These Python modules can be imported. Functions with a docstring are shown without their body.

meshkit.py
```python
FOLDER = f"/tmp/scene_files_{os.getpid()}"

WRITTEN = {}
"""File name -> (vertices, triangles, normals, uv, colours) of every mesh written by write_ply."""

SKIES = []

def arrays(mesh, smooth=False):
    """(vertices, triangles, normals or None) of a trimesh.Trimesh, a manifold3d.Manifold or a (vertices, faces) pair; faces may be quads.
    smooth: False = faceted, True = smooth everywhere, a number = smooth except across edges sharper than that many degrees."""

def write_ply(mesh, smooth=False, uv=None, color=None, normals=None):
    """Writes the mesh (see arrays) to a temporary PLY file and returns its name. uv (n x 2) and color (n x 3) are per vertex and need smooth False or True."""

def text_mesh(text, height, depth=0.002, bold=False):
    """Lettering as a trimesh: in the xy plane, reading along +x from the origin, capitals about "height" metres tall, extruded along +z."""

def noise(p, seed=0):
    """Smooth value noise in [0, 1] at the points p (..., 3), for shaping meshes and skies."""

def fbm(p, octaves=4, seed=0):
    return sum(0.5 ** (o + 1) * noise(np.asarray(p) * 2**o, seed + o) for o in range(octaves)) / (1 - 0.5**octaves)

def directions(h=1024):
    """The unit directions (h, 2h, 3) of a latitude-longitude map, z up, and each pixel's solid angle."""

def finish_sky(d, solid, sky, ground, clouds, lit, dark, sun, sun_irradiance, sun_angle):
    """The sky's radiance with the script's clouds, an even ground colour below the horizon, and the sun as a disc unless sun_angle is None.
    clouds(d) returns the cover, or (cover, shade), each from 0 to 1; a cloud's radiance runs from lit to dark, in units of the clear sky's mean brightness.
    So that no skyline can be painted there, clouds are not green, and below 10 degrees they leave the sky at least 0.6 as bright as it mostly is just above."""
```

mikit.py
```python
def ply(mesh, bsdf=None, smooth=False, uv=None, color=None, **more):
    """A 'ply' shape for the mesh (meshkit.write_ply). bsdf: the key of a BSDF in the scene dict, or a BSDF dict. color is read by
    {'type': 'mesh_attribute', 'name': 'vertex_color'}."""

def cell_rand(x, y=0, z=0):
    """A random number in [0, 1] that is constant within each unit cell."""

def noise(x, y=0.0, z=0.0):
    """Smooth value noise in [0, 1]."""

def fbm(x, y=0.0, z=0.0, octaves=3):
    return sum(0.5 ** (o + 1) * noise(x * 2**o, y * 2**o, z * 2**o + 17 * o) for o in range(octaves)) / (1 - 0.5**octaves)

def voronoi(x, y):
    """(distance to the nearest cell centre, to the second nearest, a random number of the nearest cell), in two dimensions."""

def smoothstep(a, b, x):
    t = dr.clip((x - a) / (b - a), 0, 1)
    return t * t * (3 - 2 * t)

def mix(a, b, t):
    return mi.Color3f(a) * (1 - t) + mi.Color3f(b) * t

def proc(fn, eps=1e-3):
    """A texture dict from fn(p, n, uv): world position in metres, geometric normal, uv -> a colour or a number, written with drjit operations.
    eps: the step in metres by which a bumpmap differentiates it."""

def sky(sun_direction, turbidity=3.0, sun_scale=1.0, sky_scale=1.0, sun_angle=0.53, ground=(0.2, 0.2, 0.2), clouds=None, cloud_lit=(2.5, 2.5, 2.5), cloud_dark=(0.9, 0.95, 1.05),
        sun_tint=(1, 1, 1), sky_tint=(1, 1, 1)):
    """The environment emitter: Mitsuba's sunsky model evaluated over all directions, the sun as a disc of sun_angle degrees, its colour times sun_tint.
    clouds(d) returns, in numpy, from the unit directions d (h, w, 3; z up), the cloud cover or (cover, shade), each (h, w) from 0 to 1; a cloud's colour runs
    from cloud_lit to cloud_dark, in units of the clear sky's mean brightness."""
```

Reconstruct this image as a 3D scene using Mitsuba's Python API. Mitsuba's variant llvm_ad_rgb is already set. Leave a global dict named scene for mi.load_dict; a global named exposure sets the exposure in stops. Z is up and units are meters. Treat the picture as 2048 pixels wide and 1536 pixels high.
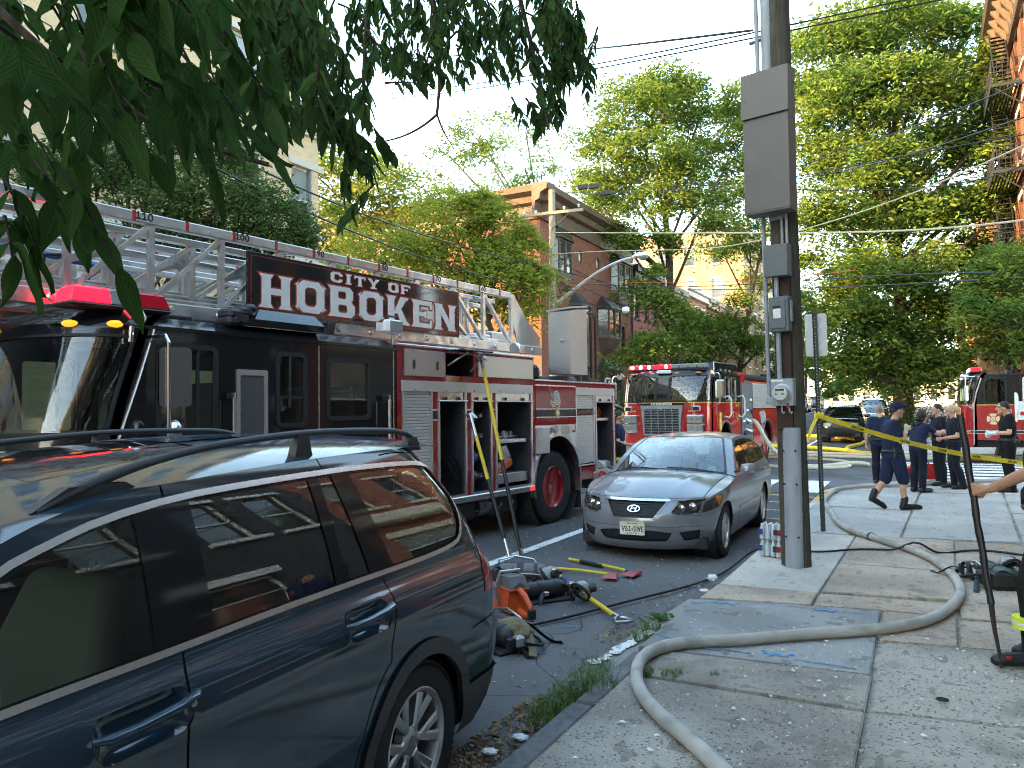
import math, random, sys
import numpy as np
import drjit as dr
import trimesh, shapely
from shapely.geometry import Polygon, LineString, Point, box as sbox
from shapely import affinity
import warnings; warnings.filterwarnings("ignore")
import scipy.sparse as sp
from scipy.spatial import ConvexHull
import mitsuba as mi
import mikit, meshkit
from mikit import proc, noise, fbm, voronoi, cell_rand, smoothstep, mix

T4 = mi.ScalarTransform4f
scene, labels = {}, {}

# ---------------------------------------------------------------- camera, sky, exposure
EYE = np.array([0.0, 0.0, 1.80])
_al, _pi, _ro = math.radians(28.1), math.radians(2.0), math.radians(0.65)
_f = np.array([-math.sin(_al) * math.cos(_pi), math.cos(_al) * math.cos(_pi), math.sin(_pi)])
_r = np.cross(_f, [0, 0, 1]); _r /= np.linalg.norm(_r)
_u = np.cross(_r, _f)
_up = _u * math.cos(_ro) + _r * math.sin(_ro)
scene['camera'] = {'type': 'perspective', 'fov': math.degrees(2 * math.atan(1024 / 1540)), 'fov_axis': 'x', 'near_clip': 0.05, 'far_clip': 2000.0,
                   'to_world': T4().look_at(origin=EYE.tolist(), target=(EYE + _f).tolist(), up=_up.tolist())}
SUN = (-0.80, -0.60, 0.30)
exposure = 5.75
def _clouds(d):
    p = d / np.maximum(d[..., 2:3], 0.05)
    n = meshkit.fbm(np.stack([p[..., 0] * 0.35, p[..., 1] * 0.35, p[..., 0] * 0], -1), 4, 3)
    return np.clip((n - 0.5) * 1.3, 0.0, 0.5), n * 0
scene['sky'] = mikit.sky(SUN, turbidity=3.5, sun_scale=0.38, sky_scale=1.0, sun_angle=1.2, sun_tint=(1.0, 0.86, 0.62),
                         sky_tint=(1.10, 1.0, 0.86), clouds=_clouds, cloud_lit=(1.6, 1.55, 1.45), ground=(0.16, 0.15, 0.14))

# ---------------------------------------------------------------- mesh helpers
def rot(axis, deg):
    a = math.radians(deg); c, s = math.cos(a), math.sin(a)
    x, y, z = np.array(axis, float) / np.linalg.norm(axis)
    m = np.eye(4)
    m[:3, :3] = [[c + x * x * (1 - c), x * y * (1 - c) - z * s, x * z * (1 - c) + y * s],
                 [y * x * (1 - c) + z * s, c + y * y * (1 - c), y * z * (1 - c) - x * s],
                 [z * x * (1 - c) - y * s, z * y * (1 - c) + x * s, c + z * z * (1 - c)]]
    return m
def tr(x, y, z):
    m = np.eye(4); m[:3, 3] = (x, y, z); return m
def sc(x, y=None, z=None):
    return np.diag([x, x if y is None else y, x if z is None else z, 1.0])
def frame(o, x, y, z=None):
    m = np.eye(4); x = np.asarray(x, float); y = np.asarray(y, float)
    m[:3, 0] = x; m[:3, 1] = y; m[:3, 2] = np.cross(x, y) if z is None else z; m[:3, 3] = o
    return m
XZ = frame((0, 0, 0), (1, 0, 0), (0, 0, 1))      # polygon (x, z), extrudes along -y
YZ = frame((0, 0, 0), (0, 1, 0), (0, 0, 1))      # polygon (y, z), extrudes along +x

def tri_poly(p):
    return trimesh.creation.triangulate_polygon(p, engine='earcut')
def polys(g):
    if g.is_empty: return []
    if g.geom_type == 'Polygon': return [g]
    return [q for q in getattr(g, 'geoms', []) if q.geom_type == 'Polygon' and q.area > 1e-9]
def rrect(x0, z0, x1, z1, r):
    r = min(r, abs(x1 - x0) / 2 - 1e-4, abs(z1 - z0) / 2 - 1e-4)
    return sbox(min(x0, x1) + r, min(z0, z1) + r, max(x0, x1) - r, max(z0, z1) - r).buffer(r, 6)
def smoothpoly(pts, n=2):
    p = np.array(pts, float)
    for _ in range(n):
        q = np.roll(p, -1, 0); p = np.stack([p * .75 + q * .25, p * .25 + q * .75], 1).reshape(-1, 2)
    return Polygon(p)
def spline(pts, n=60):
    p = np.array(pts, float); d = np.r_[0, np.cumsum(np.linalg.norm(np.diff(p, axis=0), axis=1))]
    from scipy.interpolate import PchipInterpolator, CubicSpline
    c = CubicSpline(d, p)
    return c(np.linspace(0, d[-1], n))

class MB:
    def __init__(s): s.v, s.f, s.n = [], [], 0
    def add(s, v, f, M=None):
        v = np.asarray(v, float).reshape(-1, 3); f = np.asarray(f, int)
        if len(f) == 0: return s
        if f.shape[1] == 4: f = np.vstack([f[:, :3], f[:, [0, 2, 3]]])
        if M is not None:
            v = v @ M[:3, :3].T + M[:3, 3]
            if np.linalg.det(M[:3, :3]) < 0: f = f[:, ::-1]
        s.v.append(v); s.f.append(f + s.n); s.n += len(v); return s
    def mesh(s, m, M=None): return s.add(m.vertices, m.faces, M)
    def join(s, o, M=None):
        v, f = o.arr(); return s.add(v, f, M)
    def arr(s): return np.vstack(s.v), np.vstack(s.f)
    def hull(s, pts, M=None):
        pts = np.asarray(pts, float); h = ConvexHull(pts); f = h.simplices.copy()
        c = pts.mean(0); n = np.cross(pts[f[:, 1]] - pts[f[:, 0]], pts[f[:, 2]] - pts[f[:, 0]])
        b = np.einsum('ij,ij->i', n, pts[f].mean(1) - c) < 0
        f[b] = f[b][:, ::-1]; return s.add(pts, f, M)
    def box(s, x0, x1, y0, y1, z0, z1, b=0.0, M=None):
        if b <= 0:
            v = [[x, y, z] for x in (x0, x1) for y in (y0, y1) for z in (z0, z1)]
            return s.add(v, [[0, 1, 3, 2], [4, 6, 7, 5], [0, 4, 5, 1], [2, 3, 7, 6], [0, 2, 6, 4], [1, 5, 7, 3]], M)
        b = min(b, abs(x1 - x0) * .45, abs(y1 - y0) * .45, abs(z1 - z0) * .45); P = []
        for x, sx in ((x0, 1), (x1, -1)):
            for y, sy in ((y0, 1), (y1, -1)):
                for z, sz in ((z0, 1), (z1, -1)):
                    P += [[x + sx * b, y + sy * b, z], [x + sx * b, y, z + sz * b], [x, y + sy * b, z + sz * b]]
        return s.hull(P, M)
    def bar(s, p0, p1, w, h, up=(0, 0, 1), b=0.0):
        p0, p1 = np.array(p0, float), np.array(p1, float); x = p1 - p0; L = np.linalg.norm(x); x /= L
        y = np.cross(up, x); y /= np.linalg.norm(y) + 1e-12; z = np.cross(x, y)
        return s.box(0, L, -w / 2, w / 2, -h / 2, h / 2, b, frame(p0, x, y, z))
    def tube(s, path, r, n=10, caps=True, closed=False, flat=1.0):
        p = np.asarray(path, float); k = len(p); r = np.broadcast_to(r, (k,)).astype(float)
        t = np.gradient(p, axis=0) if not closed else np.roll(p, -1, 0) - np.roll(p, 1, 0)
        t /= np.linalg.norm(t, axis=1, keepdims=True) + 1e-12
        up = np.array([0, 0, 1.0]) if abs(t[0, 2]) < .9 else np.array([1.0, 0, 0])
        a = np.cross(t[0], up); a /= np.linalg.norm(a); A = [a]
        for i in range(1, k):
            a = A[-1] - t[i] * (A[-1] @ t[i]); a /= np.linalg.norm(a) + 1e-12; A.append(a)
        A = np.array(A); B = np.cross(t, A); th = np.arange(n) / n * 2 * np.pi
        v = p[:, None] + r[:, None, None] * (A[:, None] * np.cos(th)[None, :, None] + flat * B[:, None] * np.sin(th)[None, :, None])
        f = []; kk = k if closed else k - 1
        for i in range(kk):
            j = (i + 1) % k; q = np.arange(n); w = (q + 1) % n
            f.append(np.stack([i * n + q, i * n + w, j * n + w, j * n + q], 1))
        s.add(v.reshape(-1, 3), np.vstack(f))
        if caps and not closed:
            for i, d in ((0, 1), (k - 1, -1)):
                c = np.vstack([v[i], p[i]]); q = np.arange(n); w = (q + 1) % n
                s.add(c, np.stack([q, np.full(n, n), w] if d > 0 else [q, w, np.full(n, n)], 1))
        return s
    def cyl(s, p0, p1, r0, r1=None, n=16, caps=True):
        return s.tube([p0, p1], [r0, r0 if r1 is None else r1], n, caps)
    def lathe(s, prof, n=32, M=None, closed=False):
        """profile (r, z) revolved round z; outside on the left hand when going up"""
        p = np.asarray(prof, float); k = len(p); th = np.arange(n) / n * 2 * np.pi
        v = np.stack([p[:, 0:1] * np.cos(th), p[:, 0:1] * np.sin(th), np.repeat(p[:, 1:2], n, 1)], -1).reshape(-1, 3)
        f = []
        for i in range(k if closed else k - 1):
            j = (i + 1) % k; q = np.arange(n); w = (q + 1) % n
            f.append(np.stack([i * n + q, i * n + w, j * n + w, j * n + q], 1))
        return s.add(v, np.vstack(f), M)
    def ext(s, poly, h, M=None, z0=0.0):
        for g in polys(poly):
            m = trimesh.creation.extrude_polygon(g, h, engine='earcut')
            s.add(m.vertices + [0, 0, z0], m.faces, M)
        return s
    def flat(s, poly, M=None, z=0.0):
        for g in polys(poly):
            v, f = tri_poly(g); v = np.c_[v, np.full(len(v), z)]
            n = np.cross(v[f[:, 1]] - v[f[:, 0]], v[f[:, 2]] - v[f[:, 0]])[:, 2]
            f = np.where((n < 0)[:, None], f[:, ::-1], f); s.add(v, f, M)
        return s
    def ball(s, c, r, n=2, M=None):
        m = trimesh.creation.icosphere(subdivisions=n); r = np.broadcast_to(r, (3,))
        return s.add(m.vertices * r + c, m.faces, M)
    def grid(s, P, M=None, flip=False):
        P = np.asarray(P, float); a, b = P.shape[:2]; i, j = np.meshgrid(np.arange(a - 1), np.arange(b - 1), indexing='ij')
        q = (i * b + j).ravel(); f = np.stack([q, q + b, q + b + 1, q + 1], 1)
        return s.add(P.reshape(-1, 3), f[:, ::-1] if flip else f, M)
    def text(s, txt, h, M, depth=0.004, bold=True, center=True, width=None):
        m = meshkit.text_mesh(txt, h, depth, bold); v = m.vertices.copy()
        x0, x1 = v[:, 0].min(), v[:, 0].max()
        if width: v[:, 0] = (v[:, 0] - x0) * width / (x1 - x0); x0, x1 = 0, width
        if center: v[:, 0] -= (x0 + x1) / 2
        return s.add(v, m.faces, M)

def panel(poly, fn, step=0.06, off=0.0, flip=False, eps=2e-3):
    """The plane polygon (u, w) laid on the surface fn(u, w) -> xyz, cut exactly along its outline; smooth normals come from fn."""
    mb = MB(); nn = []
    for g in polys(poly):
        x0, y0, x1, y1 = g.bounds
        nx, ny = max(1, int(math.ceil((x1 - x0) / step))), max(1, int(math.ceil((y1 - y0) / step)))
        gx, gy = np.linspace(x0, x1, nx + 1), np.linspace(y0, y1, ny + 1)
        I, J = [a.ravel() for a in np.meshgrid(np.arange(nx), np.arange(ny), indexing='ij')]
        cells = shapely.box(gx[I], gy[J], gx[I + 1], gy[J + 1]); shapely.prepare(g)
        inside = shapely.contains_properly(g, cells); cut = ~inside & shapely.intersects(g, cells)
        V, Fc, k = [], [], 0
        if inside.any():
            a, b = I[inside], J[inside]; m = len(a)
            V.append(np.stack([np.stack([gx[a], gy[b]], 1), np.stack([gx[a + 1], gy[b]], 1), np.stack([gx[a + 1], gy[b + 1]], 1), np.stack([gx[a], gy[b + 1]], 1)], 1).reshape(-1, 2))
            q = np.arange(m) * 4; Fc += [np.stack([q, q + 1, q + 2], 1), np.stack([q, q + 2, q + 3], 1)]; k = 4 * m
        for c in (shapely.intersection(cells[cut], g) if cut.any() else []):
            for h in polys(c):
                v, f = tri_poly(h); e = np.cross(v[f[:, 1]] - v[f[:, 0]], v[f[:, 2]] - v[f[:, 0]])
                V.append(v); Fc.append(np.where((e < 0)[:, None], f[:, ::-1], f) + k); k += len(v)
        if not V: continue
        uv = np.vstack(V); f = np.vstack(Fc)
        P = fn(uv[:, 0], uv[:, 1]); du = fn(uv[:, 0] + eps, uv[:, 1]) - fn(uv[:, 0] - eps, uv[:, 1]); dv = fn(uv[:, 0], uv[:, 1] + eps) - fn(uv[:, 0], uv[:, 1] - eps)
        n = np.cross(du, dv); n /= np.linalg.norm(n, axis=1, keepdims=True) + 1e-12
        if flip: n = -n; f = f[:, ::-1]
        mb.add(P + n * off, f); nn.append(n)
    mb.normals = np.vstack(nn) if nn else None
    return mb

def autosmooth(v, f, deg):
    """per-corner normals, smooth across edges flatter than deg"""
    key = np.round(v * 20000).astype(np.int64)
    _, vid = np.unique(key, axis=0, return_inverse=True); vid = vid.ravel()
    e = np.cross(v[f[:, 1]] - v[f[:, 0]], v[f[:, 2]] - v[f[:, 0]]); A = np.linalg.norm(e, axis=1); un = e / np.maximum(A, 1e-300)[:, None]
    nf = len(f); cv = vid[f].ravel(); ci = np.arange(3 * nf)
    S = sp.csr_matrix((np.ones(3 * nf), (ci, cv)), shape=(3 * nf, cv.max() + 1)); P = (S @ S.T).tocoo()
    i, j = P.row, P.col; ok = np.einsum('ij,ij->i', un[i // 3], un[j // 3]) > math.cos(math.radians(deg))
    i, j = i[ok], j[ok]; W = sp.csr_matrix((A[j // 3], (i, j // 3)), shape=(3 * nf, nf)); n = W @ un
    L = np.linalg.norm(n, axis=1, keepdims=True); n = np.where(L > 1e-12, n / np.maximum(L, 1e-300), np.repeat(un, 3, 0))
    return v[f].reshape(-1, 3), np.arange(3 * nf).reshape(-1, 3), n

def shape(mb, mat, smooth=32, M=None):
    nrm = None
    if hasattr(mb, "to_mesh"): mb = (lambda m: (m.vert_properties[:, :3], m.tri_verts))(mb.to_mesh())
    if isinstance(mb, MB):
        v, f = mb.arr(); nrm = getattr(mb, 'normals', None)
    else: v, f = np.asarray(mb[0], float), np.asarray(mb[1], int)
    if M is not None:
        v = v @ M[:3, :3].T + M[:3, 3]
        if nrm is not None: nrm = nrm @ M[:3, :3].T
        if np.linalg.det(M[:3, :3]) < 0: f = f[:, ::-1]
    if nrm is None and smooth:
        v, f, nrm = autosmooth(v, f, smooth)
    path = meshkit.write_ply((v, f), False, normals=nrm)
    return {'type': 'ply', 'filename': path, 'face_normals': nrm is None, 'bsdf': {'type': 'ref', 'id': mat}}

_count = {}
def numbered(k):
    n = _count.get(k, 0); _count[k] = n + 1
    return k if n == 0 else '%s_%03d' % (k, n)

class Thing:
    """One object: its parts' keys start with its key and two underscores."""
    def __init__(s, name, label, cat, group=None, M=None, kind=None):
        s.key = numbered(name); s.M = M
        labels[s.key] = {'label': label, 'category': cat}
        if group: labels[s.key]['group'] = group
        if kind: labels[s.key]['kind'] = kind
    def p(s, name, mb, mat, smooth=32, parent=None, label=None, kind=None, **more):
        if mb is None or (isinstance(mb, MB) and mb.n == 0): return None
        k = numbered((parent or s.key) + '__' + name)
        scene[k] = {**shape(mb, mat, smooth, s.M), **more}
        if label or kind: labels[k] = {a: b for a, b in (('label', label), ('kind', kind)) if b}
        return k
    def ref(s, name, d, to, parent=None):
        k = numbered((parent or s.key) + '__' + name); M = to if s.M is None else s.M @ to
        scene[k] = {**d, 'to_world': T4(M.tolist())}; return k
def solo(name, mb, mat, label, cat=None, group=None, M=None, smooth=32, kind=None, **more):
    k = numbered(name); scene[k] = {**shape(mb, mat, smooth, M), **more}
    labels[k] = {a: b for a, b in (('label', label), ('category', cat), ('group', group), ('kind', kind)) if b}
    return k
def structure(name, mb, mat, label=None, smooth=False):
    k = numbered(name); scene[k] = shape(mb, mat, smooth)
    labels[k] = {'label': label or name.replace('_', ' '), 'kind': 'structure'}
    return k

# ---------------------------------------------------------------- materials
def rgb(c): return {'type': 'rgb', 'value': list(c)}
def prin(name, c, rough=0.5, metal=0.0, two=True, spec=0.5, **kw):
    b = {'type': 'principled', 'base_color': rgb(c) if not isinstance(c, dict) else c, 'roughness': rough, 'metallic': metal, 'specular': spec, **kw}
    scene[name] = {'type': 'twosided', 'bsdf': b} if two else b
    return name
def bumped(name, base, fn, scale=1.0, eps=1e-3):
    inner = scene.pop(base) if isinstance(base, str) else base
    inner = inner['bsdf'] if inner.get('type') == 'twosided' else inner
    scene[name] = {'type': 'twosided', 'bsdf': {'type': 'bumpmap', 'arbitrary': proc(fn, eps), 'scale': scale, 'bsdf': inner}}
    return name
def paint(name, c, rough=0.07, coat=1.0, cg=0.98, metal=0.0, spec=0.8):
    return prin(name, c, rough, metal, clearcoat=coat, clearcoat_gloss=cg, spec=spec)
def glassy(name, c=(0.02, 0.02, 0.022), rough=0.04):
    return prin(name, c, rough, spec=0.6, clearcoat=1.0, clearcoat_gloss=0.99)
scene['pane'] = {'type': 'thindielectric', 'int_ior': 1.5}
paint('black_paint', (0.008, 0.008, 0.01), coat=0.6, spec=0.5)
paint('red_paint', (0.26, 0.008, 0.014))
paint('engine_red', (0.36, 0.010, 0.010))
prin('chrome', (0.82, 0.83, 0.85), 0.08, 1.0)
prin('satin_chrome', (0.88, 0.88, 0.89), 0.33, 1.0)
prin('steel', (0.62, 0.62, 0.63), 0.32, 1.0)
prin('alu', (0.70, 0.70, 0.71), 0.36, 1.0)
prin('dull_metal', (0.33, 0.33, 0.34), 0.5, 0.8)
prin('rubber', (0.018, 0.018, 0.019), 0.75)
prin('black_plastic', (0.02, 0.02, 0.022), 0.5)
prin('liner_void_black', (0.032, 0.032, 0.034), 0.75, spec=0.3)  # near-black stands in for shade in gaps and voids; also plastic liners
prin('grey_plastic', (0.12, 0.12, 0.125), 0.55)
prin('white_paint', (0.72, 0.72, 0.70), 0.5)
prin('cream_plastic', (0.45, 0.42, 0.34), 0.6)
prin('yellow_plastic', (0.62, 0.46, 0.03), 0.45)
prin('lime_tape', (0.60, 0.75, 0.03), 0.5)
prin('reflective', (0.62, 0.64, 0.64), 0.35)
prin('orange_plastic', (0.55, 0.085, 0.018), 0.4)
prin('red_plastic', (0.36, 0.012, 0.012), 0.35)
prin('axe_red', (0.33, 0.05, 0.05), 0.45)
prin('blue_plastic', (0.02, 0.07, 0.2), 0.35)
prin('amber', (0.75, 0.22, 0.01), 0.2)
prin('gold', (0.62, 0.40, 0.07), 0.45, 0.3)
glassy('tail_red', (0.25, 0.006, 0.008))
glassy('dark_glass', (0.006, 0.007, 0.008))

# ================================================================ SETTING
rng = np.random.default_rng(7)
def rise(Y): 
    t = np.maximum(np.asarray(Y, float) - 33, 0); return 0.027 * t - 0.027 * np.maximum(t - 60, 0)
def road_z(X, Y):
    X, Y = np.asarray(X, float), np.asarray(Y, float)
    inter = np.clip((Y - 17) / 3.5, 0, 1) * np.clip((34 - Y) / 3.5, 0, 1)
    crown = -0.04 + 0.10 * np.clip(1 - ((X + 7.0) / 5.2) ** 2, -0.1, 1)
    return crown * (1 - inter) + 0.0 * inter + rise(Y)
def walk_z(Y): return 0.13 + rise(Y)

def asphalt(p, n, uv):
    a = fbm(p.x * 0.7, p.y * 0.45, p.z, 4); g = noise(p.x * 140, p.y * 140, p.z * 20); g2 = noise(p.x * 420, p.y * 420)
    c = mix((0.075, 0.076, 0.080), (0.125, 0.125, 0.128), smoothstep(0.3, 0.72, a))
    c = c * (0.72 + 0.5 * g) * (0.8 + 0.4 * g2)
    st = smoothstep(0.60, 0.72, fbm(p.x * 1.3 + 5, p.y * 0.9 + 3, 0, 4)); c = mix(c, (0.050, 0.050, 0.052), st * 0.55)
    w = noise(p.x * 1.1, p.y * 1.1) * 1.4
    d1, d2, k = voronoi(p.x * 0.55 + w, p.y * 0.35 + noise(p.x * 1.7, p.y * 1.7 + 9) * 1.2)
    crack = (1 - smoothstep(0.006, 0.022, d2 - d1)) * smoothstep(0.45, 0.6, noise(p.x * 0.5 + 3, p.y * 0.5))
    return mix(c, (0.014, 0.014, 0.015), crack * 0.8)
prin('asphalt', proc(asphalt), 0.85, spec=0.3)
bumped('asphalt', 'asphalt', lambda p, n, uv: noise(p.x * 150, p.y * 150) * 0.5 + noise(p.x * 55, p.y * 55) * 0.5, 0.004)

def conc(base, dark, speck, scale=1.0, freq=70.0, stain=0.35):
    def fn(p, n, uv):
        a = fbm(p.x * 1.6, p.y * 1.6, 0, 4); g = noise(p.x * freq, p.y * freq, p.z * 10); h = noise(p.x * freq * 2.7, p.y * freq * 2.7)
        c = mix(dark, base, smoothstep(0.25, 0.7, a)) * (0.86 + 0.28 * h)
        c = mix(c, mi.Color3f(dark) * 0.35, smoothstep(0.62, 0.82, g) * speck)
        s = smoothstep(0.58, 0.75, fbm(p.x * 2.3 + 11, p.y * 2.9, 0, 4)); c = mix(c, mi.Color3f(dark) * 0.6, s * stain)
        sp_ = smoothstep(0.80, 0.86, noise(p.x * 13 + 3, p.y * 13)); return mix(c, mi.Color3f(dark) * 0.5, sp_ * 0.5)
    return fn
prin('conc_rough', proc(conc((0.36, 0.33, 0.28), (0.23, 0.21, 0.18), 0.85, freq=85, stain=0.45)), 0.9, spec=0.2)
bumped('conc_rough', 'conc_rough', lambda p, n, uv: noise(p.x * 85, p.y * 85) * 0.6 + noise(p.x * 30, p.y * 30) * 0.6, 0.006)
prin('conc_patch', proc(conc((0.27, 0.27, 0.26), (0.20, 0.20, 0.195), 0.15, freq=60)), 0.85, spec=0.25)
prin('conc_brown', proc(conc((0.40, 0.33, 0.26), (0.29, 0.235, 0.19), 0.45, freq=60)), 0.85, spec=0.25)
prin('conc_pale', proc(conc((0.46, 0.43, 0.37), (0.37, 0.35, 0.31), 0.12, freq=60, stain=0.25)), 0.85, spec=0.25)
prin('conc_white', proc(conc((0.375, 0.368, 0.35), (0.305, 0.30, 0.285), 0.08, freq=50, stain=0.2)), 0.85, spec=0.25)
prin('conc_walk', proc(conc((0.36, 0.35, 0.33), (0.26, 0.25, 0.24), 0.2, freq=40)), 0.9, spec=0.2)
prin('kerb_stone', proc(conc((0.20, 0.20, 0.20), (0.12, 0.12, 0.125), 0.3, freq=40)), 0.85, spec=0.25)
def worn(col, under, amt):
    def fn(p, n, uv):
        w = smoothstep(amt - 0.1, amt + 0.12, fbm(p.x * 5, p.y * 5, 0, 4) * 0.6 + noise(p.x * 60, p.y * 60) * 0.4)
        return mix(under, col, w) * (0.85 + 0.3 * noise(p.x * 90, p.y * 90))
    return fn
prin('road_white', proc(worn((0.66, 0.66, 0.63), (0.2, 0.2, 0.2), 0.33)), 0.7)
prin('road_yellow', proc(worn((0.52, 0.36, 0.07), (0.16, 0.14, 0.10), 0.36)), 0.7)
prin('kerb_yellow', proc(worn((0.50, 0.33, 0.08), (0.25, 0.24, 0.22), 0.40)), 0.8)
prin('mark_blue', proc(worn((0.06, 0.22, 0.42), (0.22, 0.24, 0.25), 0.40)), 0.8)
prin('chip_white', (0.70, 0.69, 0.66), 0.7)
prin('chip_grey', (0.22, 0.22, 0.21), 0.6)

def sheet(xs, ys, zf, dz=0.0):
    X, Y = np.meshgrid(xs, ys, indexing='ij'); return MB().grid(np.stack([X, Y, zf(X, Y) + dz], -1))
gx = np.r_[-900, -300, -100:101:20, 300, 900]; gy = np.r_[-300, -60, 0:120:10, 200, 400, 1200]
structure('ground', sheet(gx, gy, lambda X, Y: rise(Y) - 0.45), 'conc_walk', 'bare ground under the streets and blocks')
xs = np.r_[-120, -80, -50, -30, -20, np.linspace(-12.4, -1.6, 28), 0, 4, 10, 30, 60, 120]; ys = np.r_[np.arange(-40, 0, 4), np.arange(0, 40, 1.0), np.arange(40, 130, 3), 160, 220]
structure('road', sheet(xs, ys, road_z), 'asphalt', 'grey asphalt street with patches and cracks')

# sidewalks: outlines with rounded corners
KX = -1.70
def corner_block(x0, x1, y0, y1, r, keep):
    b = sbox(x0, y0, x1, y1).buffer(-r).buffer(r, 16); return b.union(keep)
NEAR_R = sbox(KX, -40, 60, 20.3).difference(sbox(KX - 1, 16.4, KX + 3.9, 22)).union(Point(KX + 3.9, 16.4).buffer(3.9, 32).intersection(sbox(KX - 1, 16, KX + 3.9, 20.3)))
FAR_R = sbox(KX, 31.0, 60, 200); NEAR_L = sbox(-70, -40, -12.35, 20.5); FAR_L = sbox(-70, 30.9, -12.35, 200)
def walk_sheet(poly, z=0.0):
    mb = MB(); ys_ = np.r_[-40, -10, 0, 10, 20.6, 30, 33, 40, 50, 60, 70, 80, 93, 200]
    for a, b in zip(ys_[:-1], ys_[1:]):
        for g in polys(poly.intersection(sbox(-100, a, 100, b))):
            v, f = tri_poly(g); e = np.cross(v[f[:, 1]] - v[f[:, 0]], v[f[:, 2]] - v[f[:, 0]]); f = np.where((e < 0)[:, None], f[:, ::-1], f)
            mb.add(np.c_[v, walk_z(v[:, 1]) + z], f)
    ring = np.array(poly.exterior.coords); L = LineString(ring); pts = np.array([L.interpolate(t).coords[0] for t in np.linspace(0, L.length, 400)])
    top = np.c_[pts, walk_z(pts[:, 1]) + z]; bot = top - [0, 0, 0.5]; mb.grid(np.stack([bot, top]), flip=False)
    return mb
def jointed(base, dark):
    f0 = conc(base, dark, 0.15, freq=40)
    def fn(p, n, uv):
        j = dr.minimum(dr.abs(p.x * 0.66 - dr.floor(p.x * 0.66) - 0.5), dr.abs(p.y * 0.66 - dr.floor(p.y * 0.66) - 0.5))
        return f0(p, n, uv) * (0.55 + 0.45 * smoothstep(0.004, 0.012, j))
    return fn
prin('conc_far', proc(jointed((0.42, 0.41, 0.39), (0.32, 0.31, 0.30))), 0.9, spec=0.2)
structure('sidewalk_far', walk_sheet(FAR_R), 'conc_far', 'far sidewalk beyond the cross street')
structure('sidewalk_left', walk_sheet(NEAR_L), 'conc_far', 'sidewalk across the street on the left')
structure('sidewalk_left_far', walk_sheet(FAR_L), 'conc_far', 'sidewalk across the street beyond the crossing')
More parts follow.
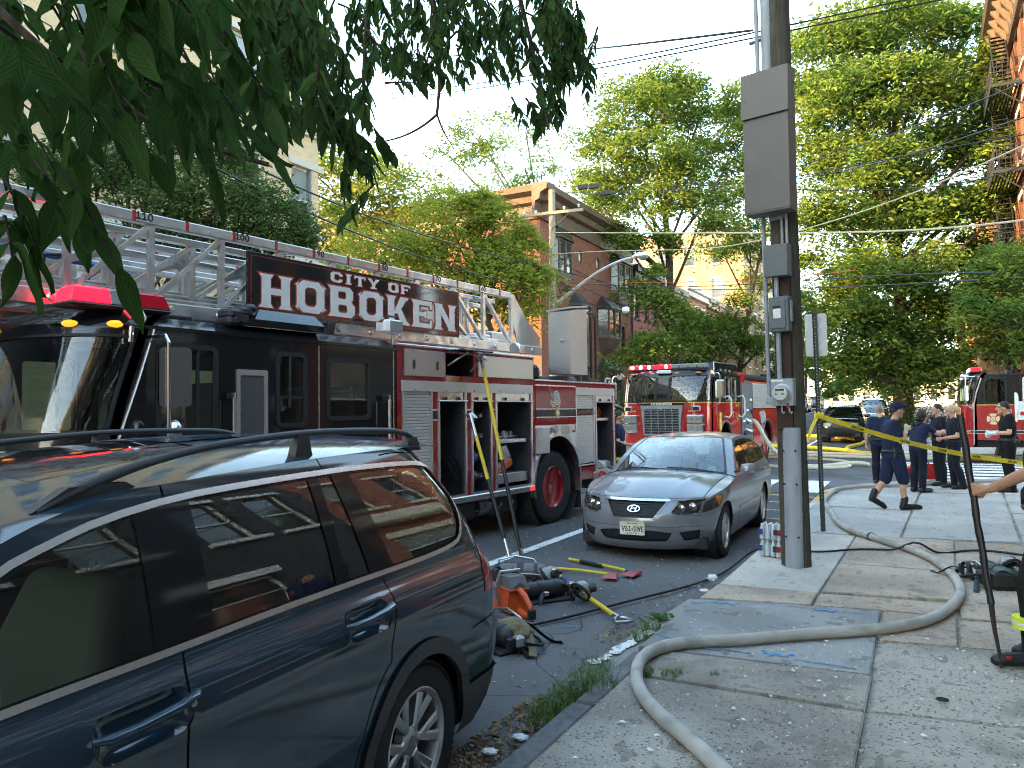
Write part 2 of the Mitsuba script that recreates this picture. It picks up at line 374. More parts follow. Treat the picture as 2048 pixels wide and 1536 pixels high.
structure('sidewalk', walk_sheet(NEAR_R, -0.03), 'conc_rough', 'near sidewalk of old concrete slabs')

slabs = []
def slab(pts, mat, lip=0.0): slabs.append((Polygon(pts), mat, lip))
sk = lambda x, y: (x, y + 0.17 * (x + 0.3))
for y0, y1 in ((-3.2, -1.6), (-1.6, -0.1), (-0.1, 1.5), (1.5, 3.1), (3.1, 4.69)): slab([(KX, y0), (-0.32, y0), (-0.32, y1), (KX, y1)], 'conc_rough')
slab([(KX, 4.69), (-0.32, 4.69), (-0.32, 5.31), (KX, 5.24)], 'conc_rough')
for x0, x1 in ((-0.31, 1.25), (1.25, 3.4)):
    for y0, y1 in ((-3, -1.5), (-1.5, 0), (0, 1.6), (1.6, 3.15), (3.15, 4.70), (4.70, 6.13)): slab([sk(x0, y0), sk(x1, y0), sk(x1, y1), sk(x0, y1)], 'conc_rough')
slab([(KX - .13, 5.25), (-0.33, 5.32), (-0.35, 7.06), (-1.55, 6.84), (KX - .12, 6.78)], 'conc_patch')
slab([(KX - .1, 6.80), (-1.55, 6.85), (-0.88, 6.97), (-0.88, 7.47), (KX - .08, 7.42)], 'conc_brown')
slab([(KX - .08, 7.44), (-0.88, 7.49), (-0.82, 11.02), (KX - .08, 11.02)], 'conc_pale')
slab([(-0.87, 6.98), (-0.35, 7.07), (0.20, 7.08), (0.20, 7.60), (-0.87, 7.48)], 'conc_brown')
slab([(-0.33, 6.14), (0.17, 6.2), (0.19, 7.06), (-0.34, 7.04)], 'conc_brown')
slab([(0.18, 6.22), (1.25, 6.40), (1.25, 7.2), (0.20, 7.02)], 'conc_brown'); slab([(1.26, 6.4), (3.4, 6.75), (3.4, 7.5), (1.26, 7.2)], 'conc_brown')
slab([(0.21, 7.04), (1.25, 7.22), (1.27, 7.80), (0.21, 7.64)], 'conc_brown'); slab([(1.26, 7.22), (3.4, 7.52), (3.4, 8.1), (1.28, 7.8)], 'conc_brown')
for (a, b, c, d) in ((-0.87, 0.21, -0.85, 0.24), (0.22, 1.27, 0.25, 1.32), (1.28, 3.4, 1.33, 3.4)):
    slab([(a, 7.50), (b, 7.66), (d, 8.98), (c, 8.94)], 'conc_brown'); slab([(c, 8.96), (d, 9.0), (d + .05, 11.07), (c + .03, 11.02)], 'conc_brown')
xc = lambda y: -0.31 + 0.033 * (y - 11); xd = lambda y: 1.0 + 0.045 * (y - 11)
for y0, y1 in ((11.06, 14.03), (14.05, 17.0), (17.02, 20.3)):
    slab([(KX - .1, y0), (xc(y0), y0), (xc(y1), y1), (KX - .1, y1)], 'conc_white'); slab([(xc(y0) + .02, y0), (xd(y0), y0 + .15), (xd(y1), y1 + .15), (xc(y1) + .02, y1)], 'conc_white')
    slab([(xd(y0) + .02, y0 + .15), (4.2, y0 + .3), (4.2, y1 + .3), (xd(y1) + .02, y1 + .15)], 'conc_white')
NEAR_OUT = NEAR_R.union(sbox(KX - .14, 5.2, KX, 11.05))
for g, mat, lip in slabs:
    g = g.intersection(NEAR_OUT).buffer(-0.009, join_style=2)
    for q in polys(g):
        c = q.centroid; mb = MB(); dz = rng.uniform(-0.006, 0.006)
        inner = q.buffer(-0.008); v = np.array(inner.exterior.coords)[:-1]
        mb.ext(inner, 0.08, tr(0, 0, 0.05 + dz)); mb.ext(q, 0.074, tr(0, 0, 0.05 + dz))
        k = numbered('sidewalk__slab'); scene[k] = shape(mb, mat, False)
# edge tooling on the pale tree-pit slab and the patch
# kerb stones
for y0, y1, mat in [(-6 + 1.45 * i, -6 + 1.45 * (i + 1), 'kerb_stone') for i in range(7)] + [(4.15, 5.2, 'kerb_stone')] + [(11.1 + 1.3 * i, 11.1 + 1.3 * (i + 1), 'kerb_yellow' if i in (3,) else 'conc_pale') for i in range(4)]:
    k = numbered('kerb__kerb_stone'); scene[k] = shape(MB().box(KX - .14 + rng.uniform(-.012, .012), KX - .005, y0 + .008, y1 - .008, -.3, .125 + rng.uniform(-.012, .004), .012), mat, 30)
ring = NEAR_R.buffer(0.0).exterior; arc = np.array([[KX + 3.9 - 3.9 * math.cos(a), 16.4 + 3.9 * math.sin(a)] for a in np.linspace(0, math.pi / 2, 13)])
for i in range(12):
    a, b = arc[i], arc[i + 1]; n_ = lambda q: (q - [KX + 3.9, 16.4]) / 3.9
    k = numbered('kerb__kerb_stone'); scene[k] = shape(MB().ext(Polygon([a * 1 + n_(a) * .006, b + n_(b) * .006, b + n_(b) * .14, a + n_(a) * .14]), 0.42, tr(0, 0, -.3)), 'kerb_yellow' if i in (0, 1, 3, 4, 7) else 'conc_pale', False)
k = numbered('kerb__kerb_stone'); scene[k] = shape(MB().box(KX + 3.95, 40, 20.306, 20.44, -.3, .12, .01), 'conc_pale', 30)
labels['kerb'] = {'label': 'stone kerb along the near sidewalk, yellow at the corner', 'kind': 'structure'}

# painted markings
def strip(x0, x1, y0, y1, mat, name, label, dz=0.006, n=8):
    xs_, ys_ = np.linspace(x0, x1, 2), np.linspace(y0, y1, n)
    structure(name, sheet(xs_, ys_, road_z, dz), mat, label)
strip(-4.53, -4.39, -12, 14.0, 'road_white', 'lane_line', 'white parking lane line on the asphalt', n=30)
strip(-9.75, -9.62, 34, 95, 'road_white', 'lane_line', 'white lane line on the far street left side', n=30); strip(-4.6, -4.48, 34, 95, 'road_white', 'lane_line', 'white lane line on the far street right side', n=30)
for i, y in enumerate((13.2, 14.3, 15.5, 16.7)): strip(-4.4, -1.95, y, y + 0.13, 'road_yellow', 'yellow_line', 'yellow no parking line across the kerb lane', n=2)
for i in range(9): strip(-11.6 + 1.12 * i, -11.0 + 1.12 * i, 17.6, 20.2, 'road_white', 'crosswalk_bar', 'white crosswalk bar across the main street', n=4)
for i in range(7): strip(-0.6, 3.4, 21.0 + 1.05 * i, 21.62 + 1.05 * i, 'road_white', 'crosswalk_bar', 'white crosswalk bar across the side street', n=3)

# blue survey paint and other marks on the slabs (matter with an outline of its own)
def stroke(pts, w, jag=0.35, seed=0):
    r = np.random.default_rng(seed); L = LineString(pts); out = []
    for t in np.arange(0, L.length, w * 0.6):
        if r.random() < 0.13: continue
        c = L.interpolate(t); out.append(affinity.rotate(affinity.scale(Point(c.x + r.normal(0, w * .12), c.y + r.normal(0, w * .12)).buffer(w * r.uniform(.3, .6), 4), 1, r.uniform(.7, 1.2)), r.uniform(0, 180)))
    return shapely.union_all(out)
W = lambda x, y, s, w: stroke([(x - s, y + s * .5), (x - s * .5, y - s * .5), (x, y + s * .35), (x + s * .5, y - s * .5), (x + s, y + s * .5)], w, seed=int(x * 1000) % 97)
bl = [stroke([(-1.80, 6.62), (-1.60, 6.72)], .022, seed=1), W(-1.53, 6.72, .10, .028), stroke([(-1.40, 6.80), (-0.98, 6.86)], .014, seed=2), W(-0.76, 6.83, .09, .028), stroke([(-0.62, 6.84), (-0.44, 6.86)], .02, seed=3),
      stroke([(-1.45, 5.43), (-1.28, 5.40)], .045, seed=4), stroke([(-1.25, 5.44), (-1.08, 5.42)], .025, seed=5), W(-0.92, 5.47, .09, .03), stroke([(-0.80, 5.42), (-0.42, 5.40)], .024, seed=6), stroke([(-1.83, 5.60), (-1.60, 5.50)], .018, seed=7)]
mb = MB()
for b in bl: mb.flat(b, z=0.1385)
structure('survey_mark', mb, 'mark_blue', 'faded blue W survey marks sprayed on the grey slab')
mb = MB()
for (x, y, l) in ((-3.2, 7.1, .18), (-2.75, 5.9, .15), (-2.9, 5.75, .1), (-2.62, 5.2, .1)): mb.flat(stroke([(x, y), (x + l, y + l * .5)], .018, seed=int(l * 100)), z=0.0)
v, f = mb.arr(); v[:, 2] = road_z(v[:, 0], v[:, 1]) + .005
structure('survey_mark', (v, f), 'mark_blue', 'faint pale blue paint marks on the asphalt')
# spilled white paint along the gutter
mb = MB(); mb.flat(shapely.union_all([stroke([(-1.99, 4.9), (-1.93, 5.3), (-1.90, 5.72)], .085, seed=8), stroke([(-1.95, 5.15), (-1.9, 5.6)], .08, seed=9)])); v, f = mb.arr(); v[:, 2] = 0.10 + .012 * meshkit.noise(np.c_[v[:, :2] * 30, v[:, 2]])
structure('paint_spill', (v, f), 'road_white', 'spilled white paint on the broken kerb edge')
v2, f2 = MB().ext(Polygon([(KX - .34, 4.4), (KX - .12, 4.4), (KX - .10, 6.9), (KX - .2, 6.9), (KX - .3, 5.6)]), .145, tr(0, 0, -.05)).arr()
structure('gutter_edge', (v2, f2), 'conc_patch', 'broken concrete edge of the gutter')

# small litter: plaster chips on slabs and street
def chips(n, box, zf, smin, smax, seed, dens=None):
    r = np.random.default_rng(seed); x = r.uniform(box[0], box[1], n); y = r.uniform(box[2], box[3], n)
    if dens is not None: k = r.random(n) < dens(x, y); x, y = x[k], y[k]
    n = len(x); s = r.uniform(smin, smax, n) * r.uniform(.4, 1, n); a = r.uniform(0, 6.28, n); m = 5
    th = np.arange(m) / m * 6.283; rr = s[:, None] * r.uniform(.45, 1.1, (n, m)); z = zf(x, y)
    vx = x[:, None] + rr * np.cos(th + a[:, None]) ; vy = y[:, None] + .7 * rr * np.sin(th + a[:, None]); vz = z[:, None] + r.uniform(.003, .010, (n, m))
    v = np.stack([vx, vy, vz], -1); top = np.stack([x, y, z + .008 + s * .3], -1)[:, None]; V = np.concatenate([v, top], 1).reshape(-1, 3)
    q = np.arange(n)[:, None] * 6; f = np.concatenate([np.stack([q + i, q + (i + 1) % m, q + 5], -1) for i in range(m)], 1).reshape(-1, 3)
    return V, f
hi = lambda x, y: .137 + 0 * x
A = chips(4200, (-1.7, 2.6, 2.2, 8.0), hi, .003, .012, 1, lambda x, y: np.exp(-np.maximum(y - 5.2, 0) * .9) * np.clip(3.2 * (meshkit.noise(np.stack([x * 1.9, y * 1.9, x * 0], -1), 4) - .32), .06, 1)); B = chips(260, (-1.7, 2.6, 2.4, 6.6), hi, .012, .026, 2); C_ = chips(700, (-5.5, -1.9, 2.5, 11), road_z, .004, .018, 3)
mb = MB().add(*A).add(*B).add(*C_)
solo('plaster_litter', mb, 'chip_white', 'white plaster and glass chips scattered over slabs and asphalt', 'debris', kind='stuff', smooth=False)
A = chips(900, (-1.7, 2.6, 2.2, 9.5), hi, .006, .018, 4); B = chips(900, (-7, -1.9, 2.5, 13), road_z, .006, .024, 5)
solo('dark_litter', MB().add(*A).add(*B), 'chip_grey', 'dark grit and crumbs on slabs and asphalt', 'debris', kind='stuff', smooth=False)
# dead leaves in the gutter
prin('dead_leaf', proc(lambda p, n, uv: mix((0.16, 0.095, 0.045), (0.33, 0.24, 0.13), noise(p.x * 25, p.y * 25, p.z * 25))), 0.8)
def leafbits(n, box, zf, s0, s1, seed):
    r = np.random.default_rng(seed); x = r.uniform(box[0], box[1], n); y = r.uniform(box[2], box[3], n); a = r.uniform(0, 6.28, n); L = r.uniform(s0, s1, n); w = L * r.uniform(.25, .5, n); z = zf(x, y) + r.uniform(.004, .03, n); t = r.normal(0, .35, n)
    d = np.stack([np.cos(a), np.sin(a), t], -1); e = np.stack([-np.sin(a), np.cos(a), r.normal(0, .5, n)], -1); c = np.stack([x, y, z], -1)
    P = np.stack([c - d * L[:, None], c + e * w[:, None] + [0, 0, .006], c + d * L[:, None], c - e * w[:, None] + [0, 0, .006]], 1); P[..., 2] = np.maximum(P[..., 2], zf(x, y)[:, None] + .003)
    q = np.arange(n)[:, None] * 4; return P.reshape(-1, 3), np.concatenate([np.c_[q, q + 1, q + 2], np.c_[q, q + 2, q + 3]])
mb = MB().add(*leafbits(900, (-2.25, -1.9, 2.6, 4.4), road_z, .012, .035, 1)).add(*leafbits(160, (-2.4, -1.87, 4.4, 8), road_z, .01, .03, 2)).add(*leafbits(130, (-2.3, -1.9, 5.7, 6.5), road_z, .012, .035, 5)).add(*leafbits(90, (-5, -2, 3, 12), road_z, .01, .025, 3)).add(*leafbits(60, (-1.6, 2, 3, 9), hi, .008, .02, 4))
solo('dead_leaves', mb, 'dead_leaf', 'dry brown leaves gathered in the gutter', 'leaf litter', kind='stuff', smooth=False)
# grass tufts at the kerb
scene['grass_mat'] = {'type': 'twosided', 'bsdf': {'type': 'principled', 'base_color': proc(lambda p, n, uv: mix((0.05, 0.115, 0.022), (0.14, 0.21, 0.05), noise(p.x * 40, p.y * 40, p.z * 20))), 'roughness': 0.5}}
def blades(spots, seed=0):
    r = np.random.default_rng(seed); V, F_ = [], []; k = 0
    for (x, y, z, n, R, h) in spots:
        for i in range(n):
            a = r.uniform(0, 6.28); q = R * math.sqrt(r.random()); b = np.array([x + q * math.cos(a), y + 1.6 * q * math.sin(a), z]); H = h * r.uniform(.5, 1.2); d = np.array([r.normal(0, .5), r.normal(0, .5), 0]); w = r.uniform(.0012, .0028); e = np.array([math.cos(a), math.sin(a), 0]) * w
            m = b + d * H * .35 + [0, 0, H * .6]; t = b + d * H * .95 + [0, 0, H * .85]
            V += [b - e, b + e, m - e * .8, m + e * .8, t]; F_ += [[k, k + 1, k + 3], [k, k + 3, k + 2], [k + 2, k + 3, k + 4]]; k += 5
    return np.array(V), np.array(F_)
sp_ = [(-1.93 + .06 * math.sin(i * 2.1), 3.95 + i * .085, .05, 150, .09, .11) for i in range(12)] + [(-1.60, 4.72, .13, 160, .06, .06), (-1.44, 4.78, .13, 120, .06, .05), (-1.88, 5.5, .09, 120, .06, .10), (-1.88, 5.75, .09, 130, .07, .11), (-1.2, 4.9, .13, 40, .03, .03), (-0.85, 10.98, .13, 60, .06, .04), (-1.75, 15.6, .13, 60, .1, .05), (-1.6, 16.2, .13, 50, .1, .05), (-1.80, 4.45, .1, 160, .1, .12)]
solo('kerb_grass', blades(sp_), 'grass_mat', 'green grass tufts growing along the broken kerb', 'grass', kind='stuff', smooth=False)

# ================================================================ BUILDINGS
def brick(c1, c2, mortar, s=1.0):
    def fn(p, n, uv):
        h = (p.x + p.y) / (0.21 * s); v = p.z / (0.068 * s); row = dr.floor(v); h = h + 0.5 * (row - 2 * dr.floor(row / 2))
        fx, fz = h - dr.floor(h), v - row
        e = dr.minimum(dr.minimum(fx, 1 - fx) * 3.0, dr.minimum(fz, 1 - fz))
        k = cell_rand(h, row, 3); c = mix(c1, c2, k * 0.7 + 0.3 * fbm(p.x * 0.6 + p.y * 0.6, p.z * 0.5, 2.0, 3))
        st = smoothstep(0.55, 0.78, fbm(p.x * 0.9 + p.y * 0.9, p.z * 0.35, 5.0, 4))
        return mix(mortar, c * (1 - 0.25 * st), smoothstep(0.05, 0.12, e))
    return fn
prin('brick_tan', proc(brick((0.46, 0.31, 0.16), (0.56, 0.41, 0.24), (0.50, 0.42, 0.32))), 0.85, spec=0.2)
prin('brick_red', proc(brick((0.20, 0.075, 0.048), (0.27, 0.105, 0.068), (0.22, 0.14, 0.11))), 0.85, spec=0.2)
prin('brick_brown', proc(brick((0.075, 0.032, 0.025), (0.11, 0.046, 0.035), (0.09, 0.06, 0.05))), 0.85, spec=0.2)
prin('brick_pink', proc(brick((0.36, 0.12, 0.10), (0.44, 0.17, 0.14), (0.34, 0.18, 0.15))), 0.85, spec=0.2)
prin('brick_orange', proc(brick((0.42, 0.20, 0.10), (0.52, 0.28, 0.15), (0.42, 0.30, 0.20))), 0.85, spec=0.2)
prin('brick_dark', proc(brick((0.035, 0.035, 0.04), (0.06, 0.058, 0.06), (0.05, 0.05, 0.05))), 0.7, spec=0.3)
prin('stucco_tan', proc(lambda p, n, uv: mix((0.36, 0.235, 0.13), (0.43, 0.30, 0.18), fbm(p.x + p.y, p.z, 1.0, 4))), 0.9)
prin('stucco_cream', proc(lambda p, n, uv: mix((0.55, 0.48, 0.36), (0.65, 0.58, 0.45), fbm(p.x + p.y, p.z, 1.0, 4))), 0.9)
prin('brown_trim', proc(lambda p, n, uv: mix((0.105, 0.070, 0.048), (0.14, 0.095, 0.066), fbm(p.x * 2 + p.y * 2, p.z * 2, 1.0, 3))), 0.6)
prin('dark_trim', (0.035, 0.027, 0.024), 0.5)
prin('white_trim', (0.62, 0.61, 0.57), 0.5)
prin('stone_trim', (0.45, 0.40, 0.32), 0.7)
prin('iron_black', (0.012, 0.012, 0.013), 0.55)
prin('roof_grey', (0.16, 0.16, 0.16), 0.8)
glassy('window_glass', (0.03, 0.035, 0.04), 0.05)
glassy('window_pale', (0.20, 0.22, 0.21), 0.08)
glassy('window_white', (0.70, 0.69, 0.64), 0.2)

def facade(T, M, W, H, wins, mat, frame='white_trim', sill='stone_trim', holes=(), depth=0.3):
    """wins: (x, z, w, h, style). The wall is cut for every window; frame, panes and sill sit in the reveal."""
    cut = shapely.union_all([sbox(x, z, x + w, z + h) for x, z, w, h, *_ in wins] + list(holes)) if wins or holes else Polygon()
    T.p('wall', MB().ext(sbox(0, 0, W, H).difference(cut), depth, M, -depth), mat, False)
    for x, z, w, h, *st in wins:
        st = st[0] if st else 'sash'; gm = {'pale': 'window_pale'}.get(st, 'window_glass')
        fr = sbox(x, z, x + w, z + h).difference(shapely.union_all([sbox(x + .07, z + .07, x + w - .07, z + h / 2 - .03), sbox(x + .07, z + h / 2 + .03, x + w - .07, z + h - .07)]))
        k = T.p('window', MB().ext(fr, .08, M, -.20), frame, False)
        T.p('pane', MB().flat(sbox(x + .07, z + .07, x + w - .07, z + h / 2 - .03), M, -.165), gm, False, parent=k)
        T.p('pane', MB().flat(sbox(x + .07, z + h / 2 + .03, x + w - .07, z + h - .07), M, -.15), 'window_pale' if (hash_(x, z) < .45) else gm, False, parent=k)
        T.p('sill', MB().box(x - .10, x + w + .10, z - .14, z, -.02, .10, .01, M), sill, False, parent=k)
        if st != 'plain': T.p('lintel', MB().box(x - .12, x + w + .12, z + h, z + h + .22, -.02, .045, .008, M), sill, False, parent=k)
    T.p('back_wall', MB().ext(sbox(0.02, 0, W - .02, H - .02), .05, M, -depth - .06), 'roof_grey', False)
def hash_(a, b): return (math.sin(a * 12.9898 + b * 78.233) * 43758.5453) % 1.0
EAST = lambda X, Y, z=0.1: frame((X, Y, z), (0, 1, 0), (0, 0, 1))      # a face that looks to +X; x runs along +Y
SOUTH = lambda X, Y, z=0.1: frame((X, Y, z), (1, 0, 0), (0, 0, 1), (0, -1, 0))   # a face that looks to -Y; x runs along +X
WEST = lambda X, Y, z=0.1: frame((X, Y, z), (0, 1, 0), (0, 0, 1), (-1, 0, 0))    # a face that looks to -X

# tan brick apartment block on the near left
T = Thing('apartment_building', 'tan brick apartment building with pale windows behind the ladder truck', 'building')
w = [(y, z, 1.25, 2.0) for z in (1.1, 4.15, 7.2, 10.35, 13.5) for y in (1.4, 3.6, 7.0, 9.2, 12.4, 14.6, 17.6, 20.0, 22.4, 26.7, 29.05)]
facade(T, EAST(-16.5, -12.0), 30.2, 17.4, w, 'brick_tan')
facade(T, frame((-31, 18.2, .1), (1, 0, 0), (0, 0, 1), (0, 1, 0)), 14.5, 17.4, [(2 + 3 * i, z, 1.2, 1.9) for i in range(4) for z in (1.1, 4.15, 7.2, 10.35)], 'brick_tan')
T.p('roof', MB().box(-31, -16.3, -12.2, 18.4, 17.5, 17.9, .03), 'brown_trim', False); T.p('side_wall', MB().box(-31, -30.7, -12, 18, 0, 17.5).box(-31, -16.9, -12, -11.7, 0, 17.5), 'brick_tan', False)

# red brick corner house
T = Thing('corner_house', 'red brick corner house with brown cornice, oriel bays and two oval windows', 'building')
X0, Y0 = -16.5, 34.03; H = 11.6
ovals = [affinity.scale(Point(y - Y0, z - .1).buffer(0.30, 16), 1, 1.25) for y, z in ((39.12, 10.25), (41.7, 10.3))]
wE = [(0.9, 4.6, 1.4, 2.1, 'plain'), (4.35, 8.2 - 1.35, .05, .05, 'plain')][:1] + [(1.75, 8.85, 2.0, 2.05, 'plain'), (11.4, 4.9, .75, 2.0, 'plain'), (12.2, 1.4, .8, 2.2, 'plain')]
facade(T, EAST(X0, Y0), 13.5, H, wE, 'brick_red', 'dark_trim', 'dark_trim', holes=ovals)
for y, z in ((39.12, 10.25), (41.7, 10.3)):
    k = T.p('oval_window', MB().ext(affinity.scale(Point(y - Y0, z - .1).buffer(0.30, 16), 1, 1.25).difference(affinity.scale(Point(y - Y0, z - .1).buffer(0.24, 16), 1, 1.25)), .1, EAST(X0, Y0), -.16), 'dark_trim', 20)
    T.p('pane', MB().flat(affinity.scale(Point(y - Y0, z - .1).buffer(0.24, 16), 1, 1.25), EAST(X0, Y0), -.12), 'window_white', False, parent=k)
def oriel(T, y0, y1, z0, z1, hood=True, foot=True, d=0.6):
    """A projecting dark bay window: hipped hood, posts and panes, bracket below."""
    m = MB(); xo = X0 + d; ins = .28
    F = [(X0, y0), (xo, y0 + ins), (xo, y1 - ins), (X0, y1)]
    k = T.p('bay_window', MB().ext(Polygon([(a, b) for a, b in F]).buffer(-.03), z1 - z0, tr(0, 0, z0)), 'window_glass', False)
    for a, b in F[1:3] + [((F[1][0] + F[2][0]) / 2, (F[1][1] + F[2][1]) / 2)]: m.box(a - .05, a + .04, b - .05, b + .05, z0, z1)
    m.ext(Polygon(F).buffer(.02, join_style=2), .16, tr(0, 0, z0 - .05)).ext(Polygon(F).buffer(.02, join_style=2), .12, tr(0, 0, z1 - .1)); m.ext(Polygon(F).buffer(.012, join_style=2), .05, tr(0, 0, (z0 + z1) / 2))
    T.p('frame', m, 'brown_trim', False, parent=k)
    e = Polygon(F).buffer(.16, join_style=2); b = np.array(e.exterior.coords)[:-1]
    T.p('hood', MB().hull([[x, y, z1] for x, y in b] + [[x, y, z1 + .08] for x, y in b] + [[X0 + .05, y0 + .55, z1 + .75], [X0 + .05, y1 - .55, z1 + .75]]), 'dark_trim', False, parent=k)
    if foot: T.p('bracket', MB().hull([[x, y, z0 - .05] for x, y in F] + [[X0 + .03, y0 + .7, z0 - 1.0], [X0 + .03, y1 - .7, z0 - 1.0], [X0 + .35, y0 + .6, z0 - .6], [X0 + .35, y1 - .6, z0 - .6]]), 'brown_trim', False, parent=k)
oriel(T, 43.7, 46.3, 8.9, 10.8, d=.45); oriel(T, 35.6, 37.7, 8.9, 10.7, d=.2); oriel(T, 41.5, 44.0, 6.0, 7.7, d=.6); oriel(T, 37.6, 39.6, 5.9, 7.4, d=.45); oriel(T, 41.6, 44.6, 1.6, 4.1, foot=False, d=.4); oriel(T, 36.6, 39.4, 1.6, 4.1, foot=False, d=.4)
facade(T, SOUTH(-31, Y0), 14.48, H, [(x, z, 1.1, 2.0) for x in (1.5, 4.6, 7.7, 10.6) for z in (1.3, 4.9, 8.5)], 'brick_red', 'dark_trim', 'stone_trim')
prof = [(0, 11.3), (.12, 11.3), (.16, 11.95), (.40, 12.05), (.46, 12.35), (.80, 12.5), (.86, 12.78), (0, 12.86)]
m = MB(); m.ext(Polygon(prof), 13.5 + .86, frame((X0, 47.5, 0), (1, 0, 0), (0, 0, 1), (0, -1, 0)))
m.ext(Polygon([(-a, b) for a, b in prof]), 14.5 + .86, frame((-31, Y0, 0), (0, 1, 0), (0, 0, 1), (1, 0, 0)))
T.p('cornice', m, 'brown_trim', False)
T.p('roof', MB().box(-31, X0, Y0, 47.5, 12.5, 12.80), 'roof_grey', False)
T.p('side_wall', MB().box(-31, -30.7, Y0 + .4, 47.5, 0, 12.4).box(-31, X0 - .35, 47.2, 47.5, 0, 12.5), 'brick_red', False)
ch = T.p('chimney', MB().box(-20.2, -18.6, 46.0, 46.9, 12.5, 14.6, .03), 'stone_trim', False)
for i in range(4): T.p('chimney_pot', MB().cyl((-20 + .38 * i, 46.4, 14.6), (-20 + .38 * i, 46.4, 15.25), .12, .10, 10), 'brown_trim', 40, parent=ch)
T.p('downpipe', MB().cyl((X0 + .08, 47.35, .1), (X0 + .08, 47.35, 11.2), .06, n=8), 'dark_trim', 40)

# row houses up the left side
def rowhouse(name, label, y0, y1, h, mat, trim, X=-16.5, cols=3, floors=3, tall=None, south=False, depth=12, cor=.45, group=None):
    T = Thing(name, label, 'house', group); z0 = float(rise((y0 + y1) / 2)); W_ = y1 - y0
    ws = [((i + .5) * W_ / cols - .5, 1.2 + j * (h - 1.2) / floors, 1.0, min(2.0, (h - 1.6) / floors * .62)) for i in range(cols) for j in range(floors)]
    facade(T, EAST(X, y0, z0), W_, h, ws, mat, 'white_trim' if trim != 'dark_trim' else 'dark_trim', trim)
    if south:
        D = depth; facade(T, SOUTH(X - D, y0, z0), D - .02, h, [(i * 2.6 + 1.2, 1.3 + j * (h - 1.3) / floors, 1.0, 1.8) for i in range(int(D / 2.6)) for j in range(floors)], mat, 'white_trim', trim)
    T.p('cornice', MB().box(X - .2, X + cor, y0, y1, z0 + h - .1, z0 + h + .35, .03).box(X - .2, X + cor * .6, y0, y1, z0 + h - .55, z0 + h - .1), trim, False)
    T.p('roof', MB().box(X - depth, X - .2, y0, y1, z0 + h - .2, z0 + h + .1).box(X - depth, X - depth + .3, y0, y1, z0, z0 + h - .2), 'roof_grey', False)
    if not south: T.p('side_wall', MB().box(X - depth, X - .35, y0 + .01, y0 + .3, z0, z0 + h - .2), mat, False)
    T.p('door', MB().box(X - .12, X - .04, y0 + .15 * W_, y0 + .15 * W_ + .05, z0 + .2, z0 + .3), 'dark_trim', False)
    return T
rowhouse('row_house', 'dusty pink brick row house beside the red corner house', 47.56, 53.5, 10.4, 'brick_pink', 'dark_trim')
rowhouse('row_house', 'second pink brick row house, darker window trim', 53.5, 60, 10.0, 'brick_pink', 'stone_trim', cols=3)
rowhouse('row_house', 'orange brick row house past the pink pair', 60, 67, 10.6, 'brick_orange', 'white_trim')
rowhouse('row_house', 'red brick row house before the tall tan block', 67, 73, 10.2, 'brick_red', 'stone_trim')
rowhouse('tan_block', 'tall tan rendered block catching sunlight above the row houses', 73, 86, 17.5, 'stucco_tan', 'white_trim', X=-14.4, floors=5, cols=4, south=True)
rowhouse('cream_block', 'cream block far up the left side of the street', 86, 100, 13.5, 'stucco_cream', 'white_trim', X=-14.4, floors=4, cols=4)
rowhouse('brick_block', 'plain far brick block near the end of the left row', 100, 122, 11, 'brick_orange', 'stone_trim', X=-15.5, floors=3, cols=6)

# right side beyond the crossing: tall red building with fire escapes
FX = 3.8
T = Thing('tenement_building', 'tall red brick building with black fire escapes and ornate cornice', 'building')
facade(T, WEST(FX, 34.2), 13.8, 18.2, [(y, z, 1.15, 2.1) for z in (1.2, 4.7, 8.2, 11.7, 15.1) for y in (.9, 3.2, 6.2, 9.4, 11.8)], 'brick_brown', 'white_trim', 'stone_trim')
facade(T, SOUTH(FX, 34.2), 16, 18.2, [(x, z, 1.1, 2.0) for z in (1.2, 4.7, 8.2, 11.7, 15.1) for x in (2, 6, 10)], 'brick_brown', 'white_trim', 'stone_trim')
T.p('side_wall', MB().box(FX + .35, FX + 16, 47.7, 48.0, 0, 18.2), 'brick_red', False)
prof = [(0, 17.3), (.2, 17.3), (.25, 18.0), (.55, 18.3), (.6, 18.7), (.95, 18.9), (1.0, 19.3), (0, 19.4)]
m = MB().ext(Polygon([(-a, b) for a, b in prof]), 13.8 + 1.0, frame((FX, 33.2, 0), (1, 0, 0), (0, 0, 1), (0, 1, 0)))
k = T.p('cornice', m, 'dark_trim', False)
for i in range(16): T.p('bracket', MB().hull([[FX - d, 33.6 + i * .92 + e, z] for d, z in ((.12, 17.4), (.12, 18.6), (.85, 18.6), (.5, 18.2)) for e in (0, .22)]), 'brown_trim', False, parent=k)
T.p('roof', MB().box(FX, FX + 16, 34.2, 48, 18.2, 18.5), 'roof_grey', False)
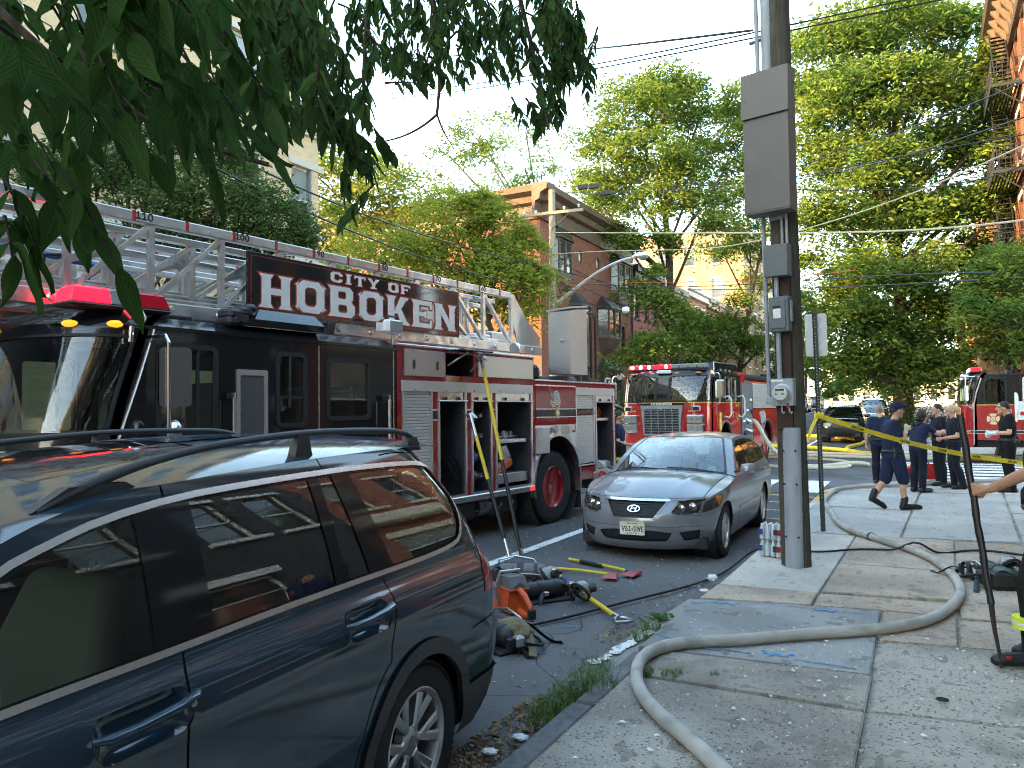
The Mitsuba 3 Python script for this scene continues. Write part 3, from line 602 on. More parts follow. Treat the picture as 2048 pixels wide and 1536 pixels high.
for (ya, yb) in ((36.2, 40.4), (42.4, 46.6)):
    fe = MB(); st = MB()
    k = None
    for lv, z in enumerate((4.2, 7.7, 11.2, 14.7)):
        m = MB(); x0, x1 = FX - 1.05, FX - .03
        for i in range(9): m.box(x0 + i * .125, x0 + i * .125 + .06, ya, yb, z, z + .035)
        m.box(x0 - .02, x0 + .03, ya, yb, z - .08, z + .06).box(x0, x1, ya, ya + .05, z - .08, z + .06).box(x0, x1, yb - .05, yb, z - .08, z + .06)
        k = T.p('fire_escape', m, 'iron_black', False)
        r = MB()
        for zz in (z + .5, z + .98): r.box(x0 - .015, x0 + .015, ya, yb, zz, zz + .03).box(x0, x1, ya, ya + .03, zz, zz + .03).box(x0, x1, yb - .03, yb, zz, zz + .03)
        for i in range(int((yb - ya) / .16) + 1): r.box(x0 - .008, x0 + .008, ya + i * .16, ya + i * .16 + .016, z, z + .98)
        for i in range(6): r.box(x0 + i * .19, x0 + i * .19 + .016, ya, ya + .016, z, z + .98).box(x0 + i * .19, x0 + i * .19 + .016, yb - .016, yb, z, z + .98)
        T.p('railing', r, 'iron_black', False, parent=k)
        s = MB(); a, b = np.array([FX - .55, ya + .5, z]), np.array([FX - .55, yb - .7, z + 3.5])
        for dx in (-.28, .28): s.bar(a + [dx, 0, 0], b + [dx, 0, 0], .03, .16)
        for i in range(1, 14): c = a + (b - a) * i / 14; s.box(c[0] - .28, c[0] + .28, c[1] - .09, c[1] + .09, c[2] - .012, c[2] + .012)
        T.p('stair', s, 'iron_black', False, parent=k)
        for y in (ya + .1, yb - .1): T.p('strut', MB().bar((x0, y, z), (FX, y, z - .9), .04, .04), 'iron_black', False, parent=k)
rowR = lambda name, label, y0, y1, h, mat, trim, floors=4: None
def rightrow(name, label, y0, y1, h, mat, trim, floors):
    T = Thing(name, label, 'house'); z0 = float(rise((y0 + y1) / 2)); W_ = y1 - y0; n = max(2, int(W_ / 2.4))
    facade(T, WEST(FX, y0, z0), W_, h, [((i + .5) * W_ / n - .5, 1.2 + j * (h - 1.2) / floors, 1.0, 1.9) for i in range(n) for j in range(floors)], mat, 'white_trim', trim)
    T.p('side_wall', MB().box(FX + .35, FX + 12, y0, y0 + .3, z0, z0 + h), mat, False)
    T.p('cornice', MB().box(FX - .6, FX + .2, y0, y1, z0 + h - .1, z0 + h + .4, .04).box(FX - .3, FX, y0, y1, z0 + h - .6, z0 + h - .1), trim, False)
    T.p('roof', MB().box(FX + .2, FX + 12, y0, y1, z0 + h - .2, z0 + h + .1), 'roof_grey', False)
    return T
T = rightrow('bay_house', 'orange brick house with a projecting bay behind the fire escapes', 48, 60, 12.6, 'brick_orange', 'brown_trim', 4)
k = T.p('bay', MB().ext(Polygon([(FX, 50), (FX - .95, 50.7), (FX - .95, 52.6), (FX, 53.3)]), 12.2, tr(0, 0, .4)), 'brick_orange', False)
T.p('bay_roof', MB().hull([[FX, 49.8, 12.6], [FX - 1.1, 50.5, 12.6], [FX - 1.1, 52.8, 12.6], [FX, 53.5, 12.6], [FX, 51.6, 14.4]]), 'brown_trim', False, parent=k)
rightrow('far_house', 'far red brick house up the right side of the street', 60, 78, 11.5, 'brick_red', 'stone_trim', 3)
rightrow('far_house', 'farthest tan house on the right side', 78, 110, 12, 'brick_orange', 'stone_trim', 3)
# end of the street
T = Thing('end_building', 'pale building closing the far end of the street', 'building')
facade(T, SOUTH(-16, 150, float(rise(150))), 22, 9.5, [(1.5 + 2.6 * i, 1.2 + 3 * j, 1.1, 1.8) for i in range(8) for j in range(3)], 'stucco_cream')
T.p('roof', MB().box(-16, 6, 149.8, 160, rise(150) + 9.5, rise(150) + 9.9), 'roof_grey', False)

T = Thing('rear_block', 'plain tan block on the left side of the street behind the camera', 'building'); T.p('wall', MB().box(-31, -16.6, -70, -12.6, 0, 17), 'brick_tan', False)
T = Thing('rear_block', 'plain red block on the near side of the street behind the camera', 'building'); T.p('wall', MB().box(3.6, 16, -70, -14.2, 0, 11), 'brick_red', False)
# our own side of the street: seen in the car's windows and paint
T = Thing('dark_brick_building', 'near black painted brick building with light lintels beside the camera', 'building')
facade(T, WEST(3.45, -14), 26.3, 10.8, [(y, z, 1.15, 1.9) for z in (4.6, 8.2) for y in (.9, 3.1, 5.3, 7.5, 9.7, 11.9, 14.1, 16.3, 18.5, 20.7, 22.9, 24.6)] + [(y, 1.0, 2.0, 2.2) for y in (2, 6.5, 12, 17, 21.5)], 'brick_dark', 'white_trim', 'white_trim')
T.p('cornice', MB().box(2.95, 3.6, -14, 12.3, 10.7, 11.3, .05), 'brown_trim', False); T.p('side_wall', MB().box(3.8, 14, -14, -13.7, 0, 10.8), 'brick_dark', False); T.p('roof', MB().box(3.6, 14, -14, 12.3, 10.7, 11.0), 'roof_grey', False)
T = Thing('storefront_building', 'red brick building with cream cornices over a storefront beside the camera', 'building')
facade(T, WEST(3.45, 12.3), 5.0, 10.3, [(y, z, 1.2, 1.9) for z in (4.9, 8.2) for y in (.6, 3.0)] + [(.8, .8, 3.0, 2.5)], 'brick_red', 'white_trim', 'stucco_cream')
T.p('cornice', MB().box(2.85, 3.6, 12.3, 17.5, 10.1, 10.7, .05).box(3.1, 3.6, 12.3, 17.4, 4.0, 4.5, .05), 'stucco_cream', False)
facade(T, frame((3.45, 17.3, .1), (1, 0, 0), (0, 0, 1), (0, 1, 0)), 11, 10.2, [(2, 4.9, 1.2, 1.9), (6, 4.9, 1.2, 1.9), (2, 8.2, 1.2, 1.9), (6, 8.2, 1.2, 1.9)], 'brick_red'); T.p('roof', MB().box(3.6, 14, 12.3, 17.3, 10.1, 10.4), 'roof_grey', False)

# ================================================================ TREES
def leafmat(name, c, t, rough=.5):
    scene[name] = {'type': 'principledthin', 'base_color': c if isinstance(c, dict) else rgb(c), 'roughness': rough, 'diff_trans': t, 'spec_trans': 0.0, 'eta': 1.4}
def leafcol(a, b, f=1.5):
    return proc(lambda p, n, uv: mix(a, b, 0.62 * smoothstep(.25, .75, noise(p.x * f * .8, p.y * f * .8, p.z * f)) + 0.38 * noise(p.x * 17, p.y * 17, p.z * 17)))
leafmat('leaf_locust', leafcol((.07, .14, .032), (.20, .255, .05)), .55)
leafmat('leaf_oak', leafcol((.06, .13, .032), (.19, .255, .05)), .5)
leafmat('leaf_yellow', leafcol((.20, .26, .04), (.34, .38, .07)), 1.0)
leafmat('leaf_pear', leafcol((.06, .115, .035), (.13, .19, .06)), .6, .35)
leafmat('leaf_far', leafcol((.06, .12, .03), (.13, .20, .05)), .7)
leafmat('leaf_near', proc(lambda p, n, uv: mix((.066, .128, .034), (.036, .080, .021), smoothstep(.0, .10, dr.minimum(dr.abs(uv.x - .5) * 1.6, dr.abs(dr.sin((uv.y * 9 + dr.abs(uv.x - .5) * 6) * 3.14)) * .14)))), .95, .34)
leafmat('leaf_ash', leafcol((.042, .086, .028), (.08, .14, .042), 4), .9, .4)
def barkfn(a, b):
    def fn(p, n, uv): return mix(a, b, fbm(p.x * 22 + p.y * 22, p.z * 3.5, p.x * 9, 4)) * (.7 + .6 * noise(p.x * 40, p.y * 40, p.z * 9))
    return fn
prin('bark', proc(barkfn((.055, .042, .032), (.16, .125, .095))), .95, spec=.1); bumped('bark', 'bark', lambda p, n, uv: fbm(p.x * 25 + p.y * 25, p.z * 5, p.x * 9, 3), .03, 4e-3)
prin('twig', (.045, .036, .028), .9, spec=.1)

def leaves(c, size, r, droop=.35, aspect=.42, up=.85, fold=.25):
    """rhombic leaves, folded along the midrib: centres c (n, 3)"""
    n = len(c); a = r.uniform(0, 2 * np.pi, n); L = size * r.uniform(.6, 1.25, n)[:, None]
    d = np.stack([np.cos(a), np.sin(a), -droop + r.normal(0, .35, n)], -1); d /= np.linalg.norm(d, axis=1, keepdims=True)
    nz = np.stack([r.normal(0, up, n), r.normal(0, up, n), np.ones(n)], -1); e = np.cross(d, nz); e /= np.linalg.norm(e, axis=1, keepdims=True) + 1e-9; nn = np.cross(e, d)
    w = L * aspect
    P = np.stack([c - d * L * .5, c + e * w * .5 + nn * w * fold - d * L * .05, c + d * L * .5, c - e * w * .5 + nn * w * fold - d * L * .05], 1)
    q = np.arange(n)[:, None] * 4
    return P.reshape(-1, 3), np.concatenate([np.c_[q, q + 1, q + 2], np.c_[q, q + 2, q + 3]])
def bez(a, b, c, n=8):
    t = np.linspace(0, 1, n)[:, None]; return np.array(a) * (1 - t) ** 2 + 2 * np.array(b) * t * (1 - t) + np.array(c) * t ** 2
def tree(name, label, base, blobs, leaf, R, size, per, seed, group=None, lean=(0, 0), topf=.8, spread=.8, flat=.34, z0=None, aspect=.42, split=.35, sub=1.0):
    r = np.random.default_rng(seed); z0 = float(rise(base[1])) + .1 if z0 is None else z0
    T = Thing(name, label, 'tree', group, tr(base[0], base[1], 0)); B_ = np.array(blobs, float); top = B_[:, 2].max()
    ht = z0 + (top - z0) * topf; tz = np.linspace(z0 - .2, ht, 14); f = (tz - z0) / (ht - z0)
    ctr = np.average(B_[:, :2], 0, B_[:, 5]); trunk = np.stack([lean[0] * f + ctr[0] * f ** 2 * .6 + .12 * np.sin(f * 7), lean[1] * f + ctr[1] * f ** 2 * .6 + .1 * np.sin(f * 5 + 2), tz], -1)
    rad = R * (1 - .82 * np.clip(f, 0, 1) ** .8) * (1 + .45 * np.exp(-np.maximum(f, 0) * 18))
    T.p('trunk', MB().tube(trunk, rad, 14), 'bark', 60)
    br, tw, C_ = MB(), MB(), []
    for bx, by, bz, rx, rz, n in B_:
        zt = z0 + max(.12, min(.97, ((bz - z0) / (ht - z0)) * (1 - split) )) * (ht - z0); p0 = np.array([np.interp(zt, tz, trunk[:, k]) for k in range(3)]); c = np.array([bx, by, bz - rz * .35])
        rr = float(np.interp(zt, tz, rad)) * .55; m = p0 * .45 + c * .55 + [0, 0, -.12 * np.linalg.norm(c[:2] - p0[:2])]; m[:2] += r.normal(0, .3, 2) * rx * .3
        L = bez(p0, m, c); br.tube(L, np.linspace(rr, .035 + .01 * rx, 8), 7, caps=False)
        for i in range(int(n * 1.35)):
            v = r.normal(0, 1, 3); v /= np.linalg.norm(v); v *= r.uniform(.35, 1.0) ** .6; s = np.array([bx, by, bz]) + v * [rx, rx * .9, rz]
            C_.append((s, min(rx, 1.7) * sub * r.uniform(.34, .62))); q = L[r.integers(4, 8)]
            if i % 2 == 0: tw.tube(bez(q, (q + s) / 2 + r.normal(0, .15, 3), s, 5), np.linspace(.028, .010, 5) * (1 if R > .12 else .5), 4, caps=False)
    T.p('limbs', br, 'bark', 60, kind='stuff'); T.p('twigs', tw, 'twig', False, kind='stuff')
    pts = []
    for s, k in C_:
        m = int(per * r.uniform(.6, 1.3)); g = r.normal(0, 1, (m, 3)) * [k * spread, k * spread, k * flat]; g[:, 2] -= .25 * (g[:, 0] ** 2 + g[:, 1] ** 2) / max(k, .2)
        pts.append(s + g)
    T.p('crown', leaves(np.vstack(pts), size * 1.25, r, aspect=aspect), leaf, False, kind='stuff')
    return T
tree('street_tree', 'dark green street tree with small leaves behind the ladder truck', (-13.6, 9.5), [[0.9,0.3,5.9,0.86,0.57,11],[2.2,0.4,5.8,0.83,0.55,11],[2.5,1.1,5.7,0.76,0.53,10],[0.3,-0.1,6.5,0.67,0.57,8],[2.7,1.8,5.5,0.49,0.4,6],[0.9,0.8,5.3,0.89,0.4,8],[0.7,0.1,6.9,0.67,0.48,7],[1.9,0.7,6.7,0.67,0.38,6],[2.1,0.9,5.2,0.76,0.33,7],[-0.6,-0.6,6.6,0.76,0.57,7],[-1.3,-1.0,6.9,0.67,0.57,6]], 'leaf_pear', .14, .085, 260, 11, topf=.7, split=.45, z0=.1)
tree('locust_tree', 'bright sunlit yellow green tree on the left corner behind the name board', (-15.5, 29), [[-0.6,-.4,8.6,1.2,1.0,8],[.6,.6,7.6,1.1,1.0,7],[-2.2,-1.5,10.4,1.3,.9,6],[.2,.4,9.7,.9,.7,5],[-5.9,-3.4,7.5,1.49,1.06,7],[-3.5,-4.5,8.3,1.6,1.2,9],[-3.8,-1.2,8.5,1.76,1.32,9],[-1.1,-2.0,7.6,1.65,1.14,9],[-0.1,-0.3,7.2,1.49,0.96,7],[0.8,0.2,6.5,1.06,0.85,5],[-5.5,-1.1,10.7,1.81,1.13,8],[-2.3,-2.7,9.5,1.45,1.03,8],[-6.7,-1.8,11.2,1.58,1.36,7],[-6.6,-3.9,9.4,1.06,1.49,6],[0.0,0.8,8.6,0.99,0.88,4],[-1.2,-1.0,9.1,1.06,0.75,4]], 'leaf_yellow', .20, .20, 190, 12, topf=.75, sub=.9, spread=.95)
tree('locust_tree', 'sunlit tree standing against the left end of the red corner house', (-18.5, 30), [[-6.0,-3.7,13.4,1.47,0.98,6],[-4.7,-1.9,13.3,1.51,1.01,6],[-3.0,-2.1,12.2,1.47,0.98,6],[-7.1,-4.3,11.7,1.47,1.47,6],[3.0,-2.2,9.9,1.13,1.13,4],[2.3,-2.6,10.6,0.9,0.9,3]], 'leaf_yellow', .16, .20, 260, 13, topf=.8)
tree('backyard_tree', 'tall thin airy tree rising behind the red corner house roof', (-22.0, 50), [[-5.1,-3.6,21.6,2.47,1.59,5],[-2.7,-1.2,22.3,2.16,1.44,5],[-7.0,-4.5,20.3,2.12,1.59,4],[-3.8,-3.9,19.2,2.43,1.73,5],[-1.4,-1.5,19.1,1.77,1.41,4],[-4.0,-2.8,17.4,2.12,1.41,4],[-7.1,-4.5,18.1,1.77,1.41,3]], 'leaf_locust', .25, .26, 130, 14, topf=.85)
tree('locust_tree', 'tall feathery tree on the far left sidewalk rising into the sky', (-13.2, 45.4), [[0.0,-0.8,21.1,2.25,1.35,9],[-1.0,-3.5,19.1,2.01,1.43,8],[1.6,1.2,20.2,2.45,1.53,9],[-2.9,-3.4,18.1,1.61,1.17,6],[-3.3,-0.2,17.1,2.19,1.41,7],[-3.6,-3.6,14.8,1.61,0.94,5],[-4.5,-0.7,14.8,1.88,0.78,4],[0.3,-3.9,16.3,2.24,1.68,9],[1.0,2.1,17.4,2.35,2.03,9],[3.6,0.1,17.2,1.76,1.76,7],[3.2,4.3,21.5,1.76,1.44,6],[-0.3,-3.0,13.8,2.01,1.43,6],[2.2,-1.6,13.2,1.72,1.29,5],[-2.0,-2.7,12.0,1.17,0.88,3],[0.7,-2.3,11.5,1.15,0.86,3],[-0.1,-4.9,8.9,1.23,0.82,3],[0.0,-7.0,5.2,1.57,0.57,4],[1.0,-4.2,5.6,1.64,0.6,4],[1.1,-5.4,7.4,1.34,0.67,3]], 'leaf_locust', .36, .24, 330, 15, topf=.86)
tree('locust_tree', 'leaning darker tree on the far left sidewalk beside the utility pole', (-13.2, 60), [[1.9,0.2,20.4,1.92,1.92,6],[0.7,-1.4,17.5,2.26,1.7,7],[2.7,1.9,18.0,1.75,2.34,6],[2.0,-0.7,14.8,2.07,1.51,6],[0.2,-2.7,14.3,1.67,1.3,4],[2.7,1.0,12.4,1.53,1.34,4],[-0.4,-3.9,7.9,2.18,1.27,6],[1.1,-2.1,9.1,2.22,1.48,6],[2.6,-1.1,6.8,1.48,1.48,5],[-1.0,-4.2,6.1,1.82,0.91,4]], 'leaf_locust', .30, .26, 300, 16, lean=(3.0,-.5), topf=.8)
tree('oak_tree', 'huge layered tree on the right sidewalk past the crossing', (-1.0, 43), [[4.9,-1.5,16.2,1.3,1.1,8],[5.0,-2.2,13.6,1.3,1.0,7],[4.6,-2.5,11.2,1.2,.9,6],[5.2,-1.0,18.6,1.2,.9,6],[-0.4,-1.1,21.0,2.74,1.24,12],[-2.5,-3.3,19.3,1.7,1.45,9],[1.6,2.3,21.5,2.62,1.57,11],[3.1,0.8,21.0,1.49,1.24,6],[-3.6,-2.6,17.3,1.37,1.49,7],[-1.7,-3.8,16.5,2.12,1.41,11],[0.4,-3.8,16.5,2.52,1.61,13],[2.6,1.8,18.4,2.3,1.53,10],[4.6,1.7,17.7,1.24,1.0,5],[-3.3,-1.2,14.9,1.79,1.53,8],[-0.9,-3.3,13.9,2.12,1.41,11],[1.4,2.4,15.2,2.36,1.57,10],[3.3,0.1,14.9,1.7,1.21,7],[-2.8,-3.1,11.4,1.94,1.33,9],[-0.7,1.4,12.1,2.36,1.44,10],[1.7,-1.8,11.5,2.12,1.18,9],[3.8,1.5,12.8,1.24,1.24,5],[-2.5,-1.7,8.9,2.24,1.24,10],[0.0,-3.7,8.3,2.29,1.15,11],[2.2,1.9,9.5,2.04,1.28,8],[-3.3,-0.9,6.8,2.04,1.15,8],[-1.1,-3.1,5.9,2.12,1.18,10],[1.0,1.4,6.5,2.3,1.4,10],[2.5,-0.1,6.7,1.45,1.21,6],[-2.6,-1.6,4.4,1.74,1.0,7],[1.3,-0.6,4.0,1.94,0.97,8],[-0.7,1.7,4.0,1.83,0.92,5]], 'leaf_oak', .45, .24, 330, 17, topf=.92)
tree('young_tree', 'small bright green tree at the right edge above the third fire engine', (2.2, 30.8), [[0.3,-0.1,6.0,1.02,1.18,8],[0.9,1.3,7.1,1.05,0.88,6],[-0.1,-1.4,4.9,0.89,0.89,7],[0.7,0.2,4.7,1.02,1.02,7],[-0.4,-0.5,5.9,0.59,0.68,3],[0.1,-0.1,3.8,0.85,0.51,4]], 'leaf_oak', .10, .20, 260, 18, topf=.75, z0=.1, aspect=.3)
tree('far_tree', 'green tree down the left side of the far street', (-12.8, 78), [[1.1,0.2,9.3,1.94,2.43,6],[2.3,1.0,6.4,1.94,1.94,5],[0.6,0.1,6.0,1.94,1.94,5],[2.0,0.6,11.8,1.7,1.94,5]], 'leaf_far', .22, .34, 260, 19)
tree('far_tree', 'tree at the far left end of the street', (-12.8, 100), [[1.3,0.3,8.8,2.44,2.75,6],[2.8,1.3,5.7,2.75,1.83,5],[0.8,-0.1,12.5,2.14,2.44,4]], 'leaf_far', .22, .40, 260, 20)
tree('far_tree', 'dark tree behind the huge tree on the right sidewalk', (-1.0, 62), [[1.2,0.4,6.2,1.61,1.79,6],[2.8,1.2,5.8,1.43,1.79,5],[2.2,0.9,7.9,1.61,1.43,5],[3.7,1.8,4.7,1.25,1.43,4]], 'leaf_far', .22, .30, 260, 21)
tree('far_tree', 'tree farther up the right sidewalk', (-1.0, 82), [[-3.4,-2.0,6.2,1.89,1.89,5],[-1.2,-0.9,7.1,2.12,2.12,5],[0.4,-0.0,5.2,1.89,1.65,5]], 'leaf_far', .22, .36, 240, 22)
tree('far_tree', 'low row of trees closing the end of the street', (-6.0, 128), [[-4.3,-2.5,5.1,2.25,1.65,4],[-1.7,-1.1,5.5,2.63,1.88,4],[-6.3,-3.6,4.8,2.25,1.5,4],[0.3,-0.0,4.3,2.25,1.5,3]], 'leaf_far', .2, .5, 240, 23)
# the street tree over the camera: trunk behind us, branches and leaves hang into the picture
r = np.random.default_rng(31)
def bladeleaf(n=7, w=.21, fold=.05, curl=.12):
    t = np.linspace(0, 1, n); hw = w * np.sin(np.pi * t ** .8) ** .9 * (1 - .25 * t); hw[0] = hw[-1] = .004; V, UV = [], []
    for i in range(n):
        z = -curl * t[i] ** 2 + .02 * math.sin(t[i] * 9)
        for j, s in enumerate((-1, -.5, 0, .5, 1)): V.append((s * hw[i], t[i], z + fold * abs(s) * (1 if abs(s) < 1 else .8))); UV.append((.5 + s * .5, t[i]))
    f = [[i * 5 + j, i * 5 + j + 1, i * 5 + j + 6, i * 5 + j + 5] for i in range(n - 1) for j in range(4)]
    return np.array(V), np.array([[q[0], q[1], q[2]] for q in f] + [[q[0], q[2], q[3]] for q in f]), np.array(UV)
protos = []
for w, fo, cu in ((.20, .06, .10), (.23, .10, .18), (.18, .03, .05), (.22, .08, .26)):
    V, Fc, UV = bladeleaf(9, w, fo, cu); e = np.cross(V[Fc[:, 1]] - V[Fc[:, 0]], V[Fc[:, 2]] - V[Fc[:, 0]]); nn = np.zeros_like(V); [np.add.at(nn, Fc[:, k], e) for k in range(3)]; nn /= np.linalg.norm(nn, axis=1, keepdims=True)
    protos.append({'type': 'ply', 'filename': meshkit.write_ply((V, Fc), False, uv=UV, normals=nn), 'face_normals': False, 'bsdf': {'type': 'ref', 'id': 'leaf_near'}})
OT = Thing('overhanging_tree', 'dark leafy branches of a street tree hanging over the top left', 'tree')
OT.p('trunk', MB().tube(spline([(-1.35, -2.2, .1), (-1.3, -2.1, 1.5), (-1.4, -1.8, 3.2), (-1.7, -1.2, 5.2), (-1.9, -.2, 7)], 20), np.linspace(.20, .10, 20), 14), 'bark', 60)
tw, mass, big = MB(), [], []
_f_ = np.array([-.471, .882, .0]); _r_ = np.array([.882, .471, .0]); _u_ = np.array([0, 0, 1.0])
# twigs: start, end (right, up, ahead in metres), leaf length, pairs of leaflets
def twig(a, b, L, n, droop, large, rad=.004):
    a, b = np.array(a, float), np.array(b, float); A, B_ = [EYE + _r_ * q[0] + _u_ * q[1] + _f_ * q[2] for q in (a, b)]
    m = (A + B_) / 2 + [0, 0, .06 * np.linalg.norm(B_ - A)]; P = bez(A, m, B_, 9); tw.tube(P, np.linspace(rad, rad * .35, 9), 5, caps=False)
    for i in range(n):
        t = .25 + .75 * (i + r.uniform(-.2, .2)) / max(n - 1, 1); t = min(max(t, 0), 1); p = P[0] * 0 + [np.interp(t, np.linspace(0, 1, 9), P[:, k]) for k in range(3)]; d = (B_ - A) / np.linalg.norm(B_ - A)
        for s in ((-1, 1) if i < n - 1 else (0,)):
            side_ = np.cross(d, [0, 0, 1.0]); side_ /= np.linalg.norm(side_) + 1e-9
            g = d * r.uniform(.35, .8) + side_ * s * r.uniform(.45, 1.0) + [0, 0, -droop * r.uniform(.6, 1.4)] + r.normal(0, .18, 3); g /= np.linalg.norm(g)
            nrm = np.array([0, 0, 1.0]) + r.normal(0, .45, 3); x = np.cross(g, nrm); x /= np.linalg.norm(x); z = np.cross(x, g); l = L * r.uniform(.75, 1.2)
            M = frame(p, x * l, g * l, z * l)
            (big if large else mass).append(M)
A1 = [((-1.19,1.07,1.98),(-1.17,0.95,2.12)),((-0.72,0.76,1.58),(-0.62,0.66,1.6)),((-0.98,0.74,1.4),(-0.9,0.66,1.46)),((-0.76,0.81,1.46),(-0.66,0.7,1.42)),((-0.95,1.07,2.2),(-0.85,0.86,2.21)),((-1.62,0.97,2.25),(-1.38,0.82,2.15)),((-1.21,1.03,2.1),(-0.98,0.86,2.04)),((-0.98,1.24,2.2),(-0.79,1.08,2.09)),((-0.76,0.8,1.36),(-0.62,0.62,1.26)),((-1.12,1.14,1.82),(-1.08,0.98,1.92)),((-0.77,0.71,1.37),(-0.65,0.51,1.28)),((-0.64,0.72,1.61),(-0.52,0.57,1.51)),((-1.04,0.59,1.48),(-0.91,0.46,1.42)),((-0.77,0.59,1.14),(-0.75,0.57,1.26)),((-1.04,1.15,2.12),(-0.87,0.92,2.01)),((-0.87,0.6,1.38),(-0.79,0.6,1.46)),((-1.35,1.15,2.01),(-1.31,1.02,2.05)),((-1.02,0.87,1.8),(-0.88,0.65,1.73)),((-0.96,0.75,1.57),(-0.87,0.72,1.64)),((-1.19,1.13,1.94),(-1.02,0.89,1.86)),((-1.01,0.92,2.09),(-0.86,0.87,2.21)),((-0.76,0.79,1.33),(-0.68,0.71,1.39)),((-0.64,0.61,1.35),(-0.54,0.58,1.41)),((-0.86,1.13,1.94),(-0.72,1.08,2.02)),((-0.99,1.24,2.28),(-0.82,1.04,2.27)),((-1.42,1.32,2.32),(-1.24,1.02,2.24)),((-0.9,0.7,1.51),(-0.88,0.63,1.65)),((-0.93,0.74,1.57),(-0.96,0.6,1.71)),((-1.04,1.06,2.01),(-0.89,0.95,2.05)),((-0.82,0.99,1.57),(-0.73,0.79,1.48)),((-0.68,0.63,1.42),(-0.62,0.61,1.55)),((-0.72,0.97,1.92),(-0.65,0.85,2.06)),((-1.22,0.79,1.75),(-1.1,0.69,1.85)),((-1.01,1.09,1.87),(-0.96,1.06,2.0)),((-1.41,1.1,1.95),(-1.09,0.93,1.81)),((-0.85,0.89,2.02),(-0.8,0.8,2.14)),((-1.08,1.12,1.82),(-1.0,1.02,1.88)),((-1.35,0.71,1.91),(-1.22,0.68,1.93)),((-0.73,0.93,1.57),(-0.69,0.87,1.65)),((-1.27,1.14,2.28),(-1.12,0.95,2.18)),((-1.52,1.33,2.15),(-1.45,1.23,2.26)),((-1.36,1.19,2.3),(-1.14,1.02,2.17)),((-0.72,0.82,1.41),(-0.6,0.74,1.37)),((-1.16,1.38,2.15),(-0.92,1.18,2.1)),((-0.69,0.78,1.32),(-0.53,0.67,1.28)),((-0.71,1.08,1.98),(-0.65,0.96,2.04)),((-1.05,0.91,1.91),(-0.82,0.72,1.77)),((-1.2,0.99,1.81),(-1.19,0.84,1.84)),((-0.75,0.88,1.45),(-0.59,0.72,1.3)),((-0.85,0.62,1.18),(-0.87,0.61,1.31)),((-1.28,0.96,1.79),(-1.18,0.91,1.86)),((-1.36,0.88,2.03),(-1.31,0.7,2.12)),((-1.0,0.54,1.6),(-0.88,0.39,1.55)),((-1.0,0.48,1.5),(-0.9,0.32,1.45)),((-0.91,0.5,1.55),(-0.77,0.29,1.5)),((-1.02,0.77,1.9),(-0.87,0.63,1.85)),((-0.81,0.76,1.8),(-0.69,0.56,1.75)),((-0.75,0.79,1.9),(-0.56,0.63,1.85)),((-0.97,0.91,2.0),(-0.88,0.71,1.95)),((-0.96,0.38,1.45),(-0.91,0.29,1.4)),((-1.25,0.74,2.0),(-1.16,0.62,1.95)),((-0.8,0.84,1.7),(-0.63,0.67,1.65)),((-1.02,0.87,1.8),(-0.87,0.71,1.75)),((-0.77,0.99,2.0),(-0.61,0.79,1.95))]
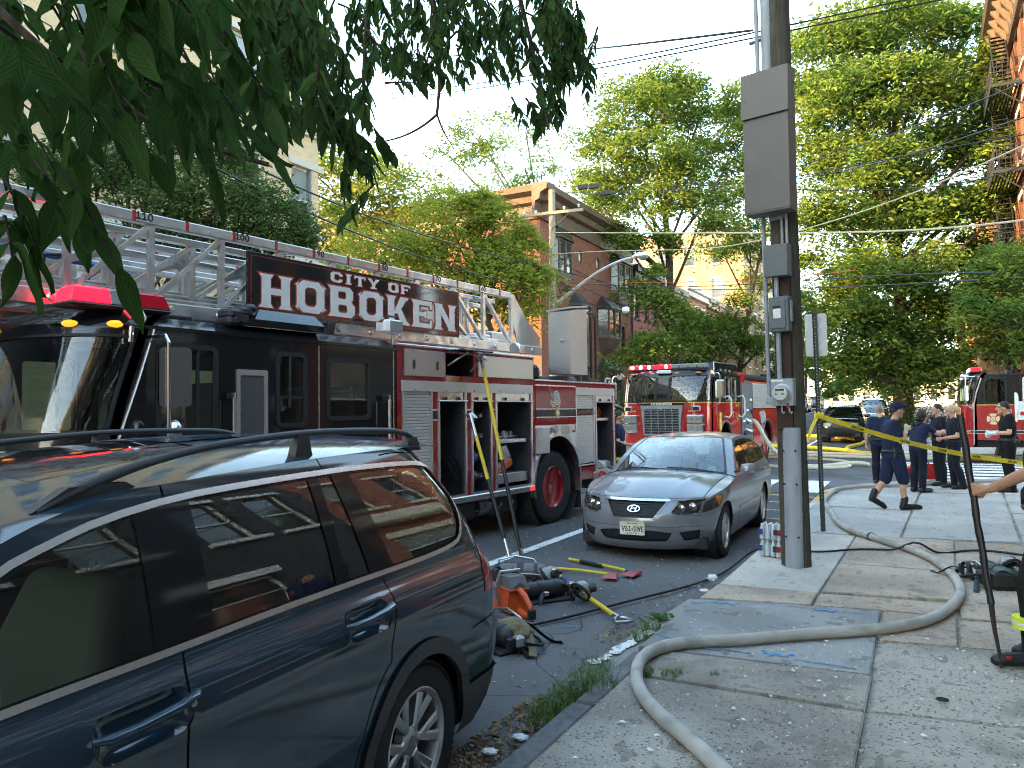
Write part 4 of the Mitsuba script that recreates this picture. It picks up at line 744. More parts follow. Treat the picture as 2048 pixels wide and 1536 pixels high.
A2 = [((-1.39,1.98,4.08),(-1.08,1.91,4.01)),((-1.11,1.97,3.37),(-0.98,1.86,3.47)),((-1.05,1.7,3.68),(-0.87,1.41,3.62)),((-1.03,2.09,3.63),(-0.88,1.78,3.55)),((-0.98,1.4,3.42),(-0.78,1.27,3.31)),((-0.88,1.59,3.87),(-0.77,1.34,3.84)),((-1.48,2.31,4.0),(-1.16,2.1,3.9)),((-0.9,1.43,3.51),(-0.77,1.33,3.61)),((-1.15,1.95,3.82),(-1.1,1.63,3.69)),((-1.29,2.14,4.07),(-1.27,1.97,4.13)),((-1.38,2.32,4.05),(-1.24,2.23,4.18)),((-1.0,1.85,3.64),(-0.93,1.72,3.72)),((-1.24,1.97,3.67),(-1.14,1.87,3.76)),((-1.24,1.64,3.97),(-0.97,1.6,4.1)),((-1.31,2.13,3.91),(-1.15,1.86,3.82)),((-1.37,2.35,4.03),(-1.22,2.24,4.11)),((-0.84,1.41,3.24),(-0.78,1.18,3.32)),((-1.07,1.78,3.75),(-0.9,1.57,3.83)),((-1.32,1.94,3.84),(-1.09,1.72,3.77)),((-1.04,1.78,3.39),(-0.95,1.57,3.5)),((-0.96,1.75,3.81),(-0.84,1.43,3.69)),((-1.14,1.72,3.12),(-0.96,1.64,3.27)),((-0.91,1.76,4.03),(-0.74,1.55,4.11)),((-1.12,1.34,3.24),(-0.98,1.21,3.24)),((-1.12,1.6,3.32),(-0.95,1.47,3.38)),((-0.86,1.61,3.6),(-0.7,1.3,3.47)),((-1.1,2.25,3.77),(-1.04,1.86,3.63)),((-1.06,1.8,3.26),(-0.93,1.79,3.37)),((-0.85,1.4,3.69),(-0.72,1.17,3.55)),((-1.11,1.89,3.37),(-0.92,1.72,3.38)),((-0.96,1.7,3.4),(-0.93,1.56,3.47)),((-1.03,2.15,3.81),(-1.02,1.99,3.94)),((-0.79,1.36,3.56),(-0.65,1.25,3.55)),((-1.09,1.75,3.56),(-0.93,1.52,3.42)),((-1.13,1.85,3.64),(-1.08,1.63,3.64)),((-1.37,1.98,3.85),(-1.19,1.86,3.92)),((-1.16,2.32,3.98),(-1.15,2.08,4.01)),((-1.08,1.66,3.81),(-0.87,1.47,3.74)),((-0.78,1.7,3.58),(-0.81,1.47,3.69)),((-0.91,1.44,3.94),(-0.71,1.33,4.02)),((-1.41,2.09,4.15),(-1.23,1.77,4.05)),((-1.06,1.49,3.39),(-0.99,1.24,3.31)),((-1.14,1.99,3.9),(-1.0,1.76,3.82)),((-1.2,1.53,3.58),(-0.98,1.41,3.67)),((-0.95,1.78,3.87),(-0.81,1.53,3.95)),((-1.43,2.07,4.01),(-1.12,1.98,4.01)),((-0.64,1.5,3.33),(-0.61,1.28,3.21)),((-1.14,2.25,3.92),(-1.04,1.92,3.78)),((-1.31,2.06,3.99),(-1.21,1.85,3.95)),((-1.01,1.73,3.55),(-0.92,1.49,3.42)),((-1.0,1.78,3.33),(-0.81,1.57,3.22)),((-1.38,1.69,4.01),(-1.15,1.49,4.03)),((-1.15,2.2,3.71),(-1.12,1.9,3.61)),((-1.15,1.71,3.89),(-0.95,1.5,3.93)),((-0.76,1.34,3.6),(-0.78,1.06,3.6)),((-0.76,1.22,3.6),(-0.63,1.12,3.5)),((-0.64,1.34,3.6),(-0.55,1.22,3.6)),((-0.69,1.17,3.9),(-0.85,0.99,3.9)),((-0.92,1.72,3.01),(-0.8,1.43,2.88)),((-0.91,1.57,2.49),(-0.95,1.31,2.4)),((-1.23,1.28,2.72),(-1.19,1.07,2.64)),((-1.23,1.49,3.17),(-1.03,1.37,3.14)),((-1.14,1.18,2.69),(-1.02,0.98,2.56)),((-1.35,1.53,2.58),(-1.37,1.38,2.7)),((-0.67,1.26,2.69),(-0.68,1.04,2.66)),((-1.57,1.67,2.93),(-1.4,1.57,3.01)),((-0.93,1.45,2.42),(-0.78,1.31,2.41)),((-1.15,1.34,2.76),(-1.04,1.25,2.91)),((-1.2,1.6,2.59),(-1.08,1.37,2.5)),((-1.31,1.41,3.05),(-1.09,1.32,3.04)),((-1.19,1.63,2.93),(-1.09,1.42,2.93)),((-0.85,1.15,2.38),(-0.77,0.99,2.43)),((-1.07,1.28,2.9),(-0.89,1.04,2.8)),((-1.4,1.63,2.92),(-1.36,1.54,3.01)),((-1.45,1.38,2.81),(-1.37,1.23,2.85)),((-1.4,1.37,2.93),(-1.12,1.24,2.85)),((-1.04,1.03,2.5),(-0.99,0.86,2.5)),((-0.9,1.55,3.1),(-0.87,1.3,3.06)),((-1.33,1.17,2.62),(-1.2,0.99,2.52)),((-1.1,1.48,2.5),(-1.02,1.41,2.56)),((-1.46,1.11,2.64),(-1.21,1.03,2.52)),((-1.16,1.59,2.62),(-1.16,1.45,2.74)),((-1.28,1.35,2.84),(-1.14,1.13,2.73)),((-1.48,1.71,3.08),(-1.32,1.4,2.96)),((-1.48,1.64,3.04),(-1.34,1.42,2.92)),((-1.21,1.43,2.5),(-1.14,1.38,2.61)),((-1.1,1.17,2.78),(-0.96,0.95,2.65)),((-1.09,1.56,3.2),(-0.89,1.44,3.18)),((-0.98,1.39,2.84),(-0.84,1.11,2.73)),((-1.17,1.16,2.7),(-1.06,0.99,2.61)),((-0.83,1.63,2.88),(-0.73,1.47,2.98)),((-1.43,1.35,3.15),(-1.23,1.22,3.18)),((-1.17,1.46,2.41),(-1.14,1.38,2.52)),((-1.47,1.4,3.13),(-1.33,1.14,2.98)),((-1.32,1.46,3.05),(-1.19,1.26,3.07)),((-0.84,1.23,2.71),(-0.79,1.08,2.76)),((-1.22,1.85,3.08),(-1.06,1.67,3.14)),((-0.9,1.69,3.04),(-0.82,1.49,3.03))]
A3 = [((-1.67,3.18,5.9),(-1.58,3.0,5.92)),((-0.39,3.17,5.83),(-0.6,3.03,5.83)),((-0.82,2.85,5.88),(-0.72,2.61,5.83)),((-0.0,2.55,4.75),(-0.07,2.39,4.8)),((0.3,2.65,5.52),(0.36,2.45,5.46)),((-0.83,3.29,5.76),(-0.84,3.04,5.72)),((-0.07,3.39,6.06),(-0.02,3.04,5.96)),((0.31,3.38,5.88),(0.36,3.17,5.99)),((-0.18,3.25,5.99),(-0.08,2.99,6.02)),((-0.45,2.77,5.07),(-0.25,2.59,5.05)),((0.48,3.43,6.03),(0.47,3.07,5.99)),((-1.43,2.63,5.03),(-1.37,2.38,4.92)),((-1.26,3.05,5.55),(-1.37,2.73,5.49)),((-1.38,2.86,5.75),(-1.23,2.63,5.79)),((-0.38,2.71,5.65),(-0.33,2.49,5.74)),((-0.52,3.15,5.44),(-0.53,2.88,5.47)),((-1.6,2.5,5.05),(-1.49,2.33,5.09)),((0.45,2.71,5.17),(0.39,2.54,5.29)),((0.31,2.96,5.5),(0.2,2.76,5.47)),((-0.41,3.06,5.3),(-0.33,2.87,5.42)),((-1.24,2.65,5.28),(-1.24,2.47,5.37)),((0.31,2.67,4.92),(0.42,2.53,5.01)),((-1.47,3.0,5.63),(-1.43,2.73,5.74)),((-1.52,2.53,5.05),(-1.41,2.26,5.04)),((-1.53,3.11,5.43),(-1.6,2.88,5.38)),((-0.75,3.19,5.87),(-0.78,2.9,5.79)),((-0.35,3.11,5.56),(-0.48,2.82,5.42)),((-1.78,3.18,5.93),(-1.77,2.88,5.88)),((0.37,2.65,5.51),(0.33,2.4,5.57)),((-0.12,2.82,5.91),(-0.15,2.61,5.9)),((0.21,2.76,5.77),(0.3,2.5,5.7)),((0.15,2.14,4.96),(0.3,1.92,4.99)),((-1.18,3.03,5.77),(-1.09,2.76,5.72)),((0.02,3.51,5.95),(-0.02,3.23,5.94)),((-1.33,2.51,5.15),(-1.08,2.29,5.04)),((-1.68,2.9,6.11),(-1.49,2.67,6.05)),((-0.1,2.92,5.74),(0.02,2.68,5.69)),((-0.52,2.8,5.3),(-0.49,2.65,5.41)),((-0.94,3.12,5.55),(-1.08,2.89,5.64)),((0.34,3.11,5.93),(0.36,2.78,5.93)),((-0.33,2.63,5.19),(-0.25,2.29,5.07)),((-1.6,2.52,5.35),(-1.54,2.29,5.26)),((0.42,2.76,5.41),(0.5,2.45,5.34)),((-1.58,3.41,6.1),(-1.65,3.07,6.01)),((-0.31,2.76,5.12),(-0.39,2.57,5.06)),((0.26,2.67,4.86),(0.3,2.47,4.87)),((-1.78,2.95,5.64),(-1.72,2.71,5.75)),((-0.74,2.3,4.76),(-0.66,2.14,4.84)),((-1.56,2.92,5.25),(-1.47,2.64,5.23)),((0.27,2.36,5.14),(0.37,2.23,5.21)),((-1.18,2.99,5.8),(-1.06,2.89,5.92)),((-0.02,2.7,5.27),(0.06,2.5,5.4)),((-0.79,2.59,5.19),(-0.67,2.42,5.18)),((0.26,2.98,5.84),(0.43,2.75,5.96)),((-0.85,2.69,4.79),(-0.87,2.59,4.92)),((-0.93,3.4,6.02),(-0.89,3.09,6.01)),((-0.36,2.88,4.94),(-0.42,2.61,4.9)),((-0.02,2.83,5.25),(0.03,2.64,5.32)),((0.27,2.84,5.04),(0.22,2.66,5.09)),((-1.1,3.1,5.52),(-1.16,2.86,5.49)),((-1.26,2.84,4.84),(-1.35,2.61,4.88)),((-0.59,2.63,5.2),(-0.5,2.4,5.09)),((-0.8,2.7,5.14),(-0.84,2.46,5.17)),((-0.7,2.96,5.72),(-0.52,2.69,5.6)),((-0.9,3.12,5.34),(-0.77,2.87,5.32)),((-0.39,3.18,5.99),(-0.29,2.92,5.9)),((-1.48,3.07,5.36),(-1.55,2.89,5.5)),((-0.82,2.65,4.67),(-0.76,2.47,4.8)),((0.03,3.05,5.64),(-0.07,2.85,5.71)),((0.28,2.72,6.01),(0.35,2.35,5.87)),((-0.9,2.43,4.9),(-0.75,2.3,5.03)),((-0.39,3.32,5.7),(-0.31,3.03,5.74)),((-0.83,2.96,5.74),(-0.81,2.77,5.79)),((-1.58,3.22,5.7),(-1.62,2.95,5.83)),((-0.47,3.08,5.9),(-0.55,2.88,5.9)),((-1.4,3.13,5.5),(-1.33,2.86,5.54)),((-1.15,2.53,5.07),(-1.17,2.28,5.17)),((-1.23,2.32,4.67),(-1.19,2.24,4.81)),((0.55,3.05,5.96),(0.59,2.8,6.1)),((-0.31,2.77,4.89),(-0.17,2.58,4.81)),((0.1,2.67,5.42),(0.21,2.47,5.51)),((-0.8,2.45,5.32),(-0.63,2.29,5.23)),((0.21,2.55,5.9),(0.35,2.35,5.79)),((-0.82,2.18,5.03),(-0.53,2.14,4.97)),((-0.53,2.38,5.06),(-0.42,2.24,5.12)),((-1.19,2.61,5.04),(-1.14,2.33,4.89)),((-0.11,2.69,5.18),(-0.01,2.41,5.08)),((-0.82,2.52,5.02),(-0.83,2.35,5.02)),((-1.23,2.56,5.03),(-1.18,2.36,5.05)),((-0.53,3.05,5.47),(-0.43,2.89,5.5)),((-0.18,3.03,5.71),(-0.15,2.87,5.8)),((-0.96,2.61,5.42),(-1.01,2.45,5.48)),((-0.18,3.16,5.99),(-0.12,2.98,6.03)),((-0.62,3.2,5.58),(-0.52,2.95,5.64)),((-1.62,3.42,6.11),(-1.55,3.11,5.96)),((0.24,2.56,4.78),(0.26,2.39,4.87)),((-1.5,3.32,6.01),(-1.36,3.02,6.03)),((-0.11,3.03,6.13),(0.02,2.82,6.12)),((-0.44,2.86,5.33),(-0.48,2.57,5.23)),((0.22,3.11,6.06),(0.35,2.94,6.17)),((-0.32,2.4,4.78),(-0.51,2.25,4.9)),((-1.27,3.28,5.61),(-1.34,2.97,5.49)),((-0.17,2.62,5.52),(-0.12,2.48,5.64)),((-0.23,2.97,5.3),(-0.19,2.75,5.38)),((-1.27,3.06,5.66),(-1.09,3.0,5.73)),((-1.44,2.45,5.26),(-1.25,2.31,5.21)),((-0.23,3.1,5.3),(-0.32,2.87,5.26)),((-1.46,2.46,5.3),(-1.35,2.34,5.34)),((0.1,2.79,5.39),(0.08,2.62,5.45)),((0.35,2.5,5.32),(0.31,2.18,5.23)),((-1.83,3.51,6.18),(-1.71,3.19,6.14)),((0.3,3.53,6.17),(0.36,3.26,6.11)),((0.24,3.48,6.02),(0.16,3.27,6.03)),((-1.2,2.8,5.8),(-1.31,2.59,5.87)),((-0.56,2.84,6.03),(-0.38,2.66,6.09)),((-0.1,2.32,4.9),(-0.01,2.15,4.9)),((-0.82,3.17,5.64),(-0.8,2.88,5.54)),((-1.59,3.48,5.92),(-1.5,3.11,5.79)),((-0.38,2.65,5.48),(-0.19,2.53,5.5)),((-0.54,2.3,4.85),(-0.52,2.14,4.89)),((-0.66,2.7,5.55),(-0.67,2.53,5.6)),((-0.13,3.11,6.01),(0.02,2.84,5.96)),((-1.31,2.94,4.98),(-1.28,2.71,5.09)),((-0.68,2.8,5.2),(-0.55,2.63,5.21)),((-0.77,3.43,5.9),(-0.79,3.21,6.02)),((0.31,2.91,5.39),(0.39,2.59,5.33)),((-1.05,2.95,5.53),(-0.96,2.61,5.39)),((0.21,3.39,6.05),(0.3,3.15,6.17)),((-0.51,3.34,5.82),(-0.43,3.15,5.87)),((-1.2,2.49,4.77),(-1.25,2.34,4.82)),((-1.01,2.75,5.42),(-0.93,2.47,5.27)),((-1.14,3.52,6.08),(-0.97,3.18,5.97)),((-1.09,3.05,5.59),(-1.18,2.76,5.59)),((0.41,3.07,5.55),(0.31,2.88,5.68)),((-1.56,2.7,4.97),(-1.36,2.52,4.95)),((0.32,2.85,5.48),(0.39,2.52,5.43)),((-1.52,2.65,5.53),(-1.46,2.44,5.48)),((-0.33,2.54,4.93),(-0.25,2.41,4.98)),((-1.45,2.84,5.21),(-1.49,2.55,5.15)),((-0.1,3.02,6.03),(-0.17,2.69,5.89)),((-0.36,2.9,5.59),(-0.24,2.63,5.47)),((-0.83,2.98,6.07),(-0.85,2.65,6.0)),((-0.01,2.56,5.29),(0.06,2.42,5.41)),((-1.19,3.45,6.18),(-1.06,3.13,6.16)),((0.36,3.29,5.82),(0.37,3.09,5.87)),((-0.02,3.12,5.55),(0.01,2.91,5.65)),((0.17,2.9,5.84),(0.22,2.63,5.76)),((-0.65,3.08,5.39),(-0.61,2.8,5.45)),((0.32,2.98,5.02),(0.33,2.71,4.99)),((-0.74,3.15,5.94),(-0.77,2.85,5.98)),((-0.59,2.81,5.11),(-0.64,2.64,5.14)),((-0.34,3.31,6.23),(-0.22,2.96,6.14)),((-1.49,2.77,4.75),(-1.37,2.66,4.9)),((-0.84,2.85,5.86),(-0.86,2.67,5.99)),((0.11,2.35,4.98),(0.21,2.23,5.05)),((-0.41,3.26,5.68),(-0.46,2.96,5.67)),((0.03,3.07,5.73),(0.08,2.82,5.6)),((-1.25,2.95,5.87),(-1.06,2.67,5.76)),((0.44,2.84,5.38),(0.48,2.5,5.3)),((-0.47,2.6,4.95),(-0.49,2.37,4.88)),((-0.16,3.0,5.46),(-0.09,2.69,5.32)),((-0.18,2.73,5.17),(-0.21,2.55,5.19)),((0.28,2.41,5.61),(0.38,2.19,5.58)),((-0.73,2.86,6.04),(-0.69,2.68,6.13)),((-1.24,3.45,6.27),(-1.15,3.12,6.18)),((0.53,2.93,5.76),(0.51,2.76,5.83)),((-0.8,2.63,5.38),(-0.84,2.45,5.44)),((-1.6,3.27,5.71),(-1.52,2.91,5.63)),((-1.38,2.63,5.22),(-1.28,2.34,5.1)),((-1.46,3.1,5.59),(-1.46,2.8,5.48)),((-0.63,2.89,5.73),(-0.46,2.76,5.87)),((-1.69,3.28,5.74),(-1.52,2.97,5.6)),((-1.78,3.27,6.06),(-1.75,3.01,6.09)),((0.28,2.86,5.19),(0.45,2.6,5.07)),((0.1,3.1,5.66),(0.08,2.83,5.53)),((0.38,2.34,5.55),(0.37,2.14,5.59)),((0.3,2.47,5.54),(0.32,2.22,5.55)),((0.37,2.3,5.72),(0.2,2.05,5.59)),((0.02,2.22,5.37),(0.11,2.07,5.48)),((0.12,2.19,5.32),(0.21,2.07,5.4)),((0.27,2.32,5.7),(0.23,2.09,5.58)),((0.17,2.17,5.38),(0.21,2.01,5.39)),((0.25,2.76,5.61),(0.35,2.52,5.48)),((0.13,3.03,5.76),(0.35,2.91,5.76)),((0.47,2.74,5.11),(0.51,2.49,5.11)),((0.41,2.78,5.78),(0.64,2.62,5.78)),((0.2,2.47,5.08),(0.41,2.32,5.19)),((0.39,2.63,4.96),(0.44,2.47,5.07)),((0.44,2.95,5.63),(0.57,2.84,5.72)),((0.29,2.77,5.58),(0.45,2.65,5.72)),((0.38,2.48,5.07),(0.44,2.2,5.04)),((0.36,2.67,5.17),(0.39,2.44,5.07)),((0.23,2.42,5.34),(0.41,2.33,5.39)),((0.38,2.86,5.57),(0.47,2.7,5.6)),((0.67,2.86,5.66),(0.58,2.51,5.53)),((0.29,2.84,5.49),(0.37,2.62,5.63)),((0.36,3.09,5.76),(0.46,2.9,5.8)),((0.46,2.74,5.07),(0.48,2.48,5.03)),((0.33,2.52,5.25),(0.41,2.33,5.28)),((0.46,2.42,5.21),(0.56,2.23,5.12)),((0.5,2.62,5.53),(0.58,2.36,5.61)),((0.32,2.83,5.43),(0.35,2.55,5.4)),((0.49,2.58,5.38),(0.38,2.35,5.29)),((0.41,2.79,5.68),(0.46,2.51,5.54)),((0.28,2.86,5.53),(0.34,2.61,5.44)),((0.55,2.78,5.76),(0.62,2.53,5.72)),((0.36,2.59,5.36),(0.42,2.27,5.31)),((0.42,2.69,5.5),(0.59,2.54,5.63))]
for a, b in A1: twig(a, b, .125, 3, .75, True)
for a, b in A2: twig(a, b, .11, 6, .8, False, .006)
for a, b in A3: twig(a, b, .105, 6, .7, False, .008)
fr = lambda u, v, d: EYE + _r_ * u + _u_ * v + _f_ * d
for pts, r0, r1 in (([(-.5, 3.9, 3.0), (-.75, 3.0, 4.6), (-1.0, 2.85, 5.4), (-1.05, 2.2, 5.5)], .035, .012), ([(-.3, 3.9, 3.2), (-.55, 3.1, 5.0), (-.5, 2.55, 5.5), (-.52, 2.15, 5.5)], .030, .010), ([(.1, 3.9, 3.5), (.05, 3.0, 5.2), (.2, 2.5, 5.5), (.28, 2.0, 5.4)], .03, .010), ([(-1.6, 3.2, 1.8), (-1.35, 2.1, 3.2), (-.95, 1.6, 3.7), (-.75, 1.25, 3.7)], .028, .008), ([(-2.2, 2.2, .6), (-1.3, 1.1, 1.6), (-.9, .72, 1.8), (-.6, .62, 1.9)], .022, .006), ([(-2.4, 2.0, .5), (-1.4, .9, 1.4), (-1.1, .55, 1.55)], .02, .006), ([(-.52, 2.15, 5.5), (-.75, 2.0, 5.5), (-.98, 1.95, 5.5)], .010, .004), ([(-.52, 2.15, 5.5), (-.45, 1.98, 5.5), (-.40, 1.90, 5.5)], .008, .003)):
    OT.p('branch', MB().tube(spline([fr(*q) for q in pts], 16), np.linspace(r0, r1, 16), 8), 'bark', 60)
OT.p('twigs', tw, 'twig', False, kind='stuff')
for i, M in enumerate(big[:300]): OT.ref('leaf', protos[i % 4], M)
V, Fc, UV = bladeleaf(5, .21, .06, .14); V, Fc = V.reshape(5, 5, 3)[:, [0, 2, 4]].reshape(-1, 3), np.array([[i * 3 + j, i * 3 + j + 1, i * 3 + j + 4] for i in range(4) for j in range(2)] + [[i * 3 + j, i * 3 + j + 4, i * 3 + j + 3] for i in range(4) for j in range(2)])
mm = MB()
for M in mass + big[300:]: mm.add(V, Fc, M)
OT.p('crown', mm, 'leaf_ash', False, kind='stuff')

# ================================================================ CARS
from scipy.interpolate import PchipInterpolator
def curve(*pts):
    p = np.array(sorted(pts)); c = PchipInterpolator(p[:, 0], p[:, 1]); a, b = p[0, 0], p[-1, 0]
    return lambda t: c(np.clip(t, a, b))
def paint_car(name, c, metal=0.0, rough=0.07): return paint(name, c, rough, metal=metal)
paint_car('teal_paint', (0.010, 0.028, 0.047))
paint_car('silver_paint', (0.225, 0.23, 0.25), 0.25, 0.13)
paint_car('black_car', (0.012, 0.012, 0.014)); paint_car('blue_car', (0.02, 0.035, 0.12)); paint_car('grey_car', (0.10, 0.105, 0.11)); paint_car('white_car', (0.55, 0.56, 0.57))
prin('trim_grey', (0.045, 0.046, 0.05), 0.55)
prin('seat_beige', (0.17, 0.155, 0.125), 0.7)
prin('seat_grey', (0.10, 0.10, 0.105), 0.8)
scene['window_clear'] = {'type': 'thindielectric', 'int_ior': 1.6, 'specular_transmittance': rgb((0.38, 0.46, 0.42))}
scene['window_privacy'] = {'type': 'thindielectric', 'int_ior': 1.85, 'specular_transmittance': rgb((0.05, 0.055, 0.055))}
scene['lamp_lens'] = {'type': 'thindielectric', 'int_ior': 1.5, 'specular_transmittance': rgb((0.9, 0.9, 0.9))}

def wheel(T, M, R, w, rr, style='six', outer=1, mat='alu', n=48, simple=False, parent=None, tread=True):
    """Wheel about its own axis y (outer face towards +y), centre at the origin of M."""
    A = M @ frame((0, 0, 0), (1, 0, 0), (0, 0, -1), (0, 1, 0))
    h = w / 2
    prof = [(rr * .97, -h * .7), (rr * 1.02, -h * .92), (R * .80, -h), (R * .93, -h * .93), (R * .985, -h * .72), (R, -h * .5), (R, h * .5), (R * .985, h * .72), (R * .93, h * .93), (R * .86, h * .995), (R * .80, h), (R * .74, h * .965), (rr * 1.06, h * .95), (rr * 1.01, h * .86), (rr * .97, h * .7)]
    k = T.p('wheel', MB().lathe(prof, n, A).join(grooves(R, h, n), A) if (tread and not simple) else MB().lathe(prof, n, A), 'rubber', 30, parent)
    m = MB(); m.lathe([(rr * .97, -h * .7), (rr * .94, -h * .2), (rr * .94, h * .55), (rr * 1.015, h * .80), (rr * 1.03, h * .9), (rr * 1.0, h * .93), (rr * .93, h * .82), (rr * .90, h * .5), (rr * .90, -h * .6)], n, A)
    zf = h * .72
    if style == 'six':
        for i in range(6):
            a = i * math.pi / 3; Q = A @ rot((0, 0, 1), math.degrees(a))
            m.hull([[x, y, z] for x, hw, zz, t in ((rr * .16, .050, zf * .93, .05), (rr * .55, .048, zf * 1.0, .045), (rr * .93, .062, zf * 1.0, .045)) for y in (-hw * rr / .2, hw * rr / .2) for z in (zz - t, zz - .008)] + [[x, y, z] for x, hw, zz in ((rr * .2, .036, zf * .97), (rr * .9, .045, zf * 1.06)) for y in (-hw * rr / .2, hw * rr / .2) for z in (zz,)], Q)
        m.lathe([(.0001, zf * 1.02), (rr * .24, zf * 1.0), (rr * .28, zf * .85), (rr * .28, zf * .4)][::-1], 24, A)
    elif style == 'twin':
        for i in range(6):
            for d in (-1, 1):
                a = i * math.pi / 3 + d * .17; Q = A @ rot((0, 0, 1), math.degrees(a))
                m.hull([[x, y + off, z] for x, hw, zz, off in ((rr * .22, .017, zf * .86, -d * .018), (rr * .6, .017, zf * .98, 0), (rr * .93, .026, zf * 1.03, d * .012)) for y in (-hw, hw) for z in (zz - .045, zz - .006)] + [[x, y + off, zz] for x, hw, zz, off in ((rr * .25, .010, zf * .9, -d * .018), (rr * .9, .016, zf * 1.07, d * .012)) for y in (-hw, hw)], Q)
        m.lathe([(.0001, zf * .86), (rr * .22, zf * .85), (rr * .30, zf * .78), (rr * .33, zf * .3)][::-1], 30, A)
    else:
        m.lathe([(.0001, zf * .9), (rr * .5, zf * .85), (rr * .93, zf)][::-1], 24, A)
    T.p('rim', m, mat, 30, k)
    if not simple:
        c = MB(); c.lathe([(.0001, zf * .9), (rr * .125, zf * .9), (rr * .135, zf * .8), (rr * .135, 0)][::-1], 20, A); T.p('hub_cap', c, 'dull_metal', 30, k)
        c = MB()
        for i in range(5): a = i * 1.2566 + .3; c.join(MB().lathe([(.0001, zf * .82), (.011, zf * .82), (.011, zf * .4)][::-1], 6), A @ tr(rr * .22 * math.cos(a), rr * .22 * math.sin(a), 0))
        T.p('wheel_nuts', c, 'dull_metal', False, k, kind='stuff')
        T.p('brake_disc', MB().lathe([(.0001, -.01), (rr * .75, -.01), (rr * .75, -.035)][::-1], 32, A), 'dull_metal', 30, k)
    T.p('wheel_back', MB().lathe([(.0001, -h * .5), (rr * .95, -h * .5)][::-1], 20, A), 'liner_void_black', False, k)
    return k
def grooves(R, h, n):
    m = MB(); k = 72
    for i in range(k):
        a = i / k * 2 * math.pi; Q = rot((0, 0, 1), math.degrees(a))
        for s in (-1, 1): m.box(R - .004, R + .006, -.011, .011, s * h * .28, s * h * .66, 0, Q).box(R * .955, R * .992, -.012, .012, s * h * .70, s * h * .90, 0, Q)
        m.box(R - .004, R + .006, -.014, .014, -h * .2, h * .2, 0, Q @ rot((0, 0, 1), 2.5))
    return m

class Geo:
    def __init__(g, S, xf, xr, Lf, Lr, nf=2.6, nr=2.6): g.S, g.xf, g.xr, g.Lf, g.Lr, g.nf, g.nr = S, xf, xr, Lf, Lr, nf, nr
    def y(g, x, z):
        S = g.S(z); t = np.clip((x - (g.xf(z) - g.Lf)) / g.Lf, 0, 1); u = np.clip(((g.xr(z) + g.Lr) - x) / g.Lr, 0, 1)
        return S * (1 - t ** g.nf) ** (1 / g.nf) * (1 - u ** g.nr) ** (1 / g.nr)
    def side(g, s): return lambda x, z: np.stack([x, s * g.y(x, z), z], -1)
    def front(g): return lambda y, z: np.stack([g.xf(z) - g.Lf + g.Lf * np.maximum(1 - np.minimum(np.abs(y) / g.S(z), .9999) ** g.nf, 0) ** (1 / g.nf), y, z], -1)
    def rear(g): return lambda y, z: np.stack([g.xr(z) + g.Lr - g.Lr * np.maximum(1 - np.minimum(np.abs(y) / g.S(z), .9999) ** g.nr, 0) ** (1 / g.nr), y, z], -1)
    def xcut(g, z, k, rear=False):
        L, n = (g.Lr, g.nr) if rear else (g.Lf, g.nf); d = L * (1 - k ** n) ** (1 / n)
        return g.xr(z) + L - d if rear else g.xf(z) - L + d
def both(fn):
    for s in (1, -1): fn(s)

